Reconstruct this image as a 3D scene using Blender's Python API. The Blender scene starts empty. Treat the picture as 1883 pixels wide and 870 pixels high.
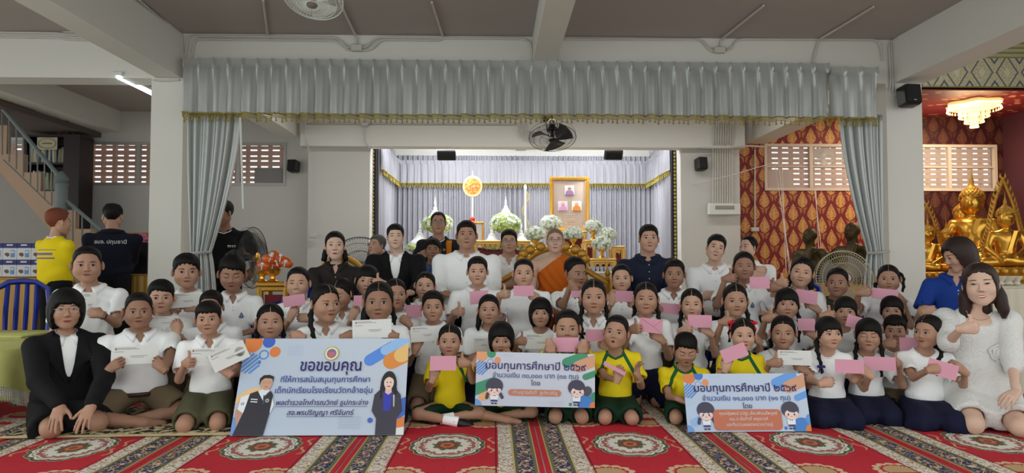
import bpy, bmesh, math, random, time
import numpy as np
from mathutils import Vector, Matrix, Euler
from mathutils.bvhtree import BVHTree
from mathutils.geometry import delaunay_2d_cdt
T0 = time.time()
PI = math.pi
SC = bpy.context.scene
COL = SC.collection
random.seed(7)
RNG = np.random.default_rng(7)
# ------------------------------------------------------------------ camera
FOC = 1250.0            # focal length in pixels of the 1883 px wide frame
CAM_H = 1.06
YAW = 0.0272            # turned a little to the right of the hall's axis
PITCH = 0.0376          # tilted a little up
cam_data = bpy.data.cameras.new('camera')
cam_data.sensor_width = 36.0
cam_data.lens = 36.0 * FOC / 1883.0
cam_data.clip_start = 0.05
cam_data.clip_end = 200
cam = bpy.data.objects.new('camera', cam_data)
cam.location = (0, 0, CAM_H)
cam.rotation_euler = (PI / 2 + PITCH, 0, -YAW)
COL.objects.link(cam)
SC.camera = cam
CAM_R = Euler((PI / 2 + PITCH, 0, -YAW)).to_matrix()
def W(px, py, Y):
 """world point on the plane y = Y that stands where pixel (px, py) looks"""
 d = CAM_R @ Vector(((px - 941.5) / FOC, (435.0 - py) / FOC, -1.0))
 t = Y / d.y
 return Vector((d.x * t, Y, CAM_H + d.z * t))
# ------------------------------------------------------------------ view, world, large lights
SC.view_settings.view_transform = 'Standard'
SC.view_settings.look = 'None'
SC.view_settings.exposure = 0.22
SC.view_settings.gamma = 1.0
SC.view_settings.use_curve_mapping = False
world = bpy.data.worlds.new('world')
SC.world = world
world.use_nodes = True
world.node_tree.nodes['Background'].inputs[0].default_value = (0.97, 1.0, 0.985, 1)
world.node_tree.nodes['Background'].inputs[1].default_value = 1.25
def area_light(name, loc, rot, sx, sy, power, color):
 l = bpy.data.lights.new(name, 'AREA')
 l.shape = 'RECTANGLE'
 l.size = sx
 l.size_y = sy
 l.energy = power
 l.color = color
 o = bpy.data.objects.new(name, l)
 o.location = loc
 o.rotation_euler = rot
 COL.objects.link(o)
 return o
# daylight from the open side of the hall behind the camera, ceiling tubes of the hall
area_light('daylight_opening', (-5.5, 1.0, 2.0), (0, math.radians(-90), 0), 2.6, 6.0, 60, (0.86, 1.0, 0.97))
area_light('hall_tube_light', (0.5, 2.2, 3.35), (0, 0, 0), 5.0, 0.4, 40, (0.92, 1.0, 0.98))
area_light('stage_tube_light', (0.5, 9.0, 3.42), (0, 0, 0), 6.0, 0.25, 50, (1.0, 0.98, 0.955))
area_light('altar_tube_light', (0.5, 11.2, 3.2), (0, 0, 0), 4.0, 0.4, 60, (0.95, 0.97, 1.0))
area_light('altar_cove_light', (0.5, 10.98, 3.02), (math.radians(165), 0, 0), 3.8, 0.12, 60, (0.96, 0.98, 1.0))
area_light('shrine_ceiling_light', (6.8, 9.9, 3.4), (0, 0, 0), 1.6, 0.8, 60, (1.0, 0.83, 0.6))
# ------------------------------------------------------------------ materials
MATS = {}
def srgb(r, g=None, b=None):
 if g is None:
  r, g, b = r
 return tuple(((c / 255.0) / 12.92 if c / 255.0 <= 0.04045 else ((c / 255.0 + 0.055) / 1.055) ** 2.4) for c in (r, g, b))
def mat(name, rgb, rough=0.6, metal=0.0, bump=0.0, bscale=60.0, vary=0.0, vscale=6.0, emit=None, estr=0.0,
  alpha=1.0, spec=0.4, sheen=0.0, coat=0.0):
 if name in MATS:
  return MATS[name]
 m = bpy.data.materials.new(name)
 m.use_nodes = True
 nt = m.node_tree
 b = nt.nodes['Principled BSDF']
 c = srgb(rgb)
 b.inputs['Base Color'].default_value = (*c, 1)
 b.inputs['Roughness'].default_value = rough
 b.inputs['Metallic'].default_value = metal
 b.inputs['Specular IOR Level'].default_value = spec
 if sheen:
  b.inputs['Sheen Weight'].default_value = sheen
 if coat:
  b.inputs['Coat Weight'].default_value = coat
 if alpha < 1:
  b.inputs['Alpha'].default_value = alpha
 if emit is not None:
  b.inputs['Emission Color'].default_value = (*srgb(emit), 1)
  b.inputs['Emission Strength'].default_value = estr
 if vary or bump:
  tc = nt.nodes.new('ShaderNodeTexCoord')
  if vary:
   n = nt.nodes.new('ShaderNodeTexNoise')
   n.inputs['Scale'].default_value = vscale
   n.inputs['Detail'].default_value = 4
   nt.links.new(tc.outputs['Object'], n.inputs['Vector'])
   mx = nt.nodes.new('ShaderNodeMix')
   mx.data_type = 'RGBA'
   mx.inputs[6].default_value = (*[x * (1 - vary) for x in c], 1)
   mx.inputs[7].default_value = (*[min(1, x * (1 + vary)) for x in c], 1)
   nt.links.new(n.outputs['Fac'], mx.inputs[0])
   nt.links.new(mx.outputs[2], b.inputs['Base Color'])
  if bump:
   n2 = nt.nodes.new('ShaderNodeTexNoise')
   n2.inputs['Scale'].default_value = bscale
   n2.inputs['Detail'].default_value = 3
   nt.links.new(tc.outputs['Object'], n2.inputs['Vector'])
   bp = nt.nodes.new('ShaderNodeBump')
   bp.inputs['Strength'].default_value = bump
   bp.inputs['Distance'].default_value = 0.01
   nt.links.new(n2.outputs['Fac'], bp.inputs['Height'])
   nt.links.new(bp.outputs['Normal'], b.inputs['Normal'])
 MATS[name] = m
 return m
class NT:
 """small helper to write node maths as expressions"""
 def __init__(self, m):
  self.nt = m.node_tree
  self.N = self.nt.nodes
  self.L = self.nt.links
 def _in(self, sock, v):
  if isinstance(v, (int, float)):
   sock.default_value = v
  elif isinstance(v, tuple):
   sock.default_value = (*v, 1) if len(v) == 3 else v
  else:
   self.L.new(v, sock)
 def m(self, op, a, b=0.0, c=None):
  n = self.N.new('ShaderNodeMath')
  n.operation = op
  self._in(n.inputs[0], a)
  self._in(n.inputs[1], b)
  if c is not None:
   self._in(n.inputs[2], c)
  return n.outputs[0]
 def add(s, a, b): return s.m('ADD', a, b)
 def sub(s, a, b): return s.m('SUBTRACT', a, b)
 def mul(s, a, b): return s.m('MULTIPLY', a, b)
 def div(s, a, b): return s.m('DIVIDE', a, b)
 def lt(s, a, b): return s.m('LESS_THAN', a, b)
 def gt(s, a, b): return s.m('GREATER_THAN', a, b)
 def absv(s, a): return s.m('ABSOLUTE', a)
 def sin(s, a): return s.m('SINE', a)
 def cos(s, a): return s.m('COSINE', a)
 def maxv(s, a, b): return s.m('MAXIMUM', a, b)
 def minv(s, a, b): return s.m('MINIMUM', a, b)
 def pp(s, a, period):
  """a wrapped to -period/2 .. period/2"""
  f = s.m('FLOORED_MODULO', s.add(a, period / 2), period)
  return s.sub(f, period / 2)
 def mix(s, f, a, b):
  n = s.N.new('ShaderNodeMix')
  n.data_type = 'RGBA'
  s._in(n.inputs[0], f)
  s._in(n.inputs[6], a)
  s._in(n.inputs[7], b)
  return n.outputs[2]
 def coord(s, kind='Object'):
  tc = s.N.new('ShaderNodeTexCoord')
  sp = s.N.new('ShaderNodeSeparateXYZ')
  s.L.new(tc.outputs[kind], sp.inputs[0])
  return sp.outputs[0], sp.outputs[1], sp.outputs[2], tc.outputs[kind]
 def comb(s, x, y, z=0.0):
  n = s.N.new('ShaderNodeCombineXYZ')
  s._in(n.inputs[0], x)
  s._in(n.inputs[1], y)
  s._in(n.inputs[2], z)
  return n.outputs[0]
 def noise(s, vec, scale, detail=3):
  n = s.N.new('ShaderNodeTexNoise')
  n.inputs['Scale'].default_value = scale
  n.inputs['Detail'].default_value = detail
  s.L.new(vec, n.inputs['Vector'])
  return n.outputs['Fac']
 def voro(s, vec, scale, feature='F1', out='Distance'):
  n = s.N.new('ShaderNodeTexVoronoi')
  n.feature = feature
  n.inputs['Scale'].default_value = scale
  s.L.new(vec, n.inputs['Vector'])
  return n.outputs[out]
 def ramp(s, fac, stops, interp='CONSTANT'):
  n = s.N.new('ShaderNodeValToRGB')
  n.color_ramp.interpolation = interp
  el = n.color_ramp.elements
  while len(el) > 1:
   el.remove(el[0])
  el[0].position = stops[0][0]
  el[0].color = (*stops[0][1], 1)
  for p, c in stops[1:]:
   e = el.new(p)
   e.color = (*c, 1)
  s.L.new(fac, n.inputs[0])
  return n.outputs[0]
 def out(s, col, rough=None, bump=None, bstr=0.3):
  b = s.N['Principled BSDF']
  s._in(b.inputs['Base Color'], col)
  if rough is not None:
   s._in(b.inputs['Roughness'], rough)
  if bump is not None:
   bp = s.N.new('ShaderNodeBump')
   bp.inputs['Strength'].default_value = bstr
   bp.inputs['Distance'].default_value = 0.01
   s.L.new(bump, bp.inputs['Height'])
   s.L.new(bp.outputs['Normal'], b.inputs['Normal'])
def nmat(name, rough=0.7, **kw):
 m = mat(name, (128, 128, 128), rough, **kw)
 return m, NT(m)
# ------------------------------------------------------------------ mesh building
class MB:
 """collects vertices and faces (with a material slot each); link() makes ONE mesh object"""
 def __init__(self):
  self.v = []
  self.f = []
  self.mi = []
  self.n = 0
 def add(self, verts, faces, mi=0):
  verts = np.asarray(verts, dtype=np.float64).reshape(-1, 3)
  self.v.append(verts)
  for f in faces:
   self.f.append([i + self.n for i in f])
   self.mi.append(mi)
  self.n += len(verts)
  return self
 def box(self, c, s, mi=0, rz=0.0, R=None, taper=1.0):
  hx, hy, hz = s[0] / 2, s[1] / 2, s[2] / 2
  P = []
  for z in (-1, 1):
   t = taper if z > 0 else 1.0
   P += [(-hx * t, -hy * t, z * hz), (hx * t, -hy * t, z * hz), (hx * t, hy * t, z * hz), (-hx * t, hy * t, z * hz)]
  P = np.array(P)
  if R is not None:
   P = P @ np.array(R).T
  elif rz:
   cs, sn = math.cos(rz), math.sin(rz)
   P = P @ np.array([[cs, sn, 0], [-sn, cs, 0], [0, 0, 1]])
  P += np.array(c)
  return self.add(P, [(0, 3, 2, 1), (4, 5, 6, 7), (0, 1, 5, 4), (1, 2, 6, 5), (2, 3, 7, 6), (3, 0, 4, 7)], mi)
 def rbox(self, c, s, r=0.01, mi=0, R=None):
  """box with chamfered edges (octagonal section both ways)"""
  hx, hy, hz = s[0] / 2, s[1] / 2, s[2] / 2
  r = min(r, hx * .9, hy * .9, hz * .9)
  rings = []
  for z, k in ((-hz, 1), (-hz + r, 0), (hz - r, 0), (hz, 1)):
   x, y = hx - r * k, hy - r * k
   rr = r * (0.6 if k else 1.0)
   rings.append([(-x + rr, -y, z), (x - rr, -y, z), (x, -y + rr, z), (x, y - rr, z), (x - rr, y, z), (-x + rr, y, z), (-x, y - rr, z), (-x, -y + rr, z)])
  P = np.array(rings).reshape(-1, 3)
  if R is not None:
   P = P @ np.array(R).T
  P = P + np.array(c)
  F = []
  for i in range(3):
   for j in range(8):
    F.append((i * 8 + j, i * 8 + (j + 1) % 8, (i + 1) * 8 + (j + 1) % 8, (i + 1) * 8 + j))
  F.append(tuple(range(7, -1, -1)))
  F.append(tuple(range(24, 32)))
  return self.add(P, F, mi)
 def tube(self, pts, r, seg=8, mi=0, cap=True, closed=False, flat=1.0, up=None):
  pts = np.asarray([tuple(p) for p in pts], dtype=float)
  n = len(pts)
  r = np.full(n, r) if np.isscalar(r) else np.asarray(r, float)
  if closed:
   tan = np.roll(pts, -1, 0) - np.roll(pts, 1, 0)
  else:
   tan = np.gradient(pts, axis=0)
  tan /= np.maximum(np.linalg.norm(tan, axis=1, keepdims=True), 1e-9)
  u = np.array(up if up is not None else (0, 0, 1.0))
  if up is None and abs(tan[0] @ u) > 0.9:
   u = np.array((1.0, 0, 0))
  V = []
  ang = np.arange(seg) * 2 * PI / seg
  for i in range(n):
   a = np.cross(tan[i], u)
   if np.linalg.norm(a) < 1e-6:
    a = np.cross(tan[i], (0, 1.0, 0.01))
   a /= np.linalg.norm(a)
   b = np.cross(a, tan[i])
   if up is None:
    u = b
   V.append(pts[i] + r[i] * (np.cos(ang)[:, None] * a * flat + np.sin(ang)[:, None] * b))
  V = np.concatenate(V)
  F = []
  m = n if closed else n - 1
  for i in range(m):
   k = ((i + 1) % n) * seg
   for j in range(seg):
    F.append((i * seg + j, i * seg + (j + 1) % seg, k + (j + 1) % seg, k + j))
  if cap and not closed:
   F.append(tuple(range(seg)))
   F.append(tuple(range(n * seg - 1, (n - 1) * seg - 1, -1)))
  return self.add(V, F, mi)
 def lathe(self, prof, c=(0, 0, 0), seg=16, mi=0, R=None, sx=1.0, sy=1.0, lob=None):
  """profile of (radius, z) turned about z"""
  V = []
  for (r, z) in prof:
   for j in range(seg):
    a = 2 * PI * j / seg
    k = r * (1 + (lob[0] * math.cos(lob[1] * a) if lob else 0))
    V.append((k * math.cos(a) * sx, k * math.sin(a) * sy, z))
  V = np.array(V)
  if R is not None:
   V = V @ np.array(R).T
  V = V + np.array(c)
  F = []
  for i in range(len(prof) - 1):
   for j in range(seg):
    F.append((i * seg + j, i * seg + (j + 1) % seg, (i + 1) * seg + (j + 1) % seg, (i + 1) * seg + j))
  if prof[0][0] > 1e-5:
   F.append(tuple(range(seg - 1, -1, -1)))
  if prof[-1][0] > 1e-5:
   F.append(tuple(range((len(prof) - 1) * seg, len(prof) * seg)))
  return self.add(V, F, mi)
 def ball(self, c, r, seg=10, rings=7, mi=0, R=None):
  if np.isscalar(r):
   r = (r, r, r)
  prof = [(math.sin(PI * i / rings), -math.cos(PI * i / rings)) for i in range(rings + 1)]
  V, F = [], []
  for (a, z) in prof:
   for j in range(seg):
    t = 2 * PI * j / seg
    V.append((a * math.cos(t) * r[0], a * math.sin(t) * r[1], z * r[2]))
  V = np.array(V)
  if R is not None:
   V = V @ np.array(R).T
  V = V + np.array(c)
  for i in range(rings):
   for j in range(seg):
    F.append((i * seg + j, i * seg + (j + 1) % seg, (i + 1) * seg + (j + 1) % seg, (i + 1) * seg + j))
  return self.add(V, F, mi)
 def prism(self, poly, y0, y1, mi=0, axis='y'):
  """polygon in (x,z) given thickness along y"""
  n = len(poly)
  if axis == 'y':
   V = [(p[0], y0, p[1]) for p in poly] + [(p[0], y1, p[1]) for p in poly]
  elif axis == 'x':
   V = [(y0, p[0], p[1]) for p in poly] + [(y1, p[0], p[1]) for p in poly]
  else:
   V = [(p[0], p[1], y0) for p in poly] + [(p[0], p[1], y1) for p in poly]
  F = [tuple(range(n)), tuple(range(2 * n - 1, n - 1, -1))]
  for i in range(n):
   j = (i + 1) % n
   F.append((i, n + i, n + j, j))
  return self.add(V, F, mi)
 def grid(self, P, mi=0, wrap=False):
  """P: array (n, m, 3)"""
  n, m = P.shape[:2]
  F = []
  for i in range(n - 1):
   for j in range(m if wrap else m - 1):
    k = (j + 1) % m
    F.append((i * m + j, i * m + k, (i + 1) * m + k, (i + 1) * m + j))
  return self.add(P.reshape(-1, 3), F, mi)
 def xform(self, M):
  """transform all so far by 4x4 or 3x3"""
  M = np.array(M)
  for i, v in enumerate(self.v):
   self.v[i] = v @ M[:3, :3].T + (M[:3, 3] if M.shape[0] == 4 else 0)
  return self
 def link(self, name, mats, parent=None, smooth=True, loc=None, rot=None):
  me = bpy.data.meshes.new(name)
  V = np.concatenate(self.v)
  nl = np.fromiter((len(f) for f in self.f), dtype=np.int32, count=len(self.f))
  idx = np.fromiter((i for f in self.f for i in f), dtype=np.int32, count=int(nl.sum()))
  me.vertices.add(len(V))
  me.vertices.foreach_set('co', V.astype(np.float32).ravel())
  me.loops.add(len(idx))
  me.loops.foreach_set('vertex_index', idx)
  me.polygons.add(len(nl))
  st = np.zeros(len(nl), dtype=np.int32)
  st[1:] = np.cumsum(nl)[:-1]
  me.polygons.foreach_set('loop_start', st)
  if not isinstance(mats, (list, tuple)):
   mats = [mats]
  for mm in mats:
   me.materials.append(mm)
  me.polygons.foreach_set('material_index', np.array(self.mi, dtype=np.int32))
  me.update(calc_edges=True)
  me.validate()
  if not smooth:
   me.shade_flat()
  if smooth:
   me.shade_smooth()
   if smooth != 'all':
    me.set_sharp_from_angle(angle=math.radians(42))
  o = bpy.data.objects.new(name, me)
  COL.objects.link(o)
  if parent is not None:
   o.parent = parent
  if loc is not None:
   o.location = loc
  if rot is not None:
   o.rotation_euler = rot
  return o
def tag(o, label=None, cat=None, group=None, kind=None):
 if label:
  o['label'] = label
 if cat:
  o['category'] = cat
 if group:
  o['group'] = group
 if kind:
  o['kind'] = kind
 return o
def thing(name, label, cat, loc=(0, 0, 0), rz=0.0, group=None):
 o = bpy.data.objects.new(name, None)
 o.empty_display_size = 0.05
 o.location = loc
 o.rotation_euler = (0, 0, rz)
 COL.objects.link(o)
 return tag(o, label, cat, group)
def struct(name, mb, m, parent=None, smooth=False):
 o = mb.link(name, m, parent, smooth=smooth)
 if parent is None:
  o['kind'] = 'structure'
 return o
def copy_tree(o, parent=None):
 c = o.copy()
 COL.objects.link(c)
 if parent is not None:
  c.parent = parent
 for ch in list(o.children):
  copy_tree(ch, c)
 return c
def frame_from(F, D):
 """columns: X = F x D, Y = F, Z = D"""
 F = Vector(F).normalized()
 D = Vector(D)
 D = (D - F * D.dot(F)).normalized()
 X = F.cross(D)
 return Matrix((X, F, D)).transposed()
def lerp(a, b, t):
 return a + (b - a) * t
def curve_pts(ctrl, n):
 """Catmull-Rom through control points"""
 P = [np.array(tuple(p), float) for p in ctrl]
 P = [2 * P[0] - P[1]] + P + [2 * P[-1] - P[-2]]
 k = len(P) - 3
 out = []
 for i in range(n):
  t = i / (n - 1) * k
  s = min(int(t), k - 1)
  u = t - s
  a, b, c, d = P[s:s + 4]
  out.append(0.5 * ((2 * b) + (c - a) * u + (2 * a - 5 * b + 4 * c - d) * u * u + (3 * b - a - 3 * c + d) * u ** 3))
 return np.array(out)
# ------------------------------------------------------------------ lettering as flat geometry
def text_mesh(body, res=4):
 """(verts 2d, triangles) of a line of text, cap height about 0.7"""
 c = bpy.data.curves.new('text_line', 'FONT')
 c.body = body
 c.resolution_u = res
 c.fill_mode = 'NONE' if hasattr(c, 'fill_mode') else c.fill_mode
 o = bpy.data.objects.new('text_line', c)
 COL.objects.link(o)
 bpy.context.view_layer.update()
 me = bpy.data.meshes.new_from_object(o.evaluated_get(bpy.context.evaluated_depsgraph_get()))
 nv = len(me.vertices)
 co = np.zeros(nv * 3)
 me.vertices.foreach_get('co', co)
 co = co.reshape(-1, 3)[:, :2]
 ed = np.zeros(len(me.edges) * 2, dtype=int)
 me.edges.foreach_get('vertices', ed)
 ed = ed.reshape(-1, 2)
 bpy.data.objects.remove(o)
 bpy.data.curves.remove(c)
 bpy.data.meshes.remove(me)
 # order of travel: vertices run in sequence along each contour
 dirs = []
 for a, b in ed:
  if abs(a - b) == 1:
   dirs.append((min(a, b), max(a, b)))
  else:
   dirs.append((max(a, b), min(a, b)))
 dirs = np.array(dirs)
 V, E, Fc, *_ = delaunay_2d_cdt([Vector(p) for p in co], [tuple(map(int, e)) for e in ed], [], 0, 1e-5)
 V = np.array([tuple(p) for p in V])
 T = np.array([tuple(f) for f in Fc if len(f) == 3])
 cen = V[T].mean(1)
 A, B = co[dirs[:, 0]], co[dirs[:, 1]]
 wn = np.zeros(len(cen), dtype=int)
 for i0 in range(0, len(cen), 500):
  c_ = cen[i0:i0 + 500]
  x, y = c_[:, 0:1], c_[:, 1:2]
  isl = (B[:, 0] - A[:, 0])[None] * (y - A[:, 1][None]) - (x - A[:, 0][None]) * (B[:, 1] - A[:, 1])[None]
  upw = (A[:, 1][None] <= y) & (B[:, 1][None] > y) & (isl > 0)
  dnw = (A[:, 1][None] > y) & (B[:, 1][None] <= y) & (isl < 0)
  wn[i0:i0 + 500] = upw.sum(1) - dnw.sum(1)
 return V, T[wn != 0]
def text_on(mb, body, cx, cz, width, y, mi, slant=0.0, height=None, bold=0.0):
 """letters laid on the plane y, centred at cx with baseline cz"""
 V, T = text_mesh(body)
 x0, x1 = V[:, 0].min(), V[:, 0].max()
 s = width / (x1 - x0)
 sz = s if height is None else height
 X = (V[:, 0] - (x0 + x1) / 2) * s + cx + V[:, 1] * sz * slant
 Z = V[:, 1] * sz + cz
 P = np.stack([X, np.full(len(X), y), Z], 1)
 mb.add(P, T.tolist(), mi)
 if bold:
  mb.add(P + np.array((bold, -0.0001, 0)), T.tolist(), mi)
  mb.add(P + np.array((0, -0.0001, bold)), T.tolist(), mi)
# ------------------------------------------------------------------ blended solids (bodies, cloth)
class Field:
 """smooth union / subtraction of round cones and ellipsoids, meshed with surface nets"""
 def __init__(self, lo, hi, cell):
  self.lo = np.array(lo, float)
  self.cell = cell
  n = np.ceil((np.array(hi, float) - self.lo) / cell).astype(int) + 1
  self.n = n
  self.ax = [self.lo[i] + np.arange(n[i]) * cell for i in range(3)]
  self.F = np.full(tuple(n), 1.0, dtype=np.float32)
 def _sl(self, lo, hi):
  a = np.maximum(np.floor((np.array(lo) - self.lo) / self.cell).astype(int), 0)
  b = np.minimum(np.ceil((np.array(hi) - self.lo) / self.cell).astype(int) + 1, self.n)
  if (b <= a).any():
   return None
  s = tuple(slice(int(a[i]), int(b[i])) for i in range(3))
  X = self.ax[0][s[0]][:, None, None].astype(np.float32)
  Y = self.ax[1][s[1]][None, :, None].astype(np.float32)
  Z = self.ax[2][s[2]][None, None, :].astype(np.float32)
  return s, X, Y, Z
 def _put(self, s, d, k, sub):
  F = self.F[s]
  if sub:
   if k > 0:
    h = np.clip(0.5 - 0.5 * (F + d) / k, 0, 1)
    self.F[s] = F * (1 - h) + (-d) * h + k * h * (1 - h)
   else:
    self.F[s] = np.maximum(F, -d)
  else:
   if k > 0:
    h = np.clip(0.5 + 0.5 * (F - d) / k, 0, 1)
    self.F[s] = F * (1 - h) + d * h - k * h * (1 - h)
   else:
    self.F[s] = np.minimum(F, d)
 def cap(self, a, b, ra, rb=None, k=0.02, sub=False, flat=None):
  """round cone a-b; flat = (axis index, factor) squashes the section"""
  rb = ra if rb is None else rb
  a = np.array(tuple(a), float)
  b = np.array(tuple(b), float)
  m = max(ra, rb) * (1 if flat is None else max(1, flat[1])) + k + 2.5 * self.cell
  q = self._sl(np.minimum(a, b) - m, np.maximum(a, b) + m)
  if q is None:
   return self
  s, X, Y, Z = q
  d = b - a
  L = max(d @ d, 1e-9)
  t = np.clip(((X - a[0]) * d[0] + (Y - a[1]) * d[1] + (Z - a[2]) * d[2]) / L, 0, 1)
  ex, ey, ez = X - a[0] - t * d[0], Y - a[1] - t * d[1], Z - a[2] - t * d[2]
  if flat is not None:
   e = [ex, ey, ez]
   e[flat[0]] = e[flat[0]] / flat[1]
   ex, ey, ez = e
  D = np.sqrt(ex * ex + ey * ey + ez * ez) - (ra + (rb - ra) * t)
  self._put(s, D, k, sub)
  return self
 def ell(self, c, r, k=0.02, sub=False, R=None):
  c = np.array(tuple(c), float)
  r = np.array(r, float)
  m = r.max() + k + 2.5 * self.cell if R is not None else r + k + 2.5 * self.cell
  q = self._sl(c - m, c + m)
  if q is None:
   return self
  s, X, Y, Z = q
  x, y, z = X - c[0], Y - c[1], Z - c[2]
  if R is not None:
   R = np.array(R)
   x, y, z = (R[0][0] * x + R[1][0] * y + R[2][0] * z, R[0][1] * x + R[1][1] * y + R[2][1] * z,
                       R[0][2] * x + R[1][2] * y + R[2][2] * z)
  k0 = np.sqrt((x / r[0]) ** 2 + (y / r[1]) ** 2 + (z / r[2]) ** 2)
  k1 = np.sqrt((x / r[0] ** 2) ** 2 + (y / r[1] ** 2) ** 2 + (z / r[2] ** 2) ** 2)
  D = k0 * (k0 - 1) / np.maximum(k1, 1e-6)
  self._put(s, D, k, sub)
  return self
 def bx(self, c, h, k=0.01, sub=False, R=None, rnd=0.0):
  c = np.array(tuple(c), float)
  h = np.array(h, float)
  m = (np.linalg.norm(h) if R is not None else h) + k + 2.5 * self.cell
  q = self._sl(c - m, c + m)
  if q is None:
   return self
  s, X, Y, Z = q
  x, y, z = X - c[0], Y - c[1], Z - c[2]
  if R is not None:
   R = np.array(R)
   x, y, z = (R[0][0] * x + R[1][0] * y + R[2][0] * z, R[0][1] * x + R[1][1] * y + R[2][1] * z,
                       R[0][2] * x + R[1][2] * y + R[2][2] * z)
  qx, qy, qz = np.abs(x) - h[0] + rnd, np.abs(y) - h[1] + rnd, np.abs(z) - h[2] + rnd
  D = np.sqrt(np.maximum(qx, 0) ** 2 + np.maximum(qy, 0) ** 2 + np.maximum(qz, 0) ** 2) + np.minimum(np.maximum(qx, np.maximum(qy, qz)), 0) - rnd
  self._put(s, D, k, sub)
  return self
 def cut(self, p, nrm, k=0.0):
  """remove all on the side the normal points to"""
  p = np.array(tuple(p), float)
  nrm = np.array(tuple(nrm), float)
  nrm = nrm / np.linalg.norm(nrm)
  X, Y, Z = (self.ax[0][:, None, None], self.ax[1][None, :, None], self.ax[2][None, None, :])
  d = ((X - p[0]) * nrm[0] + (Y - p[1]) * nrm[1] + (Z - p[2]) * nrm[2]).astype(np.float32)
  self.F = np.maximum(self.F, d)
  return self
 def wrinkle(self, amp, seed=0.0, fr=1.0, ang=0.5):
  X, Y, Z = (self.ax[0][:, None, None], self.ax[1][None, :, None], self.ax[2][None, None, :])
  c, s = math.cos(ang), math.sin(ang)
  u = X * c + Z * s
  w = (np.sin(fr * 42 * u + 2.6 * np.sin(fr * 13 * Z + seed) + 2.0 * np.sin(fr * 17 * Y + seed * 2.1)) * 0.6
             + np.sin(fr * 63 * (X * s - Z * c) + 2.2 * np.sin(fr * 19 * X + seed * 1.7) + 15 * Y) * 0.4)
  m = 0.55 + 0.45 * np.sin(fr * 11 * (X + Z * 0.7) + seed * 3.3)
  self.F = self.F + (amp * w * m).astype(np.float32)
  return self
 def pleats(self, amp, cx, cy, num, z0, z1):
  X, Y, Z = (self.ax[0][:, None, None], self.ax[1][None, :, None], self.ax[2][None, None, :])
  a = np.arctan2(X - cx, -(Y - cy))
  t = np.clip((z1 - Z) / (z1 - z0), 0, 1)
  self.F = self.F + (amp * np.sin(num * a + 2 * np.sin(3 * a)) * t).astype(np.float32)
  return self
 def mesh(self):
  F = self.F
  F[0], F[-1] = 1, 1
  F[:, 0], F[:, -1] = 1, 1
  F[:, :, 0], F[:, :, -1] = 1, 1
  S = F < 0
  nx, ny, nz = F.shape
  c = [S[i:nx - 1 + i, j:ny - 1 + j, k:nz - 1 + k] for i in (0, 1) for j in (0, 1) for k in (0, 1)]
  anyc = c[0].copy()
  allc = c[0].copy()
  for q in c[1:]:
   anyc |= q
   allc &= q
  act = anyc & ~allc
  I, J, K = np.nonzero(act)
  idx = np.full(act.shape, -1, dtype=np.int64)
  idx[I, J, K] = np.arange(len(I))
  val = {}
  for i in (0, 1):
   for j in (0, 1):
    for k in (0, 1):
     val[(i, j, k)] = F[I + i, J + j, K + k].astype(np.float64)
  P = np.zeros((len(I), 3))
  cnt = np.zeros(len(I))
  for axis in range(3):
   for a in (0, 1):
    for b in (0, 1):
     p0 = [0, 0, 0]
     oth = [x for x in range(3) if x != axis]
     p0[oth[0]], p0[oth[1]] = a, b
     p1 = list(p0)
     p1[axis] = 1
     v0, v1 = val[tuple(p0)], val[tuple(p1)]
     cr = (v0 < 0) != (v1 < 0)
     t = np.where(cr, v0 / np.where(cr, v0 - v1, 1), 0)
     P[:, axis] += np.where(cr, t, 0)
     P[:, oth[0]] += np.where(cr, a, 0)
     P[:, oth[1]] += np.where(cr, b, 0)
     cnt += cr
  P = P / cnt[:, None]
  V = self.lo + (np.stack([I, J, K], 1) + P) * self.cell
  quads = []
  # edges along x
  E = S[:-1, 1:-1, 1:-1] != S[1:, 1:-1, 1:-1]
  i, j, k = np.nonzero(E)
  j += 1
  k += 1
  fl = S[i, j, k]
  q = np.stack([idx[i, j - 1, k - 1], idx[i, j, k - 1], idx[i, j, k], idx[i, j - 1, k]], 1)
  q[~fl] = q[~fl][:, ::-1]
  quads.append(q)
  E = S[1:-1, :-1, 1:-1] != S[1:-1, 1:, 1:-1]
  i, j, k = np.nonzero(E)
  i += 1
  k += 1
  fl = S[i, j, k]
  q = np.stack([idx[i - 1, j, k - 1], idx[i - 1, j, k], idx[i, j, k], idx[i, j, k - 1]], 1)
  q[~fl] = q[~fl][:, ::-1]
  quads.append(q)
  E = S[1:-1, 1:-1, :-1] != S[1:-1, 1:-1, 1:]
  i, j, k = np.nonzero(E)
  i += 1
  j += 1
  fl = S[i, j, k]
  q = np.stack([idx[i - 1, j - 1, k], idx[i, j - 1, k], idx[i, j, k], idx[i - 1, j, k]], 1)
  q[~fl] = q[~fl][:, ::-1]
  quads.append(q)
  Q = np.concatenate(quads)
  Q = Q[(Q >= 0).all(1)]
  return V, Q
# ================================================================== the hall
M_WALL = mat('wall_grey_white', (204, 202, 197), .8, bump=.08, bscale=30, vary=.03, vscale=1.5)
M_BEAM = mat('beam_paint', (218, 217, 211), .75, bump=.08, bscale=24, vary=.03, vscale=1.2)
M_CEIL = mat('ceiling_paint', (172, 164, 160), .9, bump=.1, bscale=18, vary=.05, vscale=1.0)
M_CEILW = mat('alcove_white', (232, 234, 236), .8)
M_PVC = mat('conduit_grey', (196, 194, 188), .5)
M_FRAME_AL = mat('window_aluminium', (176, 172, 168), .45, metal=.2)
M_FRAME_WD = mat('window_wood_cream', (206, 190, 176), .6)
M_BLOCK = mat('breeze_block', (196, 150, 130), .9, bump=.3, bscale=40, vary=.08, vscale=4)
CEIL = 3.48
Y1, Y1B = 7.2, 7.5      # plane of the two free columns and the front beam
Y2 = 10.7               # altar opening
Y3 = 11.0               # back wall with the windows
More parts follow.
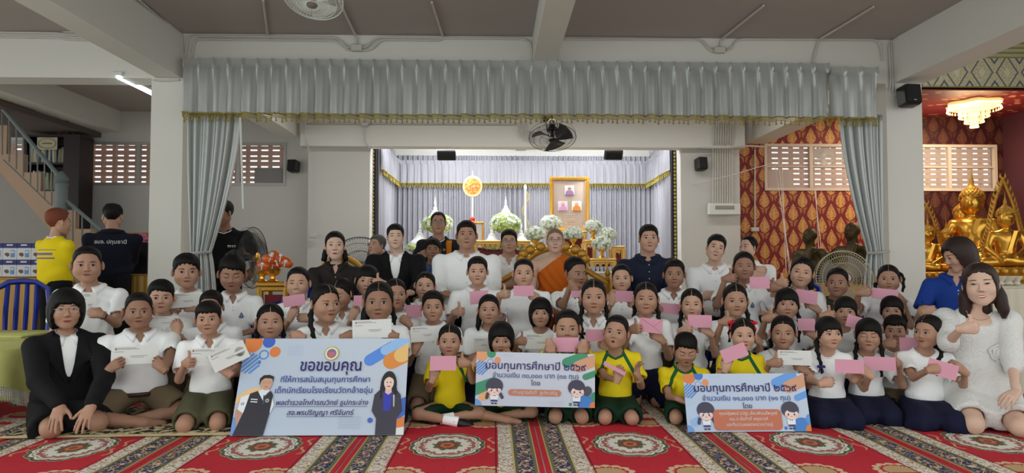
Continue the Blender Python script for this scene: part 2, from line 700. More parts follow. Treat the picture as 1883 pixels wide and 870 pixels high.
def X(px, Y):
 return W(px, 482, Y).x
def Z(py, Y, px=907):
 return W(px, py, Y).z
# ---- floor slab under the carpets
m_floor, t = nmat('floor_tile', .35)
x, y, z, v = t.coord('Object')
fx_ = t.absv(t.pp(x, .6))
fy_ = t.absv(t.pp(y, .6))
jt = t.gt(t.maxv(fx_, fy_), .296)
t.out(t.mix(jt, srgb(176, 168, 152), srgb(120, 114, 104)), .35)
struct('floor', MB().box((0.5, 6.2, -.05), (24, 15.4, .1)), m_floor)
# ---- the printed carpet panels: one per metre, laid side by side towards the altar
PER = 1.056
ORD = ['first', 'second', 'third', 'fourth', 'fifth', 'sixth', 'seventh', 'eighth', 'ninth', 'tenth', 'eleventh', 'twelfth', 'thirteenth', 'fourteenth', 'fifteenth', 'sixteenth', 'seventeenth']
COLN = {0: 'tan', 1: 'cream', 2: 'green', 3: 'blue', 4: 'ochre', 5: 'brick-red', 6: 'pale grey'}
LEN = 1.40
def carpet_material():
 m, t = nmat('carpet_print', .95)
 x, y, z, v = t.coord('Object')
 ax = t.absv(x)
 vec = v
 fine = t.voro(vec, 38)
 fine2 = t.noise(vec, 46, 4)
 mid = t.noise(vec, 17, 4)
 red = t.mix(t.gt(fine2, .62), srgb(192, 28, 46), srgb(176, 24, 40))
 cream = srgb(206, 196, 180)
 # floral speckle on cream
 fl3 = t.noise(vec, 62, 5)
 flo = t.ramp(fl3, [(0, srgb(120, 110, 84)), (.36, srgb(176, 160, 130)), (.41, srgb(226, 220, 208)), (.53, srgb(214, 204, 188)), (.57, srgb(190, 150, 134)), (.61, srgb(156, 84, 76)), (.66, srgb(110, 116, 84))])
 sw = t.absv(t.sub(t.m('FLOORED_MODULO', t.add(t.mul(y, 9.0), t.mul(t.sin(t.mul(x, 60.0)), .16)), 1.0), .5))
 flo = t.mix(t.lt(sw, .05), flo, srgb(170, 136, 100))
 navyf = t.ramp(fine2, [(0, srgb(190, 160, 110)), (.38, srgb(34, 44, 88)), (.55, srgb(34, 44, 88)), (.58, srgb(206, 186, 150)), (.65, srgb(170, 90, 80))])
 # scrolling vine in the navy band
 vine = t.lt(t.absv(t.sub(t.sub(ax, .435), t.mul(.026, t.sin(t.mul(y, 2 * PI / .16))))), .0042)
 rosette = t.lt(t.m('SQRT', t.add(t.m('POWER', t.sub(ax, .435), 2.0), t.m('POWER', t.pp(y, .16), 2.0))), .022)
 navyf = t.mix(vine, navyf, srgb(196, 166, 116))
 navyf = t.mix(rosette, navyf, t.mix(t.gt(fine2, .5), srgb(214, 196, 160), srgb(150, 84, 74)))
 # medallion
 r = t.m('SQRT', t.add(t.m('POWER', t.div(x, .218), 2.0), t.m('POWER', t.div(y, .262), 2.0)))
 th = t.m('ARCTAN2', y, x)
 r = t.mul(r, t.sub(1.06, t.mul(.10, t.m('POWER', t.absv(t.sin(t.mul(th, 6.0))), .6))))
 rn = t.add(r, t.mul(t.sub(fine2, .5), .10))
 med = t.ramp(t.mul(rn, .5), [(0, srgb(150, 70, 46)), (.05, srgb(196, 120, 80)), (.09, srgb(140, 52, 44)), (.13, srgb(92, 96, 66)), (.17, srgb(228, 224, 212)),
                                 (.30, srgb(228, 224, 212)), (.315, srgb(160, 96, 88)), (.36, srgb(232, 228, 218)), (.385, srgb(160, 150, 120)), (.405, srgb(232, 228, 218)), (.43, srgb(90, 88, 62)), (.475, srgb(186, 176, 140)), (.487, srgb(70, 66, 48))])
 petals = t.mul(t.gt(t.sin(t.add(t.mul(th, 8.0), t.mul(r, 9.0))), .35), t.mul(t.gt(r, .22), t.lt(r, .40)))
 med = t.mix(petals, med, srgb(110, 104, 72))
 ring = t.mul(t.gt(r, .56), t.lt(r, .74))
 gar = t.mul(ring, t.gt(t.m('SINE', t.add(t.mul(th, 20.0), t.mul(fine2, 7.0))), .1))
 med = t.mix(gar, med, srgb(172, 110, 98))
 inmed = t.lt(r, .99)
 # corner shells
 cx = t.sub(ax, .215)
 cy = t.sub(t.absv(y), .545)
 rc = t.m('SQRT', t.add(t.m('POWER', cx, 2.0), t.m('POWER', cy, 2.0)))
 tc_ = t.m('ARCTAN2', cy, cx)
 shell = t.mul(t.lt(rc, .088), t.lt(cy, .03))
 rays = t.gt(t.sin(t.mul(tc_, 26.0)), 0.0)
 sh = t.mix(rays, srgb(206, 176, 128), srgb(172, 138, 92))
 rim = t.mul(t.gt(rc, t.add(.104, t.mul(t.sin(t.mul(tc_, 17.0)), .006))), t.lt(rc, t.add(.122, t.mul(t.m('ABSOLUTE', t.sin(t.mul(tc_, 7.0))), .018))))
 # scrolls in red: along the sides
 sc1 = t.lt(t.absv(t.sub(t.sub(ax, .250), t.mul(.016, t.sin(t.mul(y, 42.0))))), t.add(.003, t.mul(.010, mid)))
 sc1 = t.mul(sc1, t.lt(t.absv(t.sub(t.absv(y), .09)), .07))
 field = t.mix(sc1, red, srgb(206, 150, 110))
 field = t.mix(inmed, field, med)
 field = t.mix(shell, field, sh)
 field = t.mix(rim, field, srgb(212, 184, 150))
 thin = t.lt(t.absv(t.sub(ax, .278)), .0035)
 field = t.mix(thin, field, srgb(90, 20, 26))
 end = t.gt(t.absv(y), .66)
 field = t.mix(end, field, flo)
 b1 = t.gt(ax, .290)
 col = t.mix(b1, field, flo)
 e1 = t.lt(t.absv(t.sub(ax, .385)), .008)
 col = t.mix(t.gt(ax, .392), col, navyf)
 col = t.mix(e1, col, srgb(96, 92, 66))
 e1b = t.lt(t.absv(t.sub(ax, .372)), .004)
 col = t.mix(e1b, col, srgb(196, 176, 110))
 e2 = t.lt(t.absv(t.sub(ax, .482)), .008)
 col = t.mix(e2, col, srgb(112, 106, 72))
 col = t.mix(t.gt(ax, .490), col, srgb(186, 170, 110))
 col = t.mix(t.gt(ax, .497), col, srgb(190, 26, 46))
 t.out(col, .95, t.noise(vec, 300), .3)
 return m
M_CARPET = carpet_material()
xc0 = X(824, 3.96)
ctop = CEIL
first = None
for k in range(-4, 7):
 if first is None:
  g = MB()
  nx, ny = 12, 14
  G = np.zeros((ny, nx, 3))
  for i in range(ny):
   for j in range(nx):
    xx = (j / (nx - 1) - .5) * (PER - .006)
    yy = (i / (ny - 1) - .5) * (LEN - .004)
    e = min(1, (PER / 2 - abs(xx)) / .03)
    G[i, j] = (xx, yy, .006 * max(e, 0) + .0015 * math.sin(yy * 9 + xx * 4))
  g.grid(G)
  g.box((0, 0, .0005), (PER - .01, LEN - .01, .001))
  first = g.link('carpet_panel', M_CARPET, None)
  o = first
 else:
  o = first.copy()
  COL.objects.link(o)
 o.location = (xc0 + k * PER, 3.96, .002)
 o['k'] = k
 del o['k']
 pos = {-4: 'far left, beyond the frame', -3: 'far left, beside the yellow-covered table', -2: 'beside the woman in the blazer', -1: 'in front of the thank-you board',
           0: 'in front of the cross-legged girl in yellow', 1: 'in front of the open-mouthed boy in yellow', 2: 'just right of the right board', 3: 'in front of the woman in white', 4: 'right of the woman in white', 5: 'right edge of the hall', 6: 'outermost at the right'}[k]
 tag(o, 'red carpet panel with a cream oval medallion, ' + pos, 'carpet', 'printed red carpet panels')
for (yy, nm) in ((3.96 + LEN, 'second row'),):
 for k in range(-4, 7):
  o = first.copy()
  COL.objects.link(o)
  o.location = (xc0 + k * PER, yy, .002)
  tag(o, 'red medallion carpet mostly hidden under the children, %s from the left' % ORD[k + 4], 'carpet', 'carpet panels of the ' + nm)
# cream and black floral mat under the boys
m_mat, t = nmat('mat_print', .9)
x, y, z, v = t.coord('Object')
n1 = t.noise(v, 22, 5)
c_ = t.ramp(n1, [(0, srgb(30, 28, 26)), (.43, srgb(30, 28, 26)), (.48, srgb(176, 158, 120)), (.58, srgb(204, 190, 156)), (.66, srgb(120, 96, 62))])
edge = t.gt(t.absv(y), .40)
t.out(t.mix(edge, c_, srgb(190, 172, 130)), .9, t.noise(v, 200), .2)
p0, p1 = W(175, 808, 4.16), W(432, 804, 4.14)
mm = MB().rbox((0, 0, 0), (1.75, .84, .014), .006).link('floor_mat', m_mat, None)
mm.location = (X(320, 4.2) - .12, 4.60, .018)
mm.rotation_euler = (0, 0, math.radians(2.0))
tag(mm, 'cream and black floral mat under the boys at the left', 'mat')
# ---- ceiling (the right bay is higher)
xr0, xr1 = X(1649, Y1), X(1705, Y1)
struct('ceiling', MB().box(((-9 + xr1) / 2, 5.3, CEIL + .05), (xr1 + 9, 12.6, .1)).box((xr1 + 3.2, 5.6, 4.55), (6.4, 7.4, .1)), M_CEIL)
# ---- beams: each is its own trim
xl0, xl1 = X(281, Y1), X(328, Y1)
xm0, xm1 = X(980, Y1), X(1022, Y1)
def bx3(x0, x1, y0, y1, z0, z1):
 return MB().box(((x0 + x1) / 2, (y0 + y1) / 2, (z0 + z1) / 2), (x1 - x0, y1 - y0, z1 - z0))
struct('trim_1', bx3(xl0, xl1, -.8, Y1, 3.0, CEIL), M_BEAM)
struct('trim_2', bx3(xm0, xm1, -.8, Y1, 3.17, CEIL), M_BEAM)
struct('trim_3', bx3(xr0, xr1, -.8, Y1, 3.0, 4.5), M_BEAM)
struct('trim_4', bx3(-9, xr1, Y1 + .01, Y1B, 3.0, CEIL), M_BEAM)
xs = X(216, Y3)
struct('trim_5', bx3(xs - .30, xs, Y1B, Y3, 3.14, CEIL), M_BEAM)
struct('trim_6', bx3(X(525, Y3), X(560, Y3), Y1B, Y3 - .4, 3.0, CEIL), M_BEAM)
struct('trim_7', bx3(X(1372, Y3), X(1411, Y3), Y1B, Y3, 3.0, CEIL), M_BEAM)
struct('trim_8', bx3(X(558, Y2), X(1362, Y2), Y2 - .25, Y2, Z(270, Y2 - .25), CEIL), M_BEAM)
struct('ceiling_stairs', bx3(-9, xs - .3, 7.9, Y3, 3.05, 3.13), mat('soffit_unlit_brown', (96, 84, 80), .9))  # dark brown paints in the shade of this unlit ceiling
# ---- columns
struct('wall_left_column', bx3(X(272, Y1), X(328, Y1) + .02, Y1 + .002, Y1 + .32, 0, 3.0), M_BEAM)
struct('wall_right_column', bx3(X(1636, Y1), X(1702, Y1), Y1 + .002, Y1 + .34, 0, 3.0), M_BEAM)
# ---- walls beside the altar opening
struct('wall_altar_left', bx3(X(568, Y2), X(681, Y2), Y2 - .10, Y2 + .2, 0, Z(270, Y2)), M_WALL)
struct('wall_altar_right', bx3(X(1250, Y2), X(1358, Y2), Y2 - .10, Y2 + .2, 0, Z(270, Y2)), M_WALL)
# ---- alcove
Y4 = 13.1
xa0, xa1 = X(684, Y2) - .02, X(1250, Y2)
struct('wall_alcove_back', bx3(xa0 - .1, xa1 + .1, Y4 + .1, Y4 + .2, 0, 3.5), M_WALL)
struct('wall_alcove_left', bx3(xa0 - .2, xa0 - .1, Y2 + .2, Y4 + .1, 0, 3.5), M_WALL)
struct('wall_alcove_right', bx3(xa1 + .1, xa1 + .2, Y2 + .2, Y4 + .1, 0, 3.5), M_WALL)
struct('ceiling_alcove', bx3(xa0 - .2, xa1 + .2, Y2, Y4 + .2, 3.36, 3.46), M_CEILW)
struct('trim_9', bx3(X(952, 12), X(972, 12), Y2 + .1, Y4, 3.22, 3.36), M_CEILW)
def wall_with_windows(name, x0, x1, wins, y0, y1, ztop, m):
 """wall made of the solid pieces around its window openings"""
 mb = MB()
 cuts = sorted(wins)
 zb, zt = cuts[0][2], cuts[0][3]
 mb.box(((x0 + x1) / 2, (y0 + y1) / 2, zb / 2), (x1 - x0, y1 - y0, zb))
 mb.box(((x0 + x1) / 2, (y0 + y1) / 2, (zt + ztop) / 2), (x1 - x0, y1 - y0, ztop - zt))
 xx = x0
 for a, b, _, _ in cuts:
  if a > xx:
   mb.box(((xx + a) / 2, (y0 + y1) / 2, (zb + zt) / 2), (a - xx, y1 - y0, zt - zb))
  xx = b
 if x1 > xx:
  mb.box(((xx + x1) / 2, (y0 + y1) / 2, (zb + zt) / 2), (x1 - xx, y1 - y0, zt - zb))
 return struct(name, mb, m)
zt, zb = Z(264, Y3), Z(343, Y3)
WL = [(X(-60, Y3), X(272 + 22, Y3), zb, zt), (X(372, Y3), X(524, Y3), zb, zt)]
wall_with_windows('wall_back_left', X(-420, Y3), X(568, Y2), WL, Y3, Y3 + .15, CEIL, M_WALL)
# red brocade wall
m_red, t = nmat('wall_red_brocade', .6)
x, y, z, v = t.coord('Object')
def brocade(t, x, z, P, H, ground, gold, light, dark):
 n = t.noise(t.comb(x, 0.0, z), 60, 3)
 col = t.mix(t.gt(n, .5), ground, gold)
 ros = t.lt(t.add(t.m('POWER', t.div(t.pp(t.add(x, P / 4), P / 2), .05), 2.0), t.m('POWER', t.div(t.pp(t.add(z, H * .25), H / 2), .05), 2.0)), 1.0)
 col = t.mix(t.mul(ros, t.gt(n, .45)), col, light)
 for s in (0, 1):
  uu = t.pp(t.add(t.div(x, P), s * .5), 1.0)
  ww = t.pp(t.add(t.div(z, H), s * .5), 1.0)
  au = t.absv(uu)
  low = t.mul(.38, t.m('SQRT', t.maxv(t.sub(1.0, t.m('POWER', t.div(t.add(ww, .10), .27), 2.0)), 0.0)))
  upn = t.mul(.38, t.maxv(t.sub(1.0, t.m('POWER', t.maxv(t.div(t.add(ww, .10), .56), 0.0), 1.25)), 0.0))
  prof = t.mix(t.gt(ww, -.10), t.comb(low, low, low), t.comb(upn, upn, upn))
  sp = t.N.new('ShaderNodeSeparateXYZ')
  t.L.new(prof, sp.inputs[0])
  d = t.sub(au, sp.outputs[0])
  inside = t.lt(d, .03)
  col = t.mix(inside, col, dark)
  core = t.lt(d, -.12)
  col = t.mix(core, col, t.mix(t.gt(n, .46), ground, light))
  fl = t.lt(t.add(t.m('POWER', t.div(uu, .07), 2.0), t.m('POWER', t.div(t.add(ww, .10), .20), 2.0)), 1.0)
  col = t.mix(fl, col, light)
 return col
c_ = brocade(t, x, z, .317, .42, srgb(146, 52, 38), srgb(184, 132, 66), srgb(200, 150, 84), srgb(116, 20, 28))
t.out(c_, .55)
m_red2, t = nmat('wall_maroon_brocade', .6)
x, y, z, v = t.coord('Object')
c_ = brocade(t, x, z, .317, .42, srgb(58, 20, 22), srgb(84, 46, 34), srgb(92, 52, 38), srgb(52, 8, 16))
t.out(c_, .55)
zt2, zb2 = Z(262, Y3), Z(349, Y3)
WR = [(X(1408, Y3), X(1640, Y3), zb2, zt2), (X(1672, Y3), X(1838, Y3), zb2, zt2)]
xsplit = X(1650, Y3)
wall_with_windows('wall_back_right', X(1358, Y2) - .1, xsplit, WR[:1], Y3, Y3 + .15, CEIL, m_red)
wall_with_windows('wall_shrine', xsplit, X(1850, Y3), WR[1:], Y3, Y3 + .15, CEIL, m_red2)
# side wall of the shrine bay, plum with gilded branches
M_PLUM = mat('wall_plum', (74, 34, 44), .7, vary=.06, vscale=3)
xw = X(1850, Y3)
struct('wall_right', bx3(xw, xw + .12, 6.0, Y3 + .15, 0, 4.5), M_PLUM)
struct('wall_back_closure', bx3(X(1358, Y2) - .2, X(1358, Y2) - .1, Y2 + .2, Y3 + .1, 0, CEIL), M_WALL)
# windows: frame (each bar), panes, breeze blocks outside
def window(name, x0, x1, z0, z1, Y, m, mull, trans, glass_tint, solid=None):
 w = thing(name, None, None, ((x0 + x1) / 2, Y, (z0 + z1) / 2))
 w['kind'] = 'structure'
 wx, wz = x1 - x0, z1 - z0
 f = MB()
 b = .045
 f.box((0, .02, wz / 2 - b / 2), (wx, .07, b)).box((0, .02, -wz / 2 + b / 2), (wx, .07, b))
 f.box((-wx / 2 + b / 2, .02, 0), (b, .07, wz - 2 * b)).box((wx / 2 - b / 2, .02, 0), (b, .07, wz - 2 * b))
 for mx in mull:
  f.box((mx - (x0 + x1) / 2, .015, 0), (.055, .066, wz - 2 * b))
 if trans:
  f.box((0, .02, trans), (wx, .03, .022))
 f.link('window_frame', m, w, smooth=False)
 edges = [-wx / 2 + b] + [mx - (x0 + x1) / 2 for mx in mull] + [wx / 2 - b]
 for i in range(len(edges) - 1):
  g = MB().box(((edges[i] + edges[i + 1]) / 2, .03, 0), (edges[i + 1] - edges[i] - .05, .004, wz - 2 * b))
  g.link('pane', glass_tint, w, smooth=False)
 return w
M_GLASS = mat('window_glass', (235, 240, 240), .05, alpha=.10, spec=.5)
M_GLASS_HAZE = mat('window_glass_haze', (224, 218, 216), .3, alpha=.22, spec=.3)  # milky tint stands in for white haze reflected in the panes
window('window_1', WL[0][0], WL[0][1], zb, zt, Y3, M_FRAME_AL, [X(158, Y3), X(251, Y3)], None, M_GLASS)
window('window_2', WL[1][0], WL[1][1], zb, zt, Y3, M_FRAME_AL, [X(436, Y3)], None, M_GLASS)
window('window_3', WR[0][0], WR[0][1], zb2, zt2, Y3, M_FRAME_WD, [X(1494, Y3)], Z(304, Y3) - (zb2 + zt2) / 2, M_GLASS_HAZE)
window('window_4', WR[1][0], WR[1][1], zb2, zt2, Y3, M_FRAME_WD, [X(1750, Y3)], Z(304, Y3) - (zb2 + zt2) / 2, M_GLASS_HAZE)
# breeze block screen: courses of blocks with two slots each (block by block)
blk_proto = None
scr = thing('breeze_block_screen', 'pinkish breeze-block screen seen through the windows', 'wall', (0, Y3 + .45, 0))
bw, bh = .37, .18
def block_mesh():
 mb = MB()
 t_ = .09
 s1, s2 = .034, .034        # slot heights
 # solid bars: bottom, middle, top plus two ends
 zs = [0, .030, .066, .110, .146, bh]
 for a, b in ((0, 1), (2, 3), (4, 5)):
  mb.box((0, 0, (zs[a] + zs[b]) / 2), (bw - .004, t_, zs[b] - zs[a] - (.002 if a == 0 else 0)))
 for s in (-1, 1):
  mb.box((s * (bw / 2 - .012), 0, bh / 2), (.024 - .004, t_ * .98, bh - .004))
 mb.box((0, 0, bh / 2), (.036, t_ * .98, bh - .004))
 return mb
nblk = 0
for (xa, xb) in ((WL[0][0] - .2, WL[0][1] + .2), (WL[1][0] - .2, WL[1][1] + .3), (WR[0][0] - .1, WR[0][1] + .1), (WR[1][0] - .1, WR[1][1] + .2)):
 n = int(math.ceil((xb - xa) / bw))
 for r in range(6):
  for i in range(n):
   px_ = xa + (i + .5) * bw
   pz_ = zb - .12 + r * bh
   if blk_proto is None:
    blk_proto = block_mesh().link('block', M_BLOCK, scr, smooth=False)
    o = blk_proto
   else:
    o = blk_proto.copy()
    COL.objects.link(o)
   o.location = (px_, 0, pz_)
   nblk += 1
# grey board blocking the lower right corner of the middle-left window, and one in the red wall's window
pb = thing('board', 'grey board leaning outside the lower corner of the window by the left curtain', 'board', (X(490, Y3), Y3 + .393, Z(322, Y3)))
MB().rbox((0, 0, 0), (X(520, Y3) - X(440, Y3), .02, .30), .004).link('panel', mat('board_grey', (104, 98, 94), .7), pb)
pb = thing('board', 'pinkish board outside the lower left pane of the window in the red wall', 'board', (X(1446, Y3), Y3 + .393, Z(328, Y3)))
MB().rbox((0, 0, 0), (.62, .02, .36), .004).link('panel', mat('board_pink', (186, 158, 150), .7), pb)
# ---- raised frieze and red false ceiling of the shrine
m_fr, t = nmat('frieze_gold_blue', .6)
x, y, z, v = t.coord('Object')
uu = t.pp(x, .36)
zc = t.sub(z, 3.72)
au = t.absv(uu)
dia = t.sub(t.add(t.mul(au, 1.15), t.mul(t.absv(zc), .75)), .175)
n = t.noise(v, 40, 3)
base = t.mix(t.gt(n, .5), srgb(196, 196, 150), srgb(216, 214, 184))
col = t.mix(t.lt(t.absv(dia), .013), base, srgb(104, 106, 128))
inner = t.lt(t.add(t.mul(au, 1.4), t.absv(zc)), .07)
col = t.mix(inner, col, srgb(226, 222, 196))
tri = t.mul(t.gt(dia, .05), t.lt(t.absv(t.sub(t.add(au, t.mul(t.absv(zc), .7)), .27)), .015))
col = t.mix(tri, col, srgb(104, 106, 128))
band = t.gt(t.absv(zc), .20)
stripe = t.gt(t.sin(t.mul(z, 90.0)), .3)
bcol = t.mix(stripe, srgb(176, 186, 176), srgb(150, 146, 84))
bcol = t.mix(t.mul(t.gt(n, .52), t.lt(stripe, .5)), bcol, srgb(206, 200, 120))
col = t.mix(band, col, bcol)
t.out(col, .6)
YF = 9.25
struct('trim_10', bx3(xr1 - .2, xw, YF, YF + .15, CEIL, 4.5), m_fr)
m_rc, t = nmat('ceiling_shrine_red', .6)
x, y, z, v = t.coord('Object')
vv = t.voro(t.comb(t.mul(x, 2.6), t.mul(y, 5.0)), 1.9)
ov = t.lt(vv, .26)
t.out(t.mix(ov, srgb(112, 28, 34), srgb(186, 130, 96)), .5)
struct('ceiling_shrine', bx3(X(1411, Y3), xw, YF, Y3, CEIL - .02, CEIL + .02), m_rc)
# ---- conduits, junction boxes (each run its own thing)
def conduit(label, pts, r=.012, group='surface conduits', clips=True):
 mb = MB()
 P = []
 for i, p in enumerate(pts):
  p = Vector(p)
  if 0 < i < len(pts) - 1:
   a, b = Vector(pts[i - 1]), Vector(pts[i + 1])
   d1, d2 = (a - p), (b - p)
   k1, k2 = min(.06, d1.length * .45), min(.06, d2.length * .45)
   q1, q2 = p + d1.normalized() * k1, p + d2.normalized() * k2
   P += [q1, (q1 + q2) / 4 + p / 2, q2]
  else:
   P.append(p)
 mb.tube(P, r, 7)
 o = mb.link('conduit', M_PVC, None)
 return tag(o, label, 'conduit', group)
def cq(px, py):
 Y = (CEIL - .02 - CAM_H) * FOC / (482 - py)
 p = W(px, py, Y)
 return Vector((p.x, p.y, CEIL - .016))
yb = Y1 - .015
q = lambda px, py, Y=yb: W(px, py, Y)
conduit('upper conduit along the front beam from the left column to the left junction box', [q(340, 108), q(346, 66), q(620, 69), q(636, 86), q(645, 88)])
conduit('lower conduit along the front beam left of the left junction box', [q(352, 108), q(357, 72), q(622, 75), q(640, 93), q(648, 92)])
conduit('conduit arching right of the left junction box to the centre beam', [q(665, 88), q(676, 86), q(690, 69), q(965, 71), q(977, 80), q(979, 112)])
conduit('short second conduit right of the left junction box', [q(664, 93), q(684, 92), q(698, 73), q(812, 74), cq(815, 66), cq(794, 0)])
conduit('conduit from the ceiling down to the left junction box', [cq(624, 0), cq(654, 64), q(656, 84)])
conduit('ceiling conduit at the far left of the front bay', [cq(484, 0), cq(492, 64), q(496, 70)])
conduit('conduit between the centre beam and the right junction box', [q(1024, 112), q(1030, 72), q(1292, 73), q(1304, 92), q(1312, 93)])
conduit('conduit from the right junction box to the right column', [q(1336, 92), q(1345, 90), q(1354, 72), q(1612, 73), q(1620, 84), q(1622, 112)])
conduit('ceiling conduit running down to the right junction box', [cq(1404, 0), cq(1326, 65), q(1323, 88)])
conduit('slanting ceiling conduit above the right end of the valance', [cq(1606, 0), cq(1504, 65), q(1494, 116)])
for k in range(3):
 conduit(['inner', 'middle', 'outer'][k] + ' conduit rising beside the right beam above the speaker', [q(1628 - 7 * k + 20, 176 - 5 * k + 0), q(1646 - 4 * k, 160 - 3 * k), q(1643 - 4 * k, 84), cq(1644 - 4 * k, 66), cq(1760 + 16 * k, 0)], .011)
 conduit(['inner', 'middle', 'outer'][k] + ' conduit following the left beam up to the ceiling', [q(338 - 3 * k, 108), q(334 - 3 * k, 74 - 2 * k), cq(334 - 3 * k, 64), cq(238 + 8 * k, 0)], .011)
for k, yy in enumerate((55, 61, 69)):
 conduit(['top', 'middle', 'bottom'][k] + ' horizontal conduit on the beam at the upper left', [q(-40, yy - 2), q(108, yy), q(118, yy + 3), q(215, yy + 6)], .012)
conduit('pair of conduits hugging the column under the left beam', [q(282, 147), q(300, 149), q(330, 147)], .010)
conduit('horizontal conduit along the beam above the altar opening', [q(562, 226, 10.4), q(948, 228, 10.4)], .012)
conduit('vertical conduit on the wall left of the altar', [q(560, 222, 10.35), q(563, 262, 10.35), q(568, 275, 10.5), q(568, 428, 10.5)], .014)
conduit('thin vertical conduit above the left altar wall', [q(670, 229, 10.4), q(671, 262, 10.4), q(680, 272, 10.4)], .012)
for k in range(9):
 px = 1311 + 4.4 * k
 conduit('vertical conduit of the bundle right of the altar, ' + ['leftmost', 'second', 'third', 'fourth', 'middle', 'sixth', 'seventh', 'second from right', 'rightmost'][k],
   [q(px + 2, 226, 10.40), q(px + 1, 262, 10.40), q(px, 274, 10.52), q(px, 374, 10.52)], .011, 'conduit bundle right of the altar')
for k in range(5):
 conduit('curved conduit of the fan-shaped cable group near the wall fan, ' + ['outermost', 'second', 'middle', 'fourth', 'innermost'][k],
   [q(952 + 4 * k, 226, 10.40), q(953 + 4 * k, 246 - 2 * k, 10.40), q(962 + 2 * k, 256 - 4 * k, 10.40), q(985, 260 - 4 * k, 10.40)], .008, 'cable group near the wall fan')
conduit('conduit along the red wall from the beam down to the socket', [q(1388, 275, 10.985), q(1388, 418, 10.985)], .012)
conduit('horizontal conduit joining the bundle to the red wall', [q(1290, 272, 10.4), q(1340, 272, 10.4), q(1376, 268, 10.4), q(1408, 270, 10.4)], .014)
def jbox(px, py, Y, w, h, label):
 mb = MB().rbox((0, 0, 0), (w, .05, h), .008)
 o = mb.link('junction_box', M_PVC, None)
 o.location = W(px, py, Y)
 tag(o, label, 'junction box')
jbox(656, 88, Y1 - .03, .12, .075, 'white junction box on the front beam, left of the centre beam')
jbox(1323, 92, Y1 - .03, .12, .07, 'white junction box on the front beam, right of the centre beam')
jbox(671, 228, 10.4, .10, .07, 'small junction box on the beam above the left altar wall')
jbox(1388, 422, 10.972, .13, .07, 'white socket box at the end of the conduit on the red wall')
jbox(576, 434, 10.5, .12, .06, 'white wall socket low on the wall left of the altar')
# ================================================================== people
SKINS = {
 'a': (208, 168, 147), 'b': (194, 152, 129), 'c': (176, 134, 111), 'd': (154, 114, 93), 'e': (214, 178, 158), 'f': (120, 88, 74),
}
def skin_mat(k):
 c = SKINS[k]
 m = mat('skin_' + k, c, rough=0.5, vary=0.05, vscale=14, spec=0.35)
 m.node_tree.nodes['Principled BSDF'].inputs['Subsurface Weight'].default_value = 0.0
 return m
def lip_mat(k, strong=False):
 c = SKINS[k]
 if strong:
  return mat('lips_red_' + k, (168, 62, 66), 0.4)
 return mat('lips_' + k, (c[0] * 0.76, c[1] * 0.52, c[2] * 0.54), 0.45)
M_EYE = mat('eye_white', (164, 152, 146), 0.4)
M_IRIS = mat('iris_dark', (24, 15, 12), 0.45, spec=0.25)
M_BROW = mat('brow_black', (46, 34, 30), 0.85, spec=.1)
M_MOUTH = mat('mouth_line', (70, 32, 30), 0.7)
M_TEETH = mat('teeth', (228, 222, 212), 0.3)
M_HAIR = mat('hair_black', (14, 12, 12), 0.58, bump=0.2, bscale=260, spec=0.22)
M_HAIR_BROWN = mat('hair_dark_brown', (46, 30, 26), 0.48, bump=0.25, bscale=260, spec=0.3)
M_HAIR_ORANGE = mat('hair_orange', (122, 58, 34), 0.55, bump=0.6, bscale=120)
M_HAIR_GREY = mat('hair_grey', (84, 80, 78), 0.6, bump=0.6, bscale=120)
def smin(a, b, k):
 h = np.clip(0.5 + 0.5 * (b - a) / k, 0, 1)
 return b * (1 - h) + a * h - k * h * (1 - h)
def _ell(P, c, r):
 q = P - np.array(c)
 r = np.array(r)
 k0 = np.linalg.norm(q / r, axis=-1)
 k1 = np.linalg.norm(q / r ** 2, axis=-1)
 return k0 * (k0 - 1) / np.maximum(k1, 1e-6)
def _cap(P, a, b, ra, rb=None):
 rb = ra if rb is None else rb
 a, b = np.array(a), np.array(b)
 d = b - a
 t = np.clip(((P - a) @ d) / (d @ d), 0, 1)
 return np.linalg.norm(P - a - t[..., None] * d, axis=-1) - (ra + (rb - ra) * t)
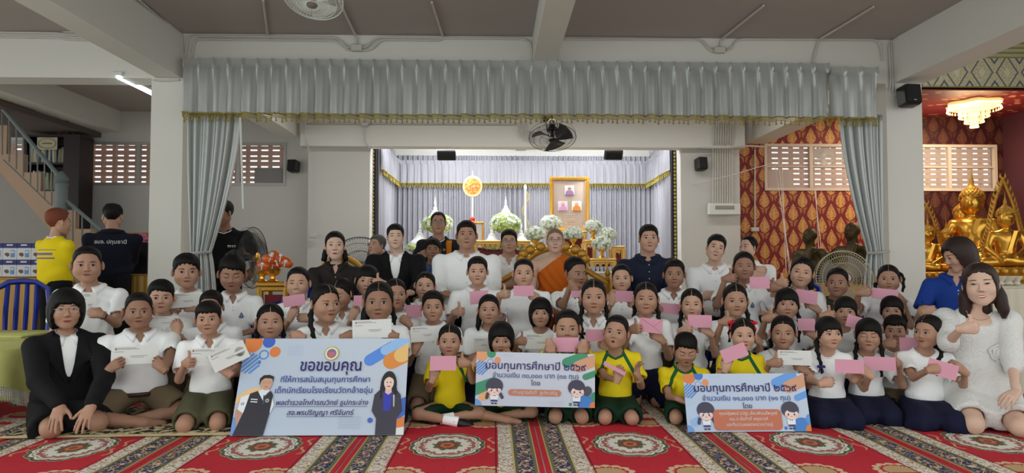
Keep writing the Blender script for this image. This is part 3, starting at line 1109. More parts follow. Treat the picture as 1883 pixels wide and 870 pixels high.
class HeadShape:
 """head of unit size .235 m chin to crown, looking along -y"""
 def __init__(self, kind='boy', fat=0.0, seed=0):
  r = random.Random(seed * 13 + 5)
  self.kind = kind
  child = kind in ('boy', 'girl')
  j = lambda s: r.uniform(-s, s)
  self.fw = (0.0775 if child else (0.0665 if kind == 'man' else 0.064)) * (1 + (0.10 if child else .20) * fat) + j(.0015)
  self.jw = (0.0440 if child else (0.045 if kind == 'man' else 0.036)) * (1 + 0.35 * fat) + j(.002)
  self.ck = (0.032 if child else 0.027) * (1 + 0.25 * fat)
  self.ex = (0.0345 if child else .0325) + j(.001)
  self.ez = (-0.002 if child else 0.006) + j(.002)
  self.nz = (-0.034 if child else -0.030) + j(.002)
  self.nl = (0.104 if child else (0.112 if kind == 'man' else 0.108)) + j(.002)
  self.nw = (0.0145 if child else (0.0135 if kind == 'man' else .0105)) + j(.001)
  self.mz = (-0.064 if child else -0.063) + j(.002)
  self.ew = (0.0190 if child else 0.0160) + j(.0006)
  self.eh = (0.0074 if child else 0.0055) + j(.0006)
 def sdf(self, P, nose=True):
  fw = self.fw
  d = _ell(P, (0, .014, .034), (.0785 if self.kind in ('boy', 'girl') else .0755, .094, .0835))
  d = smin(d, _ell(P, (0, -.022, -.028), (fw, .062, .082)), .03)
  d = smin(d, _cap(P, (-self.jw, .0, -.052), (-.012, -.062, -.096), .030, .020), .025)
  d = smin(d, _cap(P, (self.jw, .0, -.052), (.012, -.062, -.096), .030, .020), .025)
  d = smin(d, _ell(P, (self.ex + .004, -.056, self.nz + .002), (self.ck,) * 3), .022)
  d = smin(d, _ell(P, (-self.ex - .004, -.056, self.nz + .002), (self.ck,) * 3), .022)
  if nose:
   d = smin(d, _cap(P, (-.026, -.074, .024), (.026, -.074, .024), .011), .016)
   for s in (-1, 1):
    e = _ell(P, (s * self.ex * .98, -.107, self.ez), (.019, .0195, .0125))
    h = np.clip(0.5 - 0.5 * (d + e) / .010, 0, 1)
    d = d * (1 - h) + (-e) * h + .010 * h * (1 - h)
    d = smin(d, _ell(P, (s * self.ex, -.0755, self.ez), (.0165, .0135, .0115)), .004)
   d = smin(d, _cap(P, (0, -.083, .014), (0, -self.nl + .009, self.nz + .003), .0060, .0112), .008)
   for s in (-1, 1):
    d = smin(d, _ell(P, (s * self.nw, -.089, self.nz - .001), (.0098, .0115, .0090)), .005)
   d = smin(d, _cap(P, (-.016, -.080, self.mz + .003), (.016, -.080, self.mz + .003), .0100), .007)
   d = smin(d, _cap(P, (-.013, -.078, self.mz - .008), (.013, -.078, self.mz - .009), .0102), .007)
  return d
 def ray(self, dirs, c, nose=True):
  lo = np.full(len(dirs), 0.02)
  hi = np.full(len(dirs), 0.19)
  for _ in range(13):
   m = (lo + hi) / 2
   ins = self.sdf(c + dirs * m[:, None], nose) < 0
   lo = np.where(ins, m, lo)
   hi = np.where(ins, hi, m)
  return (lo + hi) / 2
 def front(self, U, V):
  """y of the face at (x=U, z=V)"""
  U, V = np.asarray(U, float).ravel(), np.asarray(V, float).ravel()
  y = np.full(len(U), -0.14)
  for _ in range(22):
   P = np.stack([U, y, V], 1)
   y = y + np.clip(self.sdf(P), -0.004, 0.02) * 0.9
  return y
def add_head(mb, hs, Mx, expr='calm', gaze=0.0, brows=1.0, lip=1):
 """adds the head, with its face, to mb. slots: 0 skin, 1 eye, 2 iris, 3 brow, 4 lips, 5 mouth, 6 teeth"""
 c = np.array((0, -.004, -.006))
 nr, ns = 30, 40
 th = PI * (np.arange(1, nr) / nr) ** 1.22
 ph = np.arange(ns) * 2 * PI / ns
 T, Pp = np.meshgrid(th, ph, indexing='ij')
 D = np.stack([np.sin(T) * np.cos(Pp), -np.cos(T), np.sin(T) * np.sin(Pp)], -1).reshape(-1, 3)
 D = np.concatenate([D, [[0, -1, 0], [0, 1, 0]]])
 R = hs.ray(D, c)
 V = c + D * R[:, None]
 n = nr - 1
 F = []
 for i in range(n - 1):
  for j in range(ns):
   k = (j + 1) % ns
   F.append((i * ns + j, (i + 1) * ns + j, (i + 1) * ns + k, i * ns + k))
 a, b = n * ns, n * ns + 1
 for j in range(ns):
  k = (j + 1) % ns
  F.append((a, j, k))
  F.append((b, (n - 1) * ns + k, (n - 1) * ns + j))
 tmp = MB()
 tmp.add(V, F, 0)
 # ears
 for s in (-1, 1):
  E = MB().ball((0, 0, 0), (.0088, .0190, .0310), 10, 8)
  v = E.v[0]
  dent = np.exp(-((v[:, 1] + .002) ** 2 / .00012 + (v[:, 2] - .004) ** 2 / .0003)) * (v[:, 0] * s > 0)
  v[:, 0] -= s * dent * .007
  Rm = Euler((math.radians(-8), 0, s * math.radians(38))).to_matrix()
  v = v @ np.array(Rm).T + np.array((s * (hs.fw + .0115), .006, -.006))
  tmp.add(v, E.f, 0)
 def patch(U, Vv, faces, mi, off):
  y = hs.front(U, Vv) - off
  tmp.add(np.stack([U, y, Vv], 1), faces, mi)
 def strip(xs, lo, hi, mi, off):
  m = len(xs)
  mid = (np.array(lo) + np.array(hi)) / 2
  U = np.concatenate([xs, xs, xs])
  Z = np.concatenate([lo, mid, hi])
  f = []
  for r_ in (0, 1):
   for i in range(m - 1):
    f.append((r_ * m + i, r_ * m + i + 1, (r_ + 1) * m + i + 1, (r_ + 1) * m + i))
  patch(U, Z, f, mi, off)
 e = hs.ew
 q = np.linspace(-1, 1, 11)
 for s in (-1, 1):
  cx = s * hs.ex
  cz = hs.ez
  xs = cx + q * e
  outer = q * s    # +1 at the outer corner
  lid_hi = hs.eh * (1 - np.abs(q) ** 2.2)
  lid_lo = -hs.eh * .8 * (1 - np.abs(q) ** 2.0)
  tilt = outer * .0012
  kk = {'smile': .62, 'grin': .55, 'down': 0.0, 'calm': 1.0, 'wide': 1.2, 'open': 1.15, 'frown': .75}[expr]
  if expr == 'down':
   strip(xs, cz - .0015 - hs.eh * .75 * (1 - q ** 2) + tilt, cz + .001 - hs.eh * .6 * (1 - q ** 2) + tilt, 3, .0012)
  else:
   strip(xs, cz + lid_lo * kk + tilt, cz + lid_hi * kk + tilt, 1, .0009)
   ir = .0082
   gx = cx + gaze * .0055
   w_ = np.linspace(-1, 1, 7)
   xi = gx + w_ * ir
   ye = ir * np.sqrt(np.maximum(0, 1 - w_ ** 2))
   qi = np.clip((xi - cx) / e, -1, 1)
   hi_ = np.minimum(ye, hs.eh * kk * (1 - np.abs(qi) ** 2.2))
   lo_ = np.maximum(-ye, -hs.eh * .8 * kk * (1 - qi ** 2))
   strip(xi, cz + lo_ + qi * s * .0012, cz + hi_ + qi * s * .0012, 2, .0015)
   th_ = (.0026 if hs.kind in ('boy', 'man') else .0034)
   strip(xs, cz + lid_hi * kk + tilt - .0002, cz + lid_hi * kk + tilt + th_ * (1 - .5 * q ** 2), 3, .0016)
  # brow
  bx = cx + s * .002 + q * .0185
  arc = .0235 - .0016 * outer ** 2 - .0008 * outer - (.002 * np.maximum(0, -outer) if expr == 'frown' else 0)
  tk = brows * (.0031 - .0014 * np.maximum(0, outer)) * (1 if hs.kind in ('boy', 'man') else .75)
  strip(bx, cz + arc - tk, cz + arc + tk * .8, 3, .0014)
  # nostril
  nx = s * hs.nw * .62 + np.array((-.0030, 0, .0030))
  strip(nx, np.full(3, hs.nz - .0075), hs.nz - .0055 + np.array((0, .0012, 0)), 5, .0014)
 # mouth
 m = np.linspace(-1, 1, 13)
 mw = {'smile': .025, 'grin': .028, 'open': .015, 'calm': .0235, 'frown': .0220, 'down': .0215, 'wide': .019}[expr]
 up = {'smile': .0060, 'grin': .0075, 'open': 0, 'calm': .0004, 'frown': -.0022, 'down': 0.0, 'wide': 0}[expr]
 line = hs.mz + up * m ** 2
 xs = m * mw
 bow = (1 - np.abs(m) ** 1.8)
 cup = 1 - .25 * np.exp(-(m / .18) ** 2)
 if expr == 'grin':
  gap = .0080 * (1 - m ** 2)
  strip(xs, line - gap * .75, line + .001, 6, .0016)
  strip(xs, line + .0005, line + .0055 * bow * cup + .001, 4, .0013)
  strip(xs, line - gap * .75 - .0062 * bow, line - gap * .75, 4, .0013)
 elif expr == 'open':
  gap = .010 * (1 - m ** 2)
  strip(xs, line - gap, line + .002 * (1 - m ** 2), 5, .0016)
  strip(xs, line, line + .006 * bow * cup, 4, .0012)
  strip(xs, line - gap - .006 * bow, line - gap, 4, .0012)
 else:
  strip(xs, line, line + .0074 * bow * cup, 4, .0012)
  strip(xs, line - .0096 * bow, line, 4, .0012)
  strip(xs * 1.04, line - .0008, line + .0007, 5, .0020)
 tmp.xform(Mx)
 for v, in zip(tmp.v):
  pass
 base = mb.n
 mb.v += tmp.v
 mb.f += [[i + base for i in f] for f in tmp.f]
 mb.mi += tmp.mi
 mb.n += tmp.n
# hairlines: (degrees from the front, lowest z of the hair)
HAIRLINE = {
 'crew': [(0, .076), (28, .073), (44, .060), (56, .028), (70, .004), (80, .002), (88, .016), (104, .014), (116, -.018), (140, -.052), (180, -.060)],
 'fringe': [(0, .052), (25, .050), (42, .044), (54, .022), (68, -.004), (80, -.002), (88, .014), (104, .012), (116, -.018), (140, -.056), (180, -.066)],
 'neat': [(0, .072), (25, .069), (40, .062), (52, .034), (66, .0), (80, -.008), (88, .012), (104, .010), (118, -.02), (140, -.05), (180, -.06)],
 'receding': [(0, .082), (20, .084), (36, .078), (50, .045), (66, .010), (80, -.004), (88, .012), (104, .010), (118, -.02), (140, -.05), (180, -.06)],
 'pulled': [(0, .074), (22, .068), (42, .052), (56, .026), (68, .0), (78, -.012), (88, .014), (104, .010), (118, -.03), (140, -.060), (180, -.068)],
 'bangs': [(0, .034), (30, .032), (44, .016), (54, -.012), (66, -.040), (78, -.030), (88, .004), (104, .004), (118, -.03), (140, -.060), (180, -.068)],
 'bob': [(0, .036), (26, .034), (38, .016), (47, -.030), (54, -.088), (70, -.104), (100, -.108), (180, -.112)],
 'sidebob': [(0, .064), (20, .058), (36, .034), (46, -.02), (54, -.086), (70, -.102), (100, -.108), (180, -.112)],
 'long': [(0, .074), (22, .066), (40, .046), (52, .0), (60, -.06), (72, -.104), (100, -.110), (180, -.112)],
 'shaved': [(0, .074), (22, .068), (42, .052), (56, .026), (70, .004), (80, .0), (88, .014), (104, .012), (116, -.018), (140, -.052), (180, -.060)],
}
HAIRTHICK = {'crew': (.013, .003), 'fringe': (.019, .006), 'neat': (.018, .005), 'receding': (.010, .006), 'pulled': (.010, .008), 'bangs': (.017, .014),
             'bob': (.020, .022), 'sidebob': (.020, .024), 'long': (.012, .009), 'shaved': (.0022, .0022)}
def add_hair(mb, hs, style, seed=0, mi=0):
 na, ne = 72, 34
 c = np.array((0, .012, .012))
 el = PI * (np.arange(1, ne) / ne)
 az = np.arange(na) * 2 * PI / na
 T, A = np.meshgrid(el, az, indexing='ij')
 D = np.stack([np.sin(T) * np.sin(A), -np.sin(T) * np.cos(A), np.cos(T)], -1).reshape(-1, 3)
 D = np.concatenate([D, [[0, 0, 1], [0, 0, -1]]])
 R = hs.ray(D, c, nose=False)
 if style in ('bob', 'sidebob', 'long'):
  # the hanging mass follows its own, longer volume
  lo = np.full(len(D), .02)
  hi = np.full(len(D), .2)
  for _ in range(12):
   m = (lo + hi) / 2
   P = c + D * m[:, None]
   dd = smin(_ell(P, (0, .014, .03), (.080, .094, .086)), _ell(P, (0, .022, -.045), (.080, .080, .085)), .04)
   ins = dd < 0
   lo = np.where(ins, m, lo)
   hi = np.where(ins, hi, m)
  back = np.clip((np.arctan2(np.abs(D[:, 0]), -D[:, 1]) - .7) / .3, 0, 1)
  R = np.where(back > 0, np.maximum(R, (lo + hi) / 2 * back + R * (1 - back)), R)
 P = c + D * R[:, None]
 az_p = np.degrees(np.arctan2(np.abs(P[:, 0]), -(P[:, 1] - .012)))
 sgn = np.arctan2(P[:, 0], -(P[:, 1] - .012))
 tab = HAIRLINE[style]
 zl = np.interp(az_p, [t[0] for t in tab], [t[1] for t in tab])
 jit = {'crew': .0006, 'shaved': .0008, 'pulled': .001, 'bangs': .003, 'fringe': .0035, 'neat': .002, 'bob': .0025, 'sidebob': .003, 'long': .001, 'receding': .002}[style]
 zl = zl + jit * np.sin(19 * sgn + seed) + jit * .8 * np.sin(33 * sgn + 2 * seed) + (.010 * sgn * (az_p < 45) if style in ('sidebob',) else 0)
 if style == 'fringe':
  zl = zl + .007 * np.sin(3 * sgn + seed) * (az_p < 55)
 msk = np.clip((P[:, 2] - zl) / .007 + .5, 0, 1)
 msk = msk * msk * (3 - 2 * msk)
 top, side = HAIRTHICK[style]
 wt = np.clip((P[:, 2] - .01) / .07, 0, 1)
 h = side + (top - side) * wt
 strand = (np.sin(31 * sgn + 3 * np.sin(D[:, 2] * 4 + seed)) + .7 * np.sin(53 * sgn + 5 * D[:, 2] + seed)) * .0007
 if style in ('fringe', 'neat'):
  strand = strand * 2.2
 if style == 'shaved':
  strand = strand * 0
 h = (h + strand) * msk - .0075 * (1 - msk)
 V = c + D * (R + h)[:, None]
 F = []
 n = ne - 1
 for i in range(n - 1):
  for j in range(na):
   k = (j + 1) % na
   F.append((i * na + j, (i + 1) * na + j, (i + 1) * na + k, i * na + k))
 a, b = n * na, n * na + 1
 for j in range(na):
  k = (j + 1) % na
  F.append((a, j, k))
  F.append((b, (n - 1) * na + k, (n - 1) * na + j))
 # keep only faces that are outside the head somewhere
 keep = []
 for f in F:
  if max(msk[list(f)]) > 0.0:
   keep.append(f)
 mb.add(V, keep, mi)
def add_braid(mb, pts, r, mi=0):
 """plait: two twisted lobes along a curve"""
 C = curve_pts(pts, 46)
 n = len(C)
 seg = 8
 tan = np.gradient(C, axis=0)
 tan /= np.linalg.norm(tan, axis=1, keepdims=True)
 L = np.concatenate([[0], np.cumsum(np.linalg.norm(np.diff(C, axis=0), axis=1))])
 V = []
 for i in range(n):
  a = np.cross(tan[i], (0, 1.0, 0.05))
  a /= np.linalg.norm(a)
  b = np.cross(a, tan[i])
  ph = L[i] / (r * 1.9) * PI
  t = i / (n - 1)
  rr = r * (1.05 - .45 * t) * (0.82 + .22 * abs(math.sin(ph)))
  off = a * r * .22 * math.sin(ph)
  if t > .93:
   rr *= .8
  for j in range(seg):
   g = 2 * PI * j / seg
   V.append(C[i] + off + rr * (math.cos(g) * a * 1.15 + math.sin(g) * b * .8))
 F = []
 for i in range(n - 1):
  for j in range(seg):
   k = (j + 1) % seg
   F.append((i * seg + j, i * seg + k, (i + 1) * seg + k, (i + 1) * seg + j))
 F.append(tuple(range(seg)))
 F.append(tuple(range(n * seg - 1, (n - 1) * seg - 1, -1)))
 mb.add(V, F, mi)
# ------------------------------------------------------------------ hands (adult size, right hand, wrist at 0, fingers +y, back of hand +z)
def make_hand(pose):
 fld = Field((-.10, -.035, -.085), (.07, .215, .085), .0066)
 kn = [(-.031, .084, .001), (-.011, .090, .004), (.010, .087, .003), (.029, .078, -.001)]
 ln = [(.040, .025, .021), (.045, .028, .022), (.041, .027, .022), (.033, .021, .019)]
 rr = [.0098, .0100, .0096, .0085]
 curl = {
  'fist': [(88, 95, 60)] * 4,
  'curl': [(38, 62, 30), (42, 66, 30), (46, 68, 32), (52, 70, 34)],
  'bent': [(28, 30, 18), (26, 28, 18), (28, 30, 18), (34, 34, 20)],
  'flat': [(14, 12, 8), (8, 10, 8), (10, 12, 8), (14, 14, 10)],
  'open': [(12, 20, 12), (14, 22, 14), (18, 26, 16), (22, 30, 18)],
 }[pose]
 spread = {'flat': (.16, .05, -.06, -.18), 'open': (.20, .06, -.08, -.24)}.get(pose, (.05, .01, -.02, -.06))
 fld.cap((0, -.03, 0), (0, .02, 0), .024, .025, k=0, flat=(0, 1.18))
 for i, (x, y, z) in enumerate(kn):
  fld.cap((x * .45, .012, 0), (x, y - .006, z), .0155, .0118, k=.016)
 fld.cap((-.022, .022, -.008), (-.034, .050, -.010), .017, .014, k=.014)
 for i in range(4):
  p = np.array(kn[i])
  a = 0.0
  sp = spread[i]
  for q in range(3):
   a += math.radians(curl[i][q])
   d = np.array((-sp * math.cos(a), math.cos(a), -math.sin(a)))
   d /= np.linalg.norm(d)
   nx = p + d * ln[i][q]
   r0 = rr[i] * (1, .93, .86)[q]
   fld.cap(p, nx, r0, r0 * .92, k=.0035 if q == 0 else .002)
   p = nx
 if pose == 'fist':
  th = [(-.026, .026, -.012), (-.046, .052, -.016), (-.078, .058, -.012), (-.106 + .01, .052, -.008)]
  r_ = [.016, .0125, .0108, .0095]
 elif pose in ('curl',):
  th = [(-.026, .022, -.012), (-.044, .048, -.030), (-.042, .078, -.046), (-.034, .098, -.052)]
  r_ = [.016, .0125, .0108, .0095]
 elif pose == 'bent':
  th = [(-.026, .022, -.010), (-.050, .044, -.030), (-.056, .068, -.046), (-.054, .088, -.054)]
  r_ = [.016, .0125, .0105, .0092]
 else:
  th = [(-.026, .020, -.008), (-.054, .044, -.014), (-.072, .068, -.018), (-.082, .090, -.020)]
  r_ = [.016, .0125, .0108, .0095]
 for i in range(3):
  fld.cap(th[i], th[i + 1], r_[i], r_[i + 1], k=.006 if i == 0 else .003)
 return fld.mesh()
HANDS = {k: make_hand(k) for k in ('fist', 'curl', 'bent', 'flat', 'open')}
def add_hand(mb, pose, side, wrist, Fv, Dv, s, mi=0):
 V, Q = HANDS[pose]
 V = V.copy()
 if side == 'L':
  V[:, 0] *= -1
  Q = Q[:, ::-1]
 M = np.array(frame_from(Fv, Dv))
 V = (V * s) @ M.T + np.array(tuple(wrist))
 mb.add(V, Q.tolist(), mi)
# hand presets: mesh, finger direction, back-of-hand direction (m = +1 towards the body's middle for each hand)
def hand_dirs(kind, side):
 m = 1 if side == 'R' else -1        # the right hand is on the picture's left, its middle lies at +x
 P = {
  'up': ('fist', (m * .62, -.70, .12), (-m * .72, -.66, 0)),
  'upf': ('fist', (m * .95, -.25, .10), (-m * .25, -.95, 0)),
  'hold': ('curl', (m * .78, .10, .62), (-m * .15, -1, .12)),
  'holdup': ('curl', (m * .35, .10, .93), (-m * .1, -1, .10)),
  'side': ('curl', (m * .97, .05, .15), (-m * .1, -1, .25)),
  'grip': ('bent', (m * .15, -.15, -1), (0, -1, .3)),
  'knee': ('flat', (m * .12, -.62, -.78), (0, -.75, .66)),
  'lap': ('bent', (m * .8, -.5, -.2), (0, -.35, .93)),
  'down': ('bent', (m * .35, -.35, -.9), (-m * .5, -.8, .1)),
  'open': ('open', (m * .15, -.25, .95), (m * .75, .6, .1)),
  'mouth': ('curl', (m * .4, .2, .9), (-m * .3, -1, .1)),
 }[kind]
 return P
def ik(a, t, l1, l2, pole):
 a, t, pole = Vector(a), Vector(t), Vector(pole)
 d = t - a
 L = d.length
 if L > (l1 + l2) * .985:
  k = L / ((l1 + l2) * .985)          # a slightly longer arm rather than a hand off its place
  l1, l2 = l1 * k, l2 * k
 L = max(L, abs(l1 - l2) + .02)
 u = d.normalized()
 x = (L * L + l1 * l1 - l2 * l2) / (2 * L)
 h = math.sqrt(max(l1 * l1 - x * x, 0))
 p = pole - u * pole.dot(u)
 p = p.normalized() if p.length > 1e-5 else Vector((0, 0, -1))
 return a + u * x + p * h
CLOTH = {}
def cloth_mat(name, rgb, rough=.85, b=.25, bs=220, vary=.05):
 return mat('cloth_' + name, rgb, rough, bump=b * .45, bscale=bs, vary=vary, vscale=5, sheen=.0, spec=.2)
M_WHITE = cloth_mat('white', (248, 250, 252), b=1.6, bs=15)
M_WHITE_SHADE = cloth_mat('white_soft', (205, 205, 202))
M_KHAKI = cloth_mat('khaki', (112, 98, 76))
M_OLIVE = cloth_mat('olive', (84, 84, 62))
M_NAVY = cloth_mat('navy', (24, 27, 52))
M_BLACK = cloth_mat('black', (22, 22, 25))
M_DKGREEN = cloth_mat('dark_green', (20, 50, 34))
M_GREEN = cloth_mat('green', (30, 104, 62))
M_YELLOW = cloth_mat('yellow', (238, 214, 24))
M_BELT = mat('belt_brown', (58, 36, 30), .5)
M_BELT_BLACK = mat('belt_black', (20, 20, 22), .4)
M_RIBBON = mat('ribbon_blue', (36, 36, 104), .5)
M_RED_RIBBON = mat('ribbon_red', (200, 24, 40), .5)
M_CREST_BLUE = mat('crest_blue', (62, 84, 134), .7)
M_CREST_PALE = mat('crest_pale', (150, 166, 200), .7)
M_GOLDWIRE = mat('glasses_gold', (196, 160, 120), .25, metal=.8)
M_DARKWIRE = mat('glasses_dark', (40, 38, 40), .3, metal=.6)
M_LENS = mat('glasses_lens', (230, 236, 240), .05, alpha=.12)
M_WATCH = mat('watch_black', (14, 14, 16), .3)
def crest(mb, bvh, cx, cz, s, slots):
 """drop-shaped school crest with a wreath under it, laid on the cloth"""
 def lay(poly, mi, off):
  pts = []
  for (u, v) in poly:
   h = bvh.ray_cast(Vector((cx + u * s, -2, cz + v * s)), Vector((0, 1, 0)))
   y = h[0].y if h[0] is not None else None
   pts.append([cx + u * s, y, cz + v * s])
  ys = [p[1] for p in pts if p[1] is not None]
  if not ys:
   return
  for p in pts:
   p[1] = (p[1] if p[1] is not None else max(ys)) - off
  c = np.mean(pts, 0)
  n = len(pts)
  c[1] = min(ys) - off - .0004 if abs(max(ys) - min(ys)) < .01 else c[1]
  mb.add(pts + [list(c)], [(i, (i + 1) % n, n) for i in range(n)], mi)
 wre = [(math.cos(a) * (.72 if True else 1), math.sin(a) * .62 - .12) for a in np.linspace(PI * 1.02, PI * 1.98, 12)]
 wre += [(math.cos(a) * .52, math.sin(a) * .42 - .14) for a in np.linspace(PI * 1.95, PI * 1.05, 10)]
 # wreath as short quads
 for i in range(7):
  a0 = PI * (1.03 + .94 * i / 7)
  a1 = PI * (1.03 + .94 * (i + .85) / 7)
  lay([(math.cos(a0) * .72, math.sin(a0) * .62 - .1), (math.cos(a1) * .72, math.sin(a1) * .62 - .1),
             (math.cos(a1) * .5, math.sin(a1) * .4 - .1), (math.cos(a0) * .5, math.sin(a0) * .4 - .1)], slots[1], .0035)
 drop = [(0, .95)] + [(.46 * math.sin(t) * (1 if t < PI else 1), -.1 - .46 * math.cos(t)) for t in np.linspace(PI * .72, -PI * .72, 13)]
 lay(drop, slots[0], .0045)
 lay([(0, .55)] + [(.24 * math.sin(t), -.1 - .24 * math.cos(t)) for t in np.linspace(PI * .72, -PI * .72, 9)], slots[1], .0055)
def person(label, hx, top, chin, D, kind='boy', hair='crew', u=None, w=1.0, fat=0.0, yaw=0, hy=0, hp=0, hr=0, expr='calm', gaze=0.0,
           skin='c', shirt='polo', bottom='khaki', pose=None, R=None, L=None, dy=.24, braids=None, hairm=None, lean=0.0, seat=None,
           glasses=None, watch=None, crest_on=False, seed=None, extras=(), group=None, hh=None, zfloor=0.0, tuck=True, lipred=False,
           torso=None, belt=None, sleeve=None, hasbody=True, shdrop=0.0, detail=1.0):
 """one seated, kneeling or standing person; (hx, top, chin) are where head sits in the photograph, D its distance"""
 seed = seed if seed is not None else int(hx * 7 + top)
 child = kind in ('boy', 'girl')
 u = u or (.76 if child else (1.0 if kind == 'man' else .93))
 ht = HAIRTHICK[hair][0]
 full = (chin - top) * D / FOC / max(.8, math.cos(math.radians(hp)) ** .5)
 hh = hh or max(.17, full - ht)
 S = hh / .235
 hc = W(hx, (top + chin) / 2, D) - Vector((0, 0, ht * .4))
 face = -math.degrees(math.atan2(hc.x, hc.y))
 hy = hy + face
 yaw = yaw + face * .6
 ya = math.radians(yaw)
 Rz = Matrix.Rotation(ya, 3, 'Z')
 Ri = Rz.transposed()
 org = Vector((hc.x, hc.y + .03, zfloor))
 loc = lambda p: Ri @ (Vector(p) - org)
 H = loc(hc)
 chin_z = H.z - hh / 2
 hs = HeadShape(kind, fat, seed)
 nb = Vector((0, .045 * u + .01, chin_z - .034 * u))
 shz = chin_z - ((.060 if child else .066) * u) - shdrop
 shx = (.178 if kind in ('man', 'boy') else .160) * u * w * (1.06 if child else 1)
 T = torso or (.47 * u)
 hipz = shz + .03 * u - T
 if pose is None:
  pose = 'seiza' if hipz < .27 * u / .76 * .95 else ('kneelup' if hipz < .50 * (u / .76) ** .7 else 'stand')
 hmin = {'seiza': .17 * u, 'cross': .12 * u, 'chair': .40, 'kneelup': .30 * u, 'stand': .3}[pose]
 hipz = max(hipz, hmin)
 if seat:
  hipz = seat + .09
 py = lean
 hip = Vector((0, .05 * u + py, hipz))
 mid = (nb + hip) / 2 + Vector((0, .02 * u, 0))
 fx = 1 + .35 * fat
 # ---- arms
 lu, lf = .285 * u, .250 * u
 arms = {}
 for side, spec in (('R', R), ('L', L)):
  m = -1 if side == 'R' else 1
  sh = Vector((m * shx, nb.y + .0, shz - .054 * u))
  if spec is None:
   if pose in ('stand',):
    t = Vector((m * (shx + .05), hip.y - .02, max(shz - .5 * u, .1)))
    k = 'down'
   else:
    t = Vector((m * .09 * u, hip.y - .24 * u, hipz + .04 * u))
    k = 'lap'
  else:
   px, pyy, k = spec[:3]
   d_ = spec[3] if len(spec) > 3 else dy
   t = loc(W(px, pyy, D - d_))
  mesh, Fv, Dv = hand_dirs(k, side)
  Fv = Vector(Fv).normalized()
  hs_ = .92 * u if not child else .94 * u
  if kind in ('boy', 'girl'):
   hs_ = .80 * (u / .76) ** .6
  elif kind == 'woman':
   hs_ = .92
  else:
   hs_ = 1.02
  wr = t - (Ri @ Fv) * (.062 * hs_)
  pole = Vector((m * .28, .30, -1.0)) if k not in ('knee',) else Vector((m * .8, .5, -.2))
  el = ik(sh, wr, lu, lf, pole)
  arms[side] = dict(sh=sh, el=el, wr=wr, mesh=mesh, F=Ri @ Fv, D=Ri @ Vector(Dv), s=hs_, kind=k)
 # ---- legs
 legs = []
 sp = .085 * u * (1 + .3 * fat)
 for m in (-1, 1):
  hj = hip + Vector((m * sp, 0, -.01))
  if pose == 'seiza':
   kn = Vector((m * (sp + .035 * u), hip.y - .40 * u, .075 * u))
   an = Vector((m * sp * .9, hip.y + .02, .05 * u))
   toe = an + Vector((0, .10 * u, -.01))
  elif pose == 'cross':
   kn = Vector((m * .30 * u, hip.y - .26 * u, .10 * u))
   an = Vector((-m * .06 * u, hip.y - .34 * u + (.03 if m > 0 else -.04), .055 * u))
   toe = an + Vector((-m * .12 * u, .02, -.02))
  elif pose == 'kneelup':
   kn = Vector((m * sp * 1.15, hip.y - .07 * u, .065 * u))
   an = Vector((m * sp, hip.y + .30 * u, .05 * u))
   toe = an + Vector((0, .10 * u, -.02))
  elif pose == 'chair':
   kn = Vector((m * (sp + .07 * u), hip.y - .42 * u, hipz - .02))
   an = Vector((m * (sp + .07 * u), hip.y - .40 * u, .09 * u))
   toe = an + Vector((m * .02, -.14 * u, -.04))
  else:
   kn = Vector((m * sp * 1.05, hip.y - .03, hipz * .53))
   an = Vector((m * sp * 1.05, hip.y + .02, .08 * u))
   toe = an + Vector((m * .02, -.13 * u, -.045))
  legs.append((hj, kn, an, toe))
 nr = (.053 if kind == 'man' else (.042 if kind == 'woman' else .0405)) * (u if not child else u / .76) * (1 + .25 * fat)
 # ---- skin body
 lo = Vector((-.62, -.75, -.03))
 hi = Vector((.62, .62, H.z + .02))
 allp = [a[q] for a in arms.values() for q in ('sh', 'el', 'wr')] + [p for l_ in legs for p in l_] + [nb, H]
 lo = Vector([min(p[i] for p in allp) - .19 * max(1, fx) for i in range(3)])
 hi = Vector([max(p[i] for p in allp) + .19 * max(1, fx) for i in range(3)])
 lo.z = max(lo.z, -.03)
 hi.z = H.z + .03
 cell = .0145 * (.95 if child else 1.05) / detail
 fb = Field(lo, hi, cell)
 Hn = H + Vector((0, .018 * S, -.045 * S))
 fb.cap(nb + Vector((0, .01, -.03)), Hn, nr * 1.12, nr, k=0)
 ch = Vector((0, nb.y + .005, shz - .11 * u))
 fb.ell(ch, (.135 * u * w * fx, .088 * u * fx, .15 * u), k=.04)
 fb.ell(mid + Vector((0, -.01 * fat, -.04 * u)), (.118 * u * w * fx, .086 * u * fx * (1 + .4 * fat), .16 * u), k=.05)
 fb.ell(hip + Vector((0, 0, .03)), (.135 * u * fx, .105 * u * fx, .10 * u), k=.05)
 for m in (-1, 1):
  fb.cap((0, nb.y, shz - .005 * u), (m * shx * .9, nb.y, shz - .056 * u), .038 * u, k=.03)
 ar = .038 * u * (1 + .3 * fat) * (1.08 if kind == 'man' else (1.0 if child else .95))
 for a in arms.values():
  fb.cap(a['sh'], a['el'], ar * 1.15, ar * .92, k=.02)
  fb.cap(a['el'], a['wr'], ar * .93, .0235 * a['s'], k=.012)
 lr = .062 * u * (1 + .25 * fat)
 bare = bottom in ('khaki', 'olive', 'green_shorts', 'skirt', 'navy_skirt', 'black_skirt', 'dress', 'navy_shorts')
 for hj, kn, an, toe in legs:
  fb.cap(hj, kn, lr * 1.25, lr * .92, k=.02)
  fb.cap(kn, an, lr * .90, lr * .55, k=.02)
  fb.cap(an, toe, lr * .55, lr * .42, k=.015)
 V, Q = fb.mesh()
 mb = MB()
 mb.add(V, Q.tolist(), 0)
 for side, a in arms.items():
  add_hand(mb, a['mesh'], side, a['wr'], a['F'], a['D'], a['s'])
 HR = Euler((math.radians(hp), math.radians(hr), math.radians(hy - yaw)), 'XYZ').to_matrix()
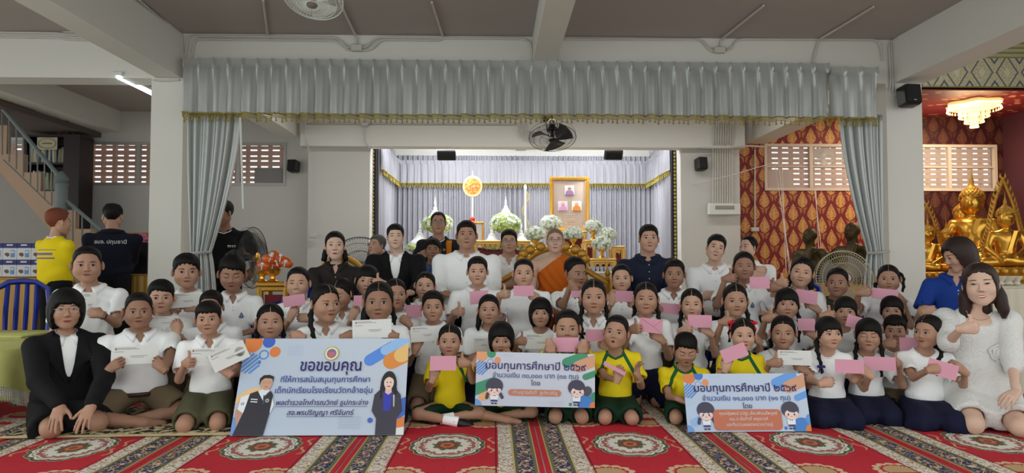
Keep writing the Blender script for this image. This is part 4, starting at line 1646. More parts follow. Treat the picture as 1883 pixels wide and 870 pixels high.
 HM = Matrix.Translation(H) @ HR.to_4x4() @ Matrix.Scale(S, 4)
 add_head(mb, hs, HM, expr, gaze, brows=1.15 if kind == 'man' else 1)
 sk = skin_mat(skin)
 body = mb.link('person', [sk, M_EYE, M_IRIS, M_BROW, lip_mat(skin, lipred), M_MOUTH, M_TEETH], smooth='all', loc=org, rot=(0, 0, ya))
 tag(body, label, 'person', group)
 hm = hairm or M_HAIR
 # ---- hair
 hb = MB()
 add_hair(hb, hs, hair, seed)
 hb.xform(HM)
 ho = hb.link('hair', hm, body, smooth='all')
 if hair == 'pulled' and braids:
  pb = MB()
  cc = []
  for t in np.linspace(0, 1, 9):
   an_ = math.radians(12 + 58 * t)
   d = np.array([[0, -math.cos(an_), math.sin(an_)]])
   c0 = np.array((0, .012, .012))
   r0 = hs.ray(d, c0, nose=False)[0]
   p = c0 + d[0] * (r0 + .0105)
   if p[2] > .073:
    cc.append(p)
  if len(cc) > 2:
   cc = np.array(cc)
   g = np.stack([cc + np.array((-.0016, 0, 0)), cc + np.array((.0016, 0, 0))], 0)
   pb.grid(g)
   pb.xform(HM)
   pb.link('hair_parting', sk, body)
 if braids:
  for b in braids:
   # (side, [(x, y, z) extra control points in head units], ribbon)
   side, pts, rib = b
   br = MB()
   if isinstance(pts, str):
    if pts == 'front':
     P = [(side * .066, .030, -.030), (side * .080, .030, -.075), (side * .092, .0, -.14), (side * .088, -.035, -.21), (side * .080, -.045, -.31)]
    elif pts == 'back':
     P = [(side * .066, .035, -.030), (side * .084, .055, -.075), (side * .090, .06, -.13), (side * .088, .062, -.21)]
    elif pts == 'short':
     P = [(side * .072, .025, -.015), (side * .098, .020, -.045), (side * .106, .010, -.095), (side * .100, .0, -.150)]
    elif pts == 'high':
     P = [(side * .060, .040, .045), (side * .100, .030, .035), (side * .112, .015, -.03), (side * .108, .005, -.115)]
    elif pts == 'tail':
     P = [(side * .02, .105, .03), (side * .03, .140, .02), (side * .05, .140, -.05), (side * .06, .12, -.12)]
   else:
    P = pts
   PW = [HM @ Vector(p) for p in P]
   # head tilt must not swing the plaits with it below the neck
   add_braid(br, PW, .0175 * S)
   br.link('braid', hm, body, smooth='all')
   if rib:
    rb = MB()
    c0 = PW[-2].lerp(PW[-1], .45) if rib != 'top' else PW[1]
    rmat = {'blue': M_RIBBON, 'red': M_RED_RIBBON, 'black': M_BELT_BLACK, 'top': M_RED_RIBBON}[rib]
    add_bow(rb, c0 + Vector((0, -.014, 0)), .030 * S if rib != 'top' else .034 * S)
    rb.link('hair_ribbon', rmat, body)
 # ---- shirt
 smats = None
 sc = .0135 / detail if child else .0150 / detail
 long_sleeve = sleeve == 'long' or (sleeve is None and shirt in ('jacket', 'dark_shirt', 'dress_shirt'))
 if shirt and shirt != 'robe':
  infl = .012 if child else .014
  if shirt == 'jacket':
   infl = .024
  bot = hip.z - (.02 if tuck else .10) * u
  if shirt == 'dress':
   bot = .02
  f = Field(lo - Vector((.03, .03, .03)), Vector((hi.x + .03, hi.y + .03, shz + .12)), sc)
  for a in arms.values():
   if long_sleeve:
    f.cap(a['sh'], a['el'], ar * 1.2 + infl * 1.1, ar + infl * .9, k=.03)
    f.cap(a['el'], a['el'].lerp(a['wr'], .93), ar + infl * .9, .030 * u + infl * .8, k=.015)
   else:
    tt = .70 if sleeve != 'short' else .55
    e2 = a['sh'].lerp(a['el'], tt)
    f.cap(a['sh'], e2, ar * 1.2 + infl, ar * 1.35 + infl * 1.2, k=.03)
  if not long_sleeve:
   for a in arms.values():
    tt = .70 if sleeve != 'short' else .55
    e2 = a['sh'].lerp(a['el'], tt)
    n_ = (a['el'] - a['sh']).normalized()
    rr_ = ar * 1.5 + infl * 3 + .02
    # flat sleeve end and the hollow inside it
    f.bx(e2 + n_ * (.04 + rr_ * .5), (rr_, rr_, rr_ * .5 + .04 - .012), k=.004, sub=True, R=np.array(frame_z(n_)))
    f.cap(e2 - n_ * .035, e2 + n_ * .04, ar * .9 + .002, ar * 1.25 + infl, k=.004, sub=True)
  f.ell(ch, (.135 * u * w * fx + infl, .088 * u * fx + infl, .15 * u + infl), k=.03)
  f.ell(mid + Vector((0, -.01 * fat, -.04 * u)), (.118 * u * w * fx + infl * 1.5, .086 * u * fx * (1 + .4 * fat) + infl * 1.5, .16 * u + infl), k=.06)
  f.ell(hip + Vector((0, -.005, .05 * u)), (.128 * u * w * fx + infl * 1.7, .098 * u * fx * (1 + .3 * fat) + infl * 1.9, .10 * u + infl), k=.06)
  for m in (-1, 1):
   f.cap((0, nb.y, shz - .004 * u), (m * shx * .90, nb.y, shz - .058 * u), .040 * u + infl * .6, k=.035)
  f.cap((-shx * .30, nb.y, shz + .012 * u), (shx * .30, nb.y, shz + .012 * u), .040 * u, k=.03)
  f.wrinkle(.010 if shirt != 'jacket' else .004, seed, 1.0 if child else .8, .4 + (seed % 7) * .15)
  f.cut((0, 0, bot), (0, 0, -1))
  # neck opening
  f.cap(nb + Vector((0, .004, -.012)), Hn, nr * 1.02 + .012, nr * 1.4 + .03, k=.008, sub=True)
  yf = ch.y - (.088 * u * fx + infl)
  if shirt in ('polo', 'dress_shirt', 'dark_shirt', 'blouse', 'polo_blue'):
   dv = .105 * u if shirt != 'dress_shirt' else .05 * u
   f.cap((0, yf + .012, shz + .01), (0, yf - .002, shz - dv), .038 * u, .004, k=.004, sub=True)
  elif shirt in ('tee', 'sport'):
   f.cap((0, yf + .03, shz + .03), (0, yf + .02, shz + .0), .030 * u, .030 * u, k=.01, sub=True)
  elif shirt == 'jacket':
   f.cap((0, yf - .0, shz + .02), (0, yf - .005, shz - .30 * u), .070 * u, .012, k=.004, sub=True)
  elif shirt == 'dress':
   f.bx((0, yf + .01, shz + .01), (.075 * u, .04, .085 * u), k=.01, sub=True)
  V, Q = f.mesh()
  sb = MB()
  sb.add(V, Q.tolist(), 0)
  cm = {'polo': M_WHITE, 'tee': M_WHITE, 'sport': None, 'jacket': M_BLACK, 'dress_shirt': M_WHITE, 'blouse': M_WHITE}.get(shirt, M_WHITE)
  cm = extras_get(extras, 'shirt_mat', cm)
  if shirt == 'sport':
   cm = sport_mat(shx, shz)
  nm = {'jacket': 'jacket', 'dress': 'dress', 'tee': 't_shirt', 'sport': 't_shirt'}.get(shirt, 'shirt')
  so = sb.link(nm, cm, body, smooth='all')
  bvh = BVHTree.FromPolygons([Vector(v) for v in V], Q.tolist())
  if shirt in ('polo', 'dress_shirt', 'dark_shirt', 'blouse', 'polo_blue'):
   add_collar(body, bvh, nb, Hn, nr, u, shz, cm, spread=.5 if shirt == 'polo' else .35)
   if shirt != 'blouse':
    bt = MB()
    z0 = shz - (.09 if shirt != 'dress_shirt' else .05) * u
    nbt = 2 if shirt == 'polo' else 6
    for i in range(nbt):
     zz = z0 - i * (.028 if shirt == 'polo' else .062) * u
     h = bvh.ray_cast(Vector((.004, -2, zz)), Vector((0, 1, 0)))
     if h[0] is not None and zz > bot + .02:
      bt.ball(h[0] + Vector((0, -.001, 0)), (.0055, .002, .0055), 8, 4)
    if bt.n:
     bt.link('shirt_buttons', mat('button_pale', (206, 206, 200), .4), body, smooth='all')
  if shirt in ('sport', 'tee'):
   cb = MB()
   pts = []
   for i in range(20):
    a_ = 2 * PI * i / 20
    rr_ = nr + .017
    p = Vector((rr_ * 1.15 * math.sin(a_), nb.y - .004 - rr_ * 1.25 * math.cos(a_), shz + .022 * u - .040 * u * math.cos(a_)))
    q = bvh.find_nearest(p)
    if q[0] is not None:
     p = q[0]
    pts.append(p)
   cb.tube(pts, .0085 if shirt == 'sport' else .006, 6, closed=True)
   cb.link('collar_band', M_GREEN if shirt == 'sport' else M_WHITE, body)
  if shirt == 'jacket':
   inner_shirt(body, ch, u, w, fx, nb, Hn, nr, shz, hip, extras_get(extras, 'inner_mat', M_WHITE), mid, fat)
   lp = MB()
   for s in (-1, 1):
    P = []
    for t in np.linspace(0, 1, 12):
     z_ = lerp(shz + .045 * u, shz - .30 * u, t)
     xi = s * lerp(.060 * u, .012, t)
     xo = s * (lerp(.085, .125, min(t * 2, 1)) * u if t < .5 else lerp(.125 * u, .02, (t - .5) * 2))
     row = []
     for x_ in (xi, (xi + xo) / 2, xo):
      h = bvh.ray_cast(Vector((x_, -2, z_)), Vector((0, 1, 0)))
      row.append((x_, (h[0].y if h[0] is not None else yf) - .008, z_))
     P.append(row)
    lp.grid(np.array(P))
   lp.link('lapels', cm, body, smooth=True)
  if crest_on:
   cr = MB()
   crest(cr, bvh, .075 * u, shz - .17 * u, .030, (0, 1))
   if cr.n:
    cr.link('school_crest', [M_CREST_BLUE, M_CREST_PALE], body, smooth=False)
  body['_'] = 0
  del body['_']
 else:
  bvh = None
 # ---- bottoms
 build_bottom(body, bottom, pose, legs, hip, u, fx, lr, lo, hi, seed, sc * 1.15, tuck)
 # ---- belt
 if belt or (bottom in ('khaki', 'olive') and tuck):
  bb = MB()
  bb.tube([(math.sin(a_) * (.128 * u * fx + .024), hip.y - .004 - math.cos(a_) * (.100 * u * fx + .024), hip.z - .012) for a_ in np.arange(20) * 2 * PI / 20], .016, 6, closed=True)
  bb.link('belt', M_BELT if bottom == 'khaki' else M_BELT_BLACK, body)
 if glasses:
  gb = MB()
  m_ = M_GOLDWIRE if glasses == 'gold' else M_DARKWIRE
  for s in (-1, 1):
   ring = []
   for i in range(14):
    a_ = 2 * PI * i / 14
    ring.append((s * hs.ex * 1.04 + .0235 * math.copysign(abs(math.cos(a_)) ** .7, math.cos(a_)), -.094, hs.ez - .002 + .0165 * math.copysign(abs(math.sin(a_)) ** .7, math.sin(a_))))
   gb.tube(ring, .0012, 5, closed=True)
   gb.tube([(s * (hs.ex + .024), -.093, hs.ez + .004), (s * (hs.fw + .006), -.06, hs.ez + .004), (s * (hs.fw + .009), .0, hs.ez + .004)], .0014, 5)
   n = len(ring)
   gb.add([(p[0], p[1], p[2]) for p in ring], [tuple(range(n))], 1)
  gb.tube([(-.011, -.095, hs.ez + .002), (0, -.100, hs.ez + .005), (.011, -.095, hs.ez + .002)], .0013, 5)
  gb.xform(HM)
  gb.link('glasses', [m_, M_LENS], body)
 if watch:
  a = arms[watch]
  wb = MB()
  d = (a['wr'] - a['el']).normalized()
  c0 = a['wr'] - d * .022
  Rm = np.array(frame_z(d))
  wb.lathe([(.030 * a['s'], -.010), (.0325 * a['s'], -.006), (.0325 * a['s'], .006), (.030 * a['s'], .010)], c0, 14, R=Rm)
  wb.rbox(c0 + Vector((0, -.030 * a['s'], 0)), (.030, .012, .036), .005)
  wb.link('wrist_watch', M_WATCH, body)
 ctx = dict(body=body, H=H, HM=HM, S=S, hs=hs, nb=nb, shz=shz, shx=shx, hip=hip, u=u, arms=arms, bvh=bvh, org=org, Rz=Rz, ch=ch, legs=legs, lo=lo, hi=hi, mid=mid, fx=fx, w=w, nr=nr, Hn=Hn, sk=sk, sc=sc)
 for e in extras:
  if callable(e):
   e(ctx)
 return ctx
def extras_get(extras, key, default):
 for e in extras:
  if isinstance(e, tuple) and e[0] == key:
   return e[1]
 return default
def frame_z(n):
 n = Vector(n).normalized()
 a = Vector((1, 0, 0)) if abs(n.x) < .8 else Vector((0, 1, 0))
 x = (a - n * a.dot(n)).normalized()
 y = n.cross(x)
 return Matrix((x, y, n)).transposed()
def add_bow(mb, c, s, mi=0):
 c = Vector(c)
 for k in (-1, 1):
  mb.ball(c + Vector((k * s * .55, 0, s * .1)), (s * .55, s * .25, s * .38), 8, 6, mi, R=Euler((0, k * .35, 0)).to_matrix())
  mb.tube([c, c + Vector((k * s * .35, -.002, -s * .6)), c + Vector((k * s * .5, -.002, -s * 1.5))], [s * .14, s * .18, s * .22], 5, mi, flat=1)
 mb.ball(c, s * .25, 8, 6, mi)
def add_collar(body, bvh, nb, Hn, nr, u, shz, cm, spread=.5):
 cb = MB()
 P = []
 n = 26
 a0 = .30 * spread + .12
 for i in range(n):
  t = i / (n - 1)
  a = a0 + (2 * PI - 2 * a0) * t          # 0 = front
  fr = max(0, math.cos(a))
  bk = max(0, -math.cos(a))
  edge = math.exp(-(min(t, 1 - t) / .07) ** 2)
  rt = nr + .013
  top = Vector((rt * 1.05 * math.sin(a), nb.y + .002 - rt * 1.1 * math.cos(a), shz + .052 * u - .030 * u * fr + .010 * u * bk))
  rb = nr + .044 * u
  bot = Vector((rb * 1.05 * math.sin(a) + (.018 * u * edge * (1 if a < PI else -1)), nb.y - rb * 1.02 * math.cos(a) - .012 * edge, shz + .016 * u - .045 * u * fr - .022 * u * edge))
  if bvh is not None:
   h = bvh.find_nearest(bot)
   if h[0] is not None:
    bot = h[0] + h[1] * .007
  midp = (top + bot) / 2 + Vector((math.sin(a), -math.cos(a), .9)).normalized() * .009
  P.append([top + Vector((0, 0, -.012)) * 1.0 - Vector((math.sin(a), -math.cos(a), 0)) * .003, top, midp, bot])
 P = np.array([[tuple(q) for q in r] for r in P])
 cb.grid(P)
 o = cb.link('collar', cm, body, smooth='all')
 md = o.modifiers.new('thick', 'SOLIDIFY')
 md.thickness = .003
 return o
def inner_shirt(body, ch, u, w, fx, nb, Hn, nr, shz, hip, m, mid, fat):
 f = Field(Vector((-.2 * u, ch.y - .25 * u, hip.z)), Vector((.2 * u, ch.y + .1, shz + .12)), .011)
 i = .010
 f.ell(ch, (.12 * u + i, .088 * u * fx + i, .16 * u + i), k=0)
 f.ell(mid + Vector((0, -.01 * fat, -.04 * u)), (.110 * u + i, .088 * u * fx * (1 + .4 * fat) + i, .16 * u + i), k=.05)
 f.cap((-.06 * u, nb.y, shz), (.06 * u, nb.y, shz), .05 * u, k=.03)
 f.wrinkle(.002, 3.0)
 f.cap(nb + Vector((0, .004, -.012)), Hn, nr * 1.0 + .010, nr * 1.4 + .03, k=.006, sub=True)
 f.cap((0, ch.y - .088 * u * fx - i + .01, shz + .01), (0, ch.y - .088 * u * fx - i, shz - .04 * u), .022 * u, .003, k=.004, sub=True)
 V, Q = f.mesh()
 mb = MB().add(V, Q.tolist(), 0)
 mb.link('inner_shirt', m, body, smooth='all')
 bvh = BVHTree.FromPolygons([Vector(v) for v in V], Q.tolist())
 add_collar(body, bvh, nb, Hn, nr, u, shz, m, .35)
_SPORT = {}
def sport_mat(shx, shz):
 """yellow jersey with green raglan stripes at the shoulders"""
 m, t = nmat('cloth_yellow_jersey_%d' % len(_SPORT), .85)
 _SPORT[len(_SPORT)] = m
 x, y, z, v = t.coord('Object')
 ax = t.absv(x)
 # stripe: band running from the collar out and down over the shoulder front
 q = t.sub(ax, t.add(shx * .42, t.mul(t.sub(shz, z), .55)))
 band = t.mul(t.lt(t.absv(q), .013), t.gt(z, shz - .16))
 q2 = t.mul(t.gt(ax, shx + .02), t.lt(t.absv(t.sub(z, shz - .10)), .0))
 col = t.mix(band, srgb(238, 214, 24), srgb(26, 96, 58))
 n = t.noise(v, 9)
 t.out(col, .85, t.noise(v, 220), .2)
 return m
def build_bottom(body, bottom, pose, legs, hip, u, fx, lr, lo, hi, seed, cell, tuck):
 if bottom in (None, 'dress'):
  return
 mats = {'khaki': M_KHAKI, 'olive': M_OLIVE, 'green_shorts': M_DKGREEN, 'navy_skirt': M_NAVY, 'black_trousers': M_BLACK, 'black_skirt': M_BLACK,
   'navy_shorts': M_NAVY, 'navy_trousers': M_NAVY}
 m = mats[bottom]
 f = Field(Vector((lo.x - .06, lo.y - .06, -.02)), Vector((hi.x + .06, hi.y + .06, hip.z + .16)), cell)
 i = .016
 f.ell(hip + Vector((0, 0, .02)), (.135 * u * fx + i * .6, .105 * u * fx + i * .6, .10 * u + i), k=0)
 skirt = 'skirt' in bottom
 for q, (hj, kn, an, toe) in enumerate(legs):
  if skirt:
   if pose == 'seiza':
    f.cap(hj, kn.lerp(hj, .02), lr * 1.45 + i, lr * 1.05 + i * 1.6, k=.07)
    f.cap(kn.lerp(an, .15) + Vector((0, 0, -.01)), an + Vector((0, .06, 0)), lr * .9 + i, lr * .8 + i, k=.07)
    sx = -1 if q == 0 else 1
    f.cap(hj + Vector((sx * .05 * u, .04, -.04)), kn + Vector((sx * .055 * u, .04, -.035)), lr * .9, lr * .75, k=.07)
   elif pose in ('kneelup', 'stand'):
    bz = .05 if pose == 'kneelup' else kn.z - .06
    e = Vector((hj.x * 1.9, hj.y - .02, bz + .05))
    f.cap(hj, e, lr * 1.4 + i, lr * 1.9 + i, k=.10)
   else:
    f.cap(hj, kn, lr * 1.4 + i, lr * 1.2 + i, k=.09)
    f.cap(kn, kn + Vector((0, .0, -.16 * u)), lr * 1.2 + i, lr * 1.2 + i, k=.05)
  elif 'shorts' in bottom or bottom in ('khaki', 'olive'):
   e = hj.lerp(kn, .80)
   f.cap(hj, e, lr * 1.32 + i, lr * 1.12 + i * 1.9, k=.035)
  else:
   f.cap(hj, kn, lr * 1.3 + i, lr + i, k=.03)
   f.cap(kn, kn.lerp(an, .92), lr + i, lr * .62 + i, k=.015)
 f.wrinkle(.005, seed * 1.3 + 2, .9, 1.0)
 if skirt:
  f.pleats(.008, 0, hip.y - .1, 17, 0, hip.z)
 if bottom == 'black_skirt':
  for (hj, kn, an, toe) in legs:
   d = (kn - hj).normalized()
   f.bx(kn + d * .07, (.13, .15, .10), k=.006, sub=True, R=np.array(frame_z(d)))
   f.cap(hj.lerp(kn, .75), kn, lr * .95, lr * 1.1, k=.004, sub=True)
 if not skirt and ('shorts' in bottom or bottom in ('khaki', 'olive')):
  for (hj, kn, an, toe) in legs:
   d = (kn - hj).normalized()
   e = hj.lerp(kn, .80)
   rr = lr * 1.3 + i * 3 + .02
   f.bx(e + d * (.035 + .10), (rr, rr, .10), k=.004, sub=True, R=np.array(frame_z(d)))
   f.cap(e - d * .02, e + d * .06, lr * .95, lr * 1.05 + i, k=.004, sub=True)
 f.cut((0, 0, .006), (0, 0, -1))
 f.cut((0, 0, hip.z + .03), (0, 0, 1))
 V, Q = f.mesh()
 mb = MB().add(V, Q.tolist(), 0)
 nm = 'skirt' if skirt else ('shorts' if ('shorts' in bottom or bottom in ('khaki', 'olive')) else 'trousers')
 mb.link(nm, m, body, smooth='all')
# ------------------------------------------------------------------ paper in the hands
M_PINK = mat('paper_pink', (216, 156, 176), .8, vary=.03, vscale=8, spec=.15)
M_PINK_D = mat('paper_pink_fold', (186, 122, 144), .8, spec=.1)
M_PAPER = mat('paper_white', (222, 222, 220), .7, spec=.2)
M_PRINT = mat('paper_print', (96, 100, 110), .8)
M_SEAL = mat('paper_seal', (150, 128, 110), .8)
M_GREENSEAL = mat('paper_green_seal', (48, 72, 50), .8)
PAPERS = []
def paper(px, py, wpx, hpx, D, label, kind='pink', rot=0, yaw=0, tilt=8, flap=False, extra=None):
 """thin envelope or sheet standing in someone's hands; centre pixel, size in pixels, distance"""
 c = W(px, py, D)
 w, h = wpx * D / FOC, hpx * D / FOC
 t = .0022
 mb = MB()
 mb.box((0, 0, 0), (w, t, h), 0)
 o = None
 pk = 'pink' in kind
 o = mb.link('envelope' if pk else 'letter', M_PINK if pk else M_PAPER, None, smooth=False)
 o.location = c
 face = -math.atan2(c.x, c.y) * .6
 o.rotation_euler = Euler((math.radians(-tilt), math.radians(rot), face + math.radians(yaw)), 'XYZ')
 tag(o, label, 'envelope' if pk else 'letter', 'pink envelopes held by the children' if pk else 'white letters held by the children')
 if pk and flap:
  fb = MB()
  y = -t / 2 - .0008
  for a, b in (((-.5, .5), (.12, -.05)), ((.5, .5), (.12, -.05)), ((.5, -.5), (.12, -.05))):
   A = np.array((a[0] * w * .98, y, a[1] * h * .98))
   B = np.array((b[0] * w, y, b[1] * h))
   fb.tube([A, B], .0011, 4)
  fb.link('envelope_flap', M_PINK_D, o)
 if not pk:
  pb = MB()
  y = -t / 2 - .0006
  r_ = random.Random(int(px))
  pb.box((-w * .40, y, h * .36), (w * .045, .0006, w * .05), 1)
  for i, (a, b, z) in enumerate(((-.36, -.02, .40), (-.36, .08, .34), (-.44, -.24, .20), (-.10, .22, -.05), (-.06, .18, -.12))):
   x = a
   while x < b:
    l = r_.uniform(.02, .05)
    pb.box(((x + l / 2) * w, y, z * h), (l * w, .0006, h * .022), 0)
    x += l + .008
  pb.link('printed_lines', [M_PRINT, M_SEAL], o, smooth=False)
 if kind == 'white_seal':
  sb = MB()
  sb.lathe([(.030, -.0012), (.030, 0)], (w * .30, -t / 2, -h * .02), 20, R=Euler((PI / 2, 0, 0)).to_matrix())
  sb.box((w * .30, -t / 2 - .0018, -h * .02), (.066, .0006, .014), 1)
  sb.link('green_seal', [M_GREENSEAL, M_PAPER], o, smooth=False)
 return o
def P_(D, *a, **k):
 return person(*a[:4], D, **k)
# ================================================================== front row
# label, head x, top, chin, distance
def text_patch(ctx, body_txt, cx, cz, width, name, m, back=False, bold=0.0, off=.004):
 """lettering pressed onto the chest or the back of a garment"""
 mb = MB()
 text_on(mb, body_txt, 0, 0, width, 0, 0, bold=bold)
 V = np.concatenate(mb.v)
 out = []
 for v in V:
  x, z = v[0], v[2]
  if back:
   h = ctx['bvh'].ray_cast(Vector((cx - x, 2, cz + z)), Vector((0, -1, 0)))
   out.append((cx - x, (h[0].y if h[0] is not None else .1) + off, cz + z))
  else:
   h = ctx['bvh'].ray_cast(Vector((cx + x, -2, cz + z)), Vector((0, 1, 0)))
   out.append((cx + x, (h[0].y if h[0] is not None else -.1) - off, cz + z))
 mb.v = [np.array(out)]
 return mb.link(name, m, ctx['body'], smooth=False)
M_THREAD = mat('print_white', (214, 216, 220), .7)
SCH = dict(kind='boy', hair='crew', shirt='polo', bottom='khaki')
GIRL = dict(kind='girl', hair='pulled', shirt='polo', bottom='navy_skirt')
# ---- kneeling woman, left edge
def blazer_pin(ctx):
 mb = MB()
 x, z = .115, ctx['shz'] - .12
 h = ctx['bvh'].ray_cast(Vector((x, -2, z)), Vector((0, 1, 0)))
 y = h[0].y - .004 if h[0] is not None else -.13
 for i in range(5):
  mb.ball((x + .008 * math.sin(i * 1.3), y, z - .006 * i), (.006, .003, .006), 8, 5)
 mb.link('brooch', mat('brooch_dark', (40, 42, 66), .3, metal=.5), ctx['body'])
person('woman with bobbed hair and glasses kneeling in a black blazer at the left', 122, 530, 604, 4.46, kind='woman', hair='bob', shirt='jacket', bottom='black_skirt',
       pose='seiza', w=1.18, fat=.35, skin='c', glasses='gold', R=(105, 762, 'knee', .42), L=(160, 762, 'knee', .44), expr='calm', sleeve='long',
       yaw=20, hy=4, torso=.46, extras=(blazer_pin,), seed=3)
# ---- woman in white, right edge
def necklace(ctx):
 mb = MB()
 S = ctx['u']
 P = []
 for a in np.linspace(-1.35, 1.35, 20):
  x = .075 * math.sin(a)
  z = ctx['shz'] + .02 - .075 * math.cos(a) + .02
  y = ctx['nb'].y - .085 - .02 * math.cos(a)
  P.append((x, y, z))
 mb.tube(P, .0012, 5)
 mb.link('necklace', M_GOLDWIRE, ctx['body'])
def flower_bow(ctx):
 mb = MB()
 x, z = .105, ctx['shz'] - .24
 h = ctx['bvh'].ray_cast(Vector((x, -2, z)), Vector((0, 1, 0)))
 y = (h[0].y if h[0] is not None else -.15) - .030
 for k in range(3):
  n = 26
  r0 = .058 - .017 * k
  P = [(x + r0 * math.cos(t) * (1 + .12 * math.sin(5 * t + k)), y - .010 * k, z + r0 * math.sin(t) * .8) for t in np.linspace(0, 2 * PI, n, endpoint=False)]
  mb.tube(P, .011, 6, closed=True)
 for s in (-1, 1):
  mb.add([(x - .012, y, z), (x + .012, y, z), (x + s * .03 + .035, y - .01, z - .21), (x + s * .03 - .035, y - .01, z - .21)], [(0, 1, 2, 3)])
  mb.add([(x - .012, y + .006, z), (x + .012, y + .006, z), (x + s * .03 + .035, y - .004, z - .17), (x + s * .03 - .035, y - .004, z - .17)], [(0, 1, 2, 3)])
 mb.link('fabric_flower', M_LACE, ctx['body'])
def hairband(ctx):
 P = [ctx['HM'] @ Vector((.088 * math.cos(t), -.020 - .035 * math.sin(t), .030 + .097 * math.sin(t))) for t in np.linspace(.05, PI - .05, 16)]
 MB().tube(P, .004, 6).link('hairband', M_BELT_BLACK, ctx['body'])
def socks_shoes(ctx):
 for hj, kn, an, toe in ctx['legs']:
  d = (toe - an).normalized()
  s = (an - kn).normalized()
  MB().tube([an - s * .075, an - s * .03, an + d * .02], [.034, .033, .034], 12).link('sock', M_WHITE, ctx['body'])
  MB().ball(an + d * .055 + Vector((0, 0, -.008)), (.075, .034, .034), 12, 8, R=np.array(frame_z(d)) @ np.array([[0, 0, 1], [0, 1, 0], [1, 0, 0]]).T).link('shoe', M_BELT_BLACK, ctx['body'])
def long_hair(sx=(-1, 1), r=.036, drop=.26, name='loose_hair', m=None):
 def go(ctx):
  mb = MB()
  HM, S = ctx['HM'], ctx['S']
  for s in sx:
   P = [(s * .068, .030, .0), (s * .080, .022, -.06), (s * .086, .016, -.12), (s * .092, .014, -.10 - drop * .5), (s * .088, .012, -.10 - drop)]
   Q = [HM @ Vector(p) for p in P]
   C = curve_pts(Q, 14)
   mb.tube(C, [r * S * q for q in np.interp(np.linspace(0, 1, 14), [0, .3, .8, 1], [.6, 1, .8, .25])], 10, flat=1.1)
  P = [(0, .085, .02), (0, .095, -.06), (0, .085, -.14), (0, .075, -.10 - drop)]
  Q = [HM @ Vector(p) for p in P]
  C = curve_pts(Q, 12)
  mb.tube(C, [.045 * S * q for q in np.interp(np.linspace(0, 1, 12), [0, .3, .8, 1], [.7, 1, .9, .4])], 12, flat=1.7)
  mb.link(name, m or M_HAIR, ctx['body'], smooth='all')
 return go
M_LACE = mat('cloth_white_lace', (226, 226, 224), .8, bump=.9, bscale=95, vary=.04, spec=.2)
def dress_body(ctx):
 """skirt of the dress over the folded legs"""
 u, hip = ctx['u'], ctx['hip']
 f = Field(ctx['lo'] - Vector((.05, .05, 0)), Vector((ctx['hi'].x + .05, ctx['hi'].y + .05, ctx['shz'] - .2)), .015)
 f.ell(hip + Vector((0, 0, .06)), (.21, .17, .20), k=0)
 for hj, kn, an, toe in ctx['legs']:
  f.cap(hj, hj.lerp(kn, .80) + Vector((0, 0, .01)), .125, .100, k=.09)
  f.cap(hj + Vector((0, .05, -.05)), hj.lerp(kn, .7) + Vector((0, 0, -.05)), .10, .07, k=.08)
 f.wrinkle(.005, 4.0, .8, 1.2)
 for hj, kn, an, toe in ctx['legs']:
  d = (kn - hj).normalized()
  f.bx(kn + d * .02, (.2, .2, .085), k=.006, sub=True, R=np.array(frame_z(d)))
  f.cap(hj.lerp(kn, .62), kn, .064, .078, k=.006, sub=True)
 f.cut((0, 0, .02), (0, 0, -1))
 V, Q = f.mesh()
 MB().add(V, Q.tolist(), 0).link('dress_skirt', M_LACE, ctx['body'], smooth='all')
def puff_sleeves(ctx):
 mb = MB()
 f = Field(ctx['lo'] - Vector((.05, .05, 0)), Vector((ctx['hi'].x + .06, ctx['hi'].y, ctx['shz'] + .12)), .015)
 for a in ctx['arms'].values():
  f.ell(a['sh'] + Vector((0, 0, -.01)), (.085, .085, .085), k=.0)
  f.cap(a['sh'], a['el'], .080, .062, k=.03)
  f.cap(a['el'], a['el'].lerp(a['wr'], .12), .060, .055, k=.01)
 f.wrinkle(.004, 1.0, 1.2, .9)
 V, Q = f.mesh()
 MB().add(V, Q.tolist(), 0).link('sleeve', M_LACE, ctx['body'], smooth='all')
person('smiling long-haired woman kneeling in a white textured dress at the right edge', 1803, 482, 562, 4.35, kind='woman', hair='long', hairm=M_HAIR_BROWN, shirt='dress',
       bottom='dress', pose='seiza', w=1.15, fat=.35, skin='e', expr='grin', lipred=True, R=(1788, 604, 'up', .30), L=(1860, 728, 'lap', .34),
       hr=-5, torso=.52, extras=(('shirt_mat', M_LACE), necklace, flower_bow, dress_body, puff_sleeves, long_hair(drop=.10, m=M_HAIR_BROWN)), sleeve='short', seed=8)
# ---- front row of children, left to right
person('stout boy with cropped hair holding a white letter, beside the woman in the blazer', 255, 538, 603, 4.60, fat=.45, w=1.22, skin='d', R=(212, 672, 'hold'), L=(290, 670, 'hold'),
       pose='cross', u=.84, expr='calm', yaw=8, **SCH)
paper(248, 653, 76, 32, 4.42, 'white letter held at both ends by the stout boy', 'white')
person('boy with side fringe holding two white papers, next to the large thank-you board', 383, 553, 615, 4.52, skin='c', w=1.05, u=.80, R=(346, 668, 'up', .26), L=(410, 678, 'hold', .24), pose='seiza',
       kind='boy', hair='fringe', shirt='polo', bottom='olive', hy=-6, hr=-3)
paper(388, 656, 74, 31, 4.30, 'white printed letter held in front of the boy beside the large board', 'white', rot=0)
paper(421, 655, 64, 34, 4.25, 'tilted white card with a dark green round seal, left of the large board', 'white_seal', rot=-24, yaw=10)
person('girl with hairband smiling over the top edge of the large board', 497, 558, 622, 4.72, fat=.3, w=1.0, skin='c', expr='smile', braids=[(-1, 'back', None), (1, 'back', None)], u=.74,
       R=(470, 700, 'hold', .2), L=(543, 618, 'side', .2), extras=(hairband,), **GIRL)
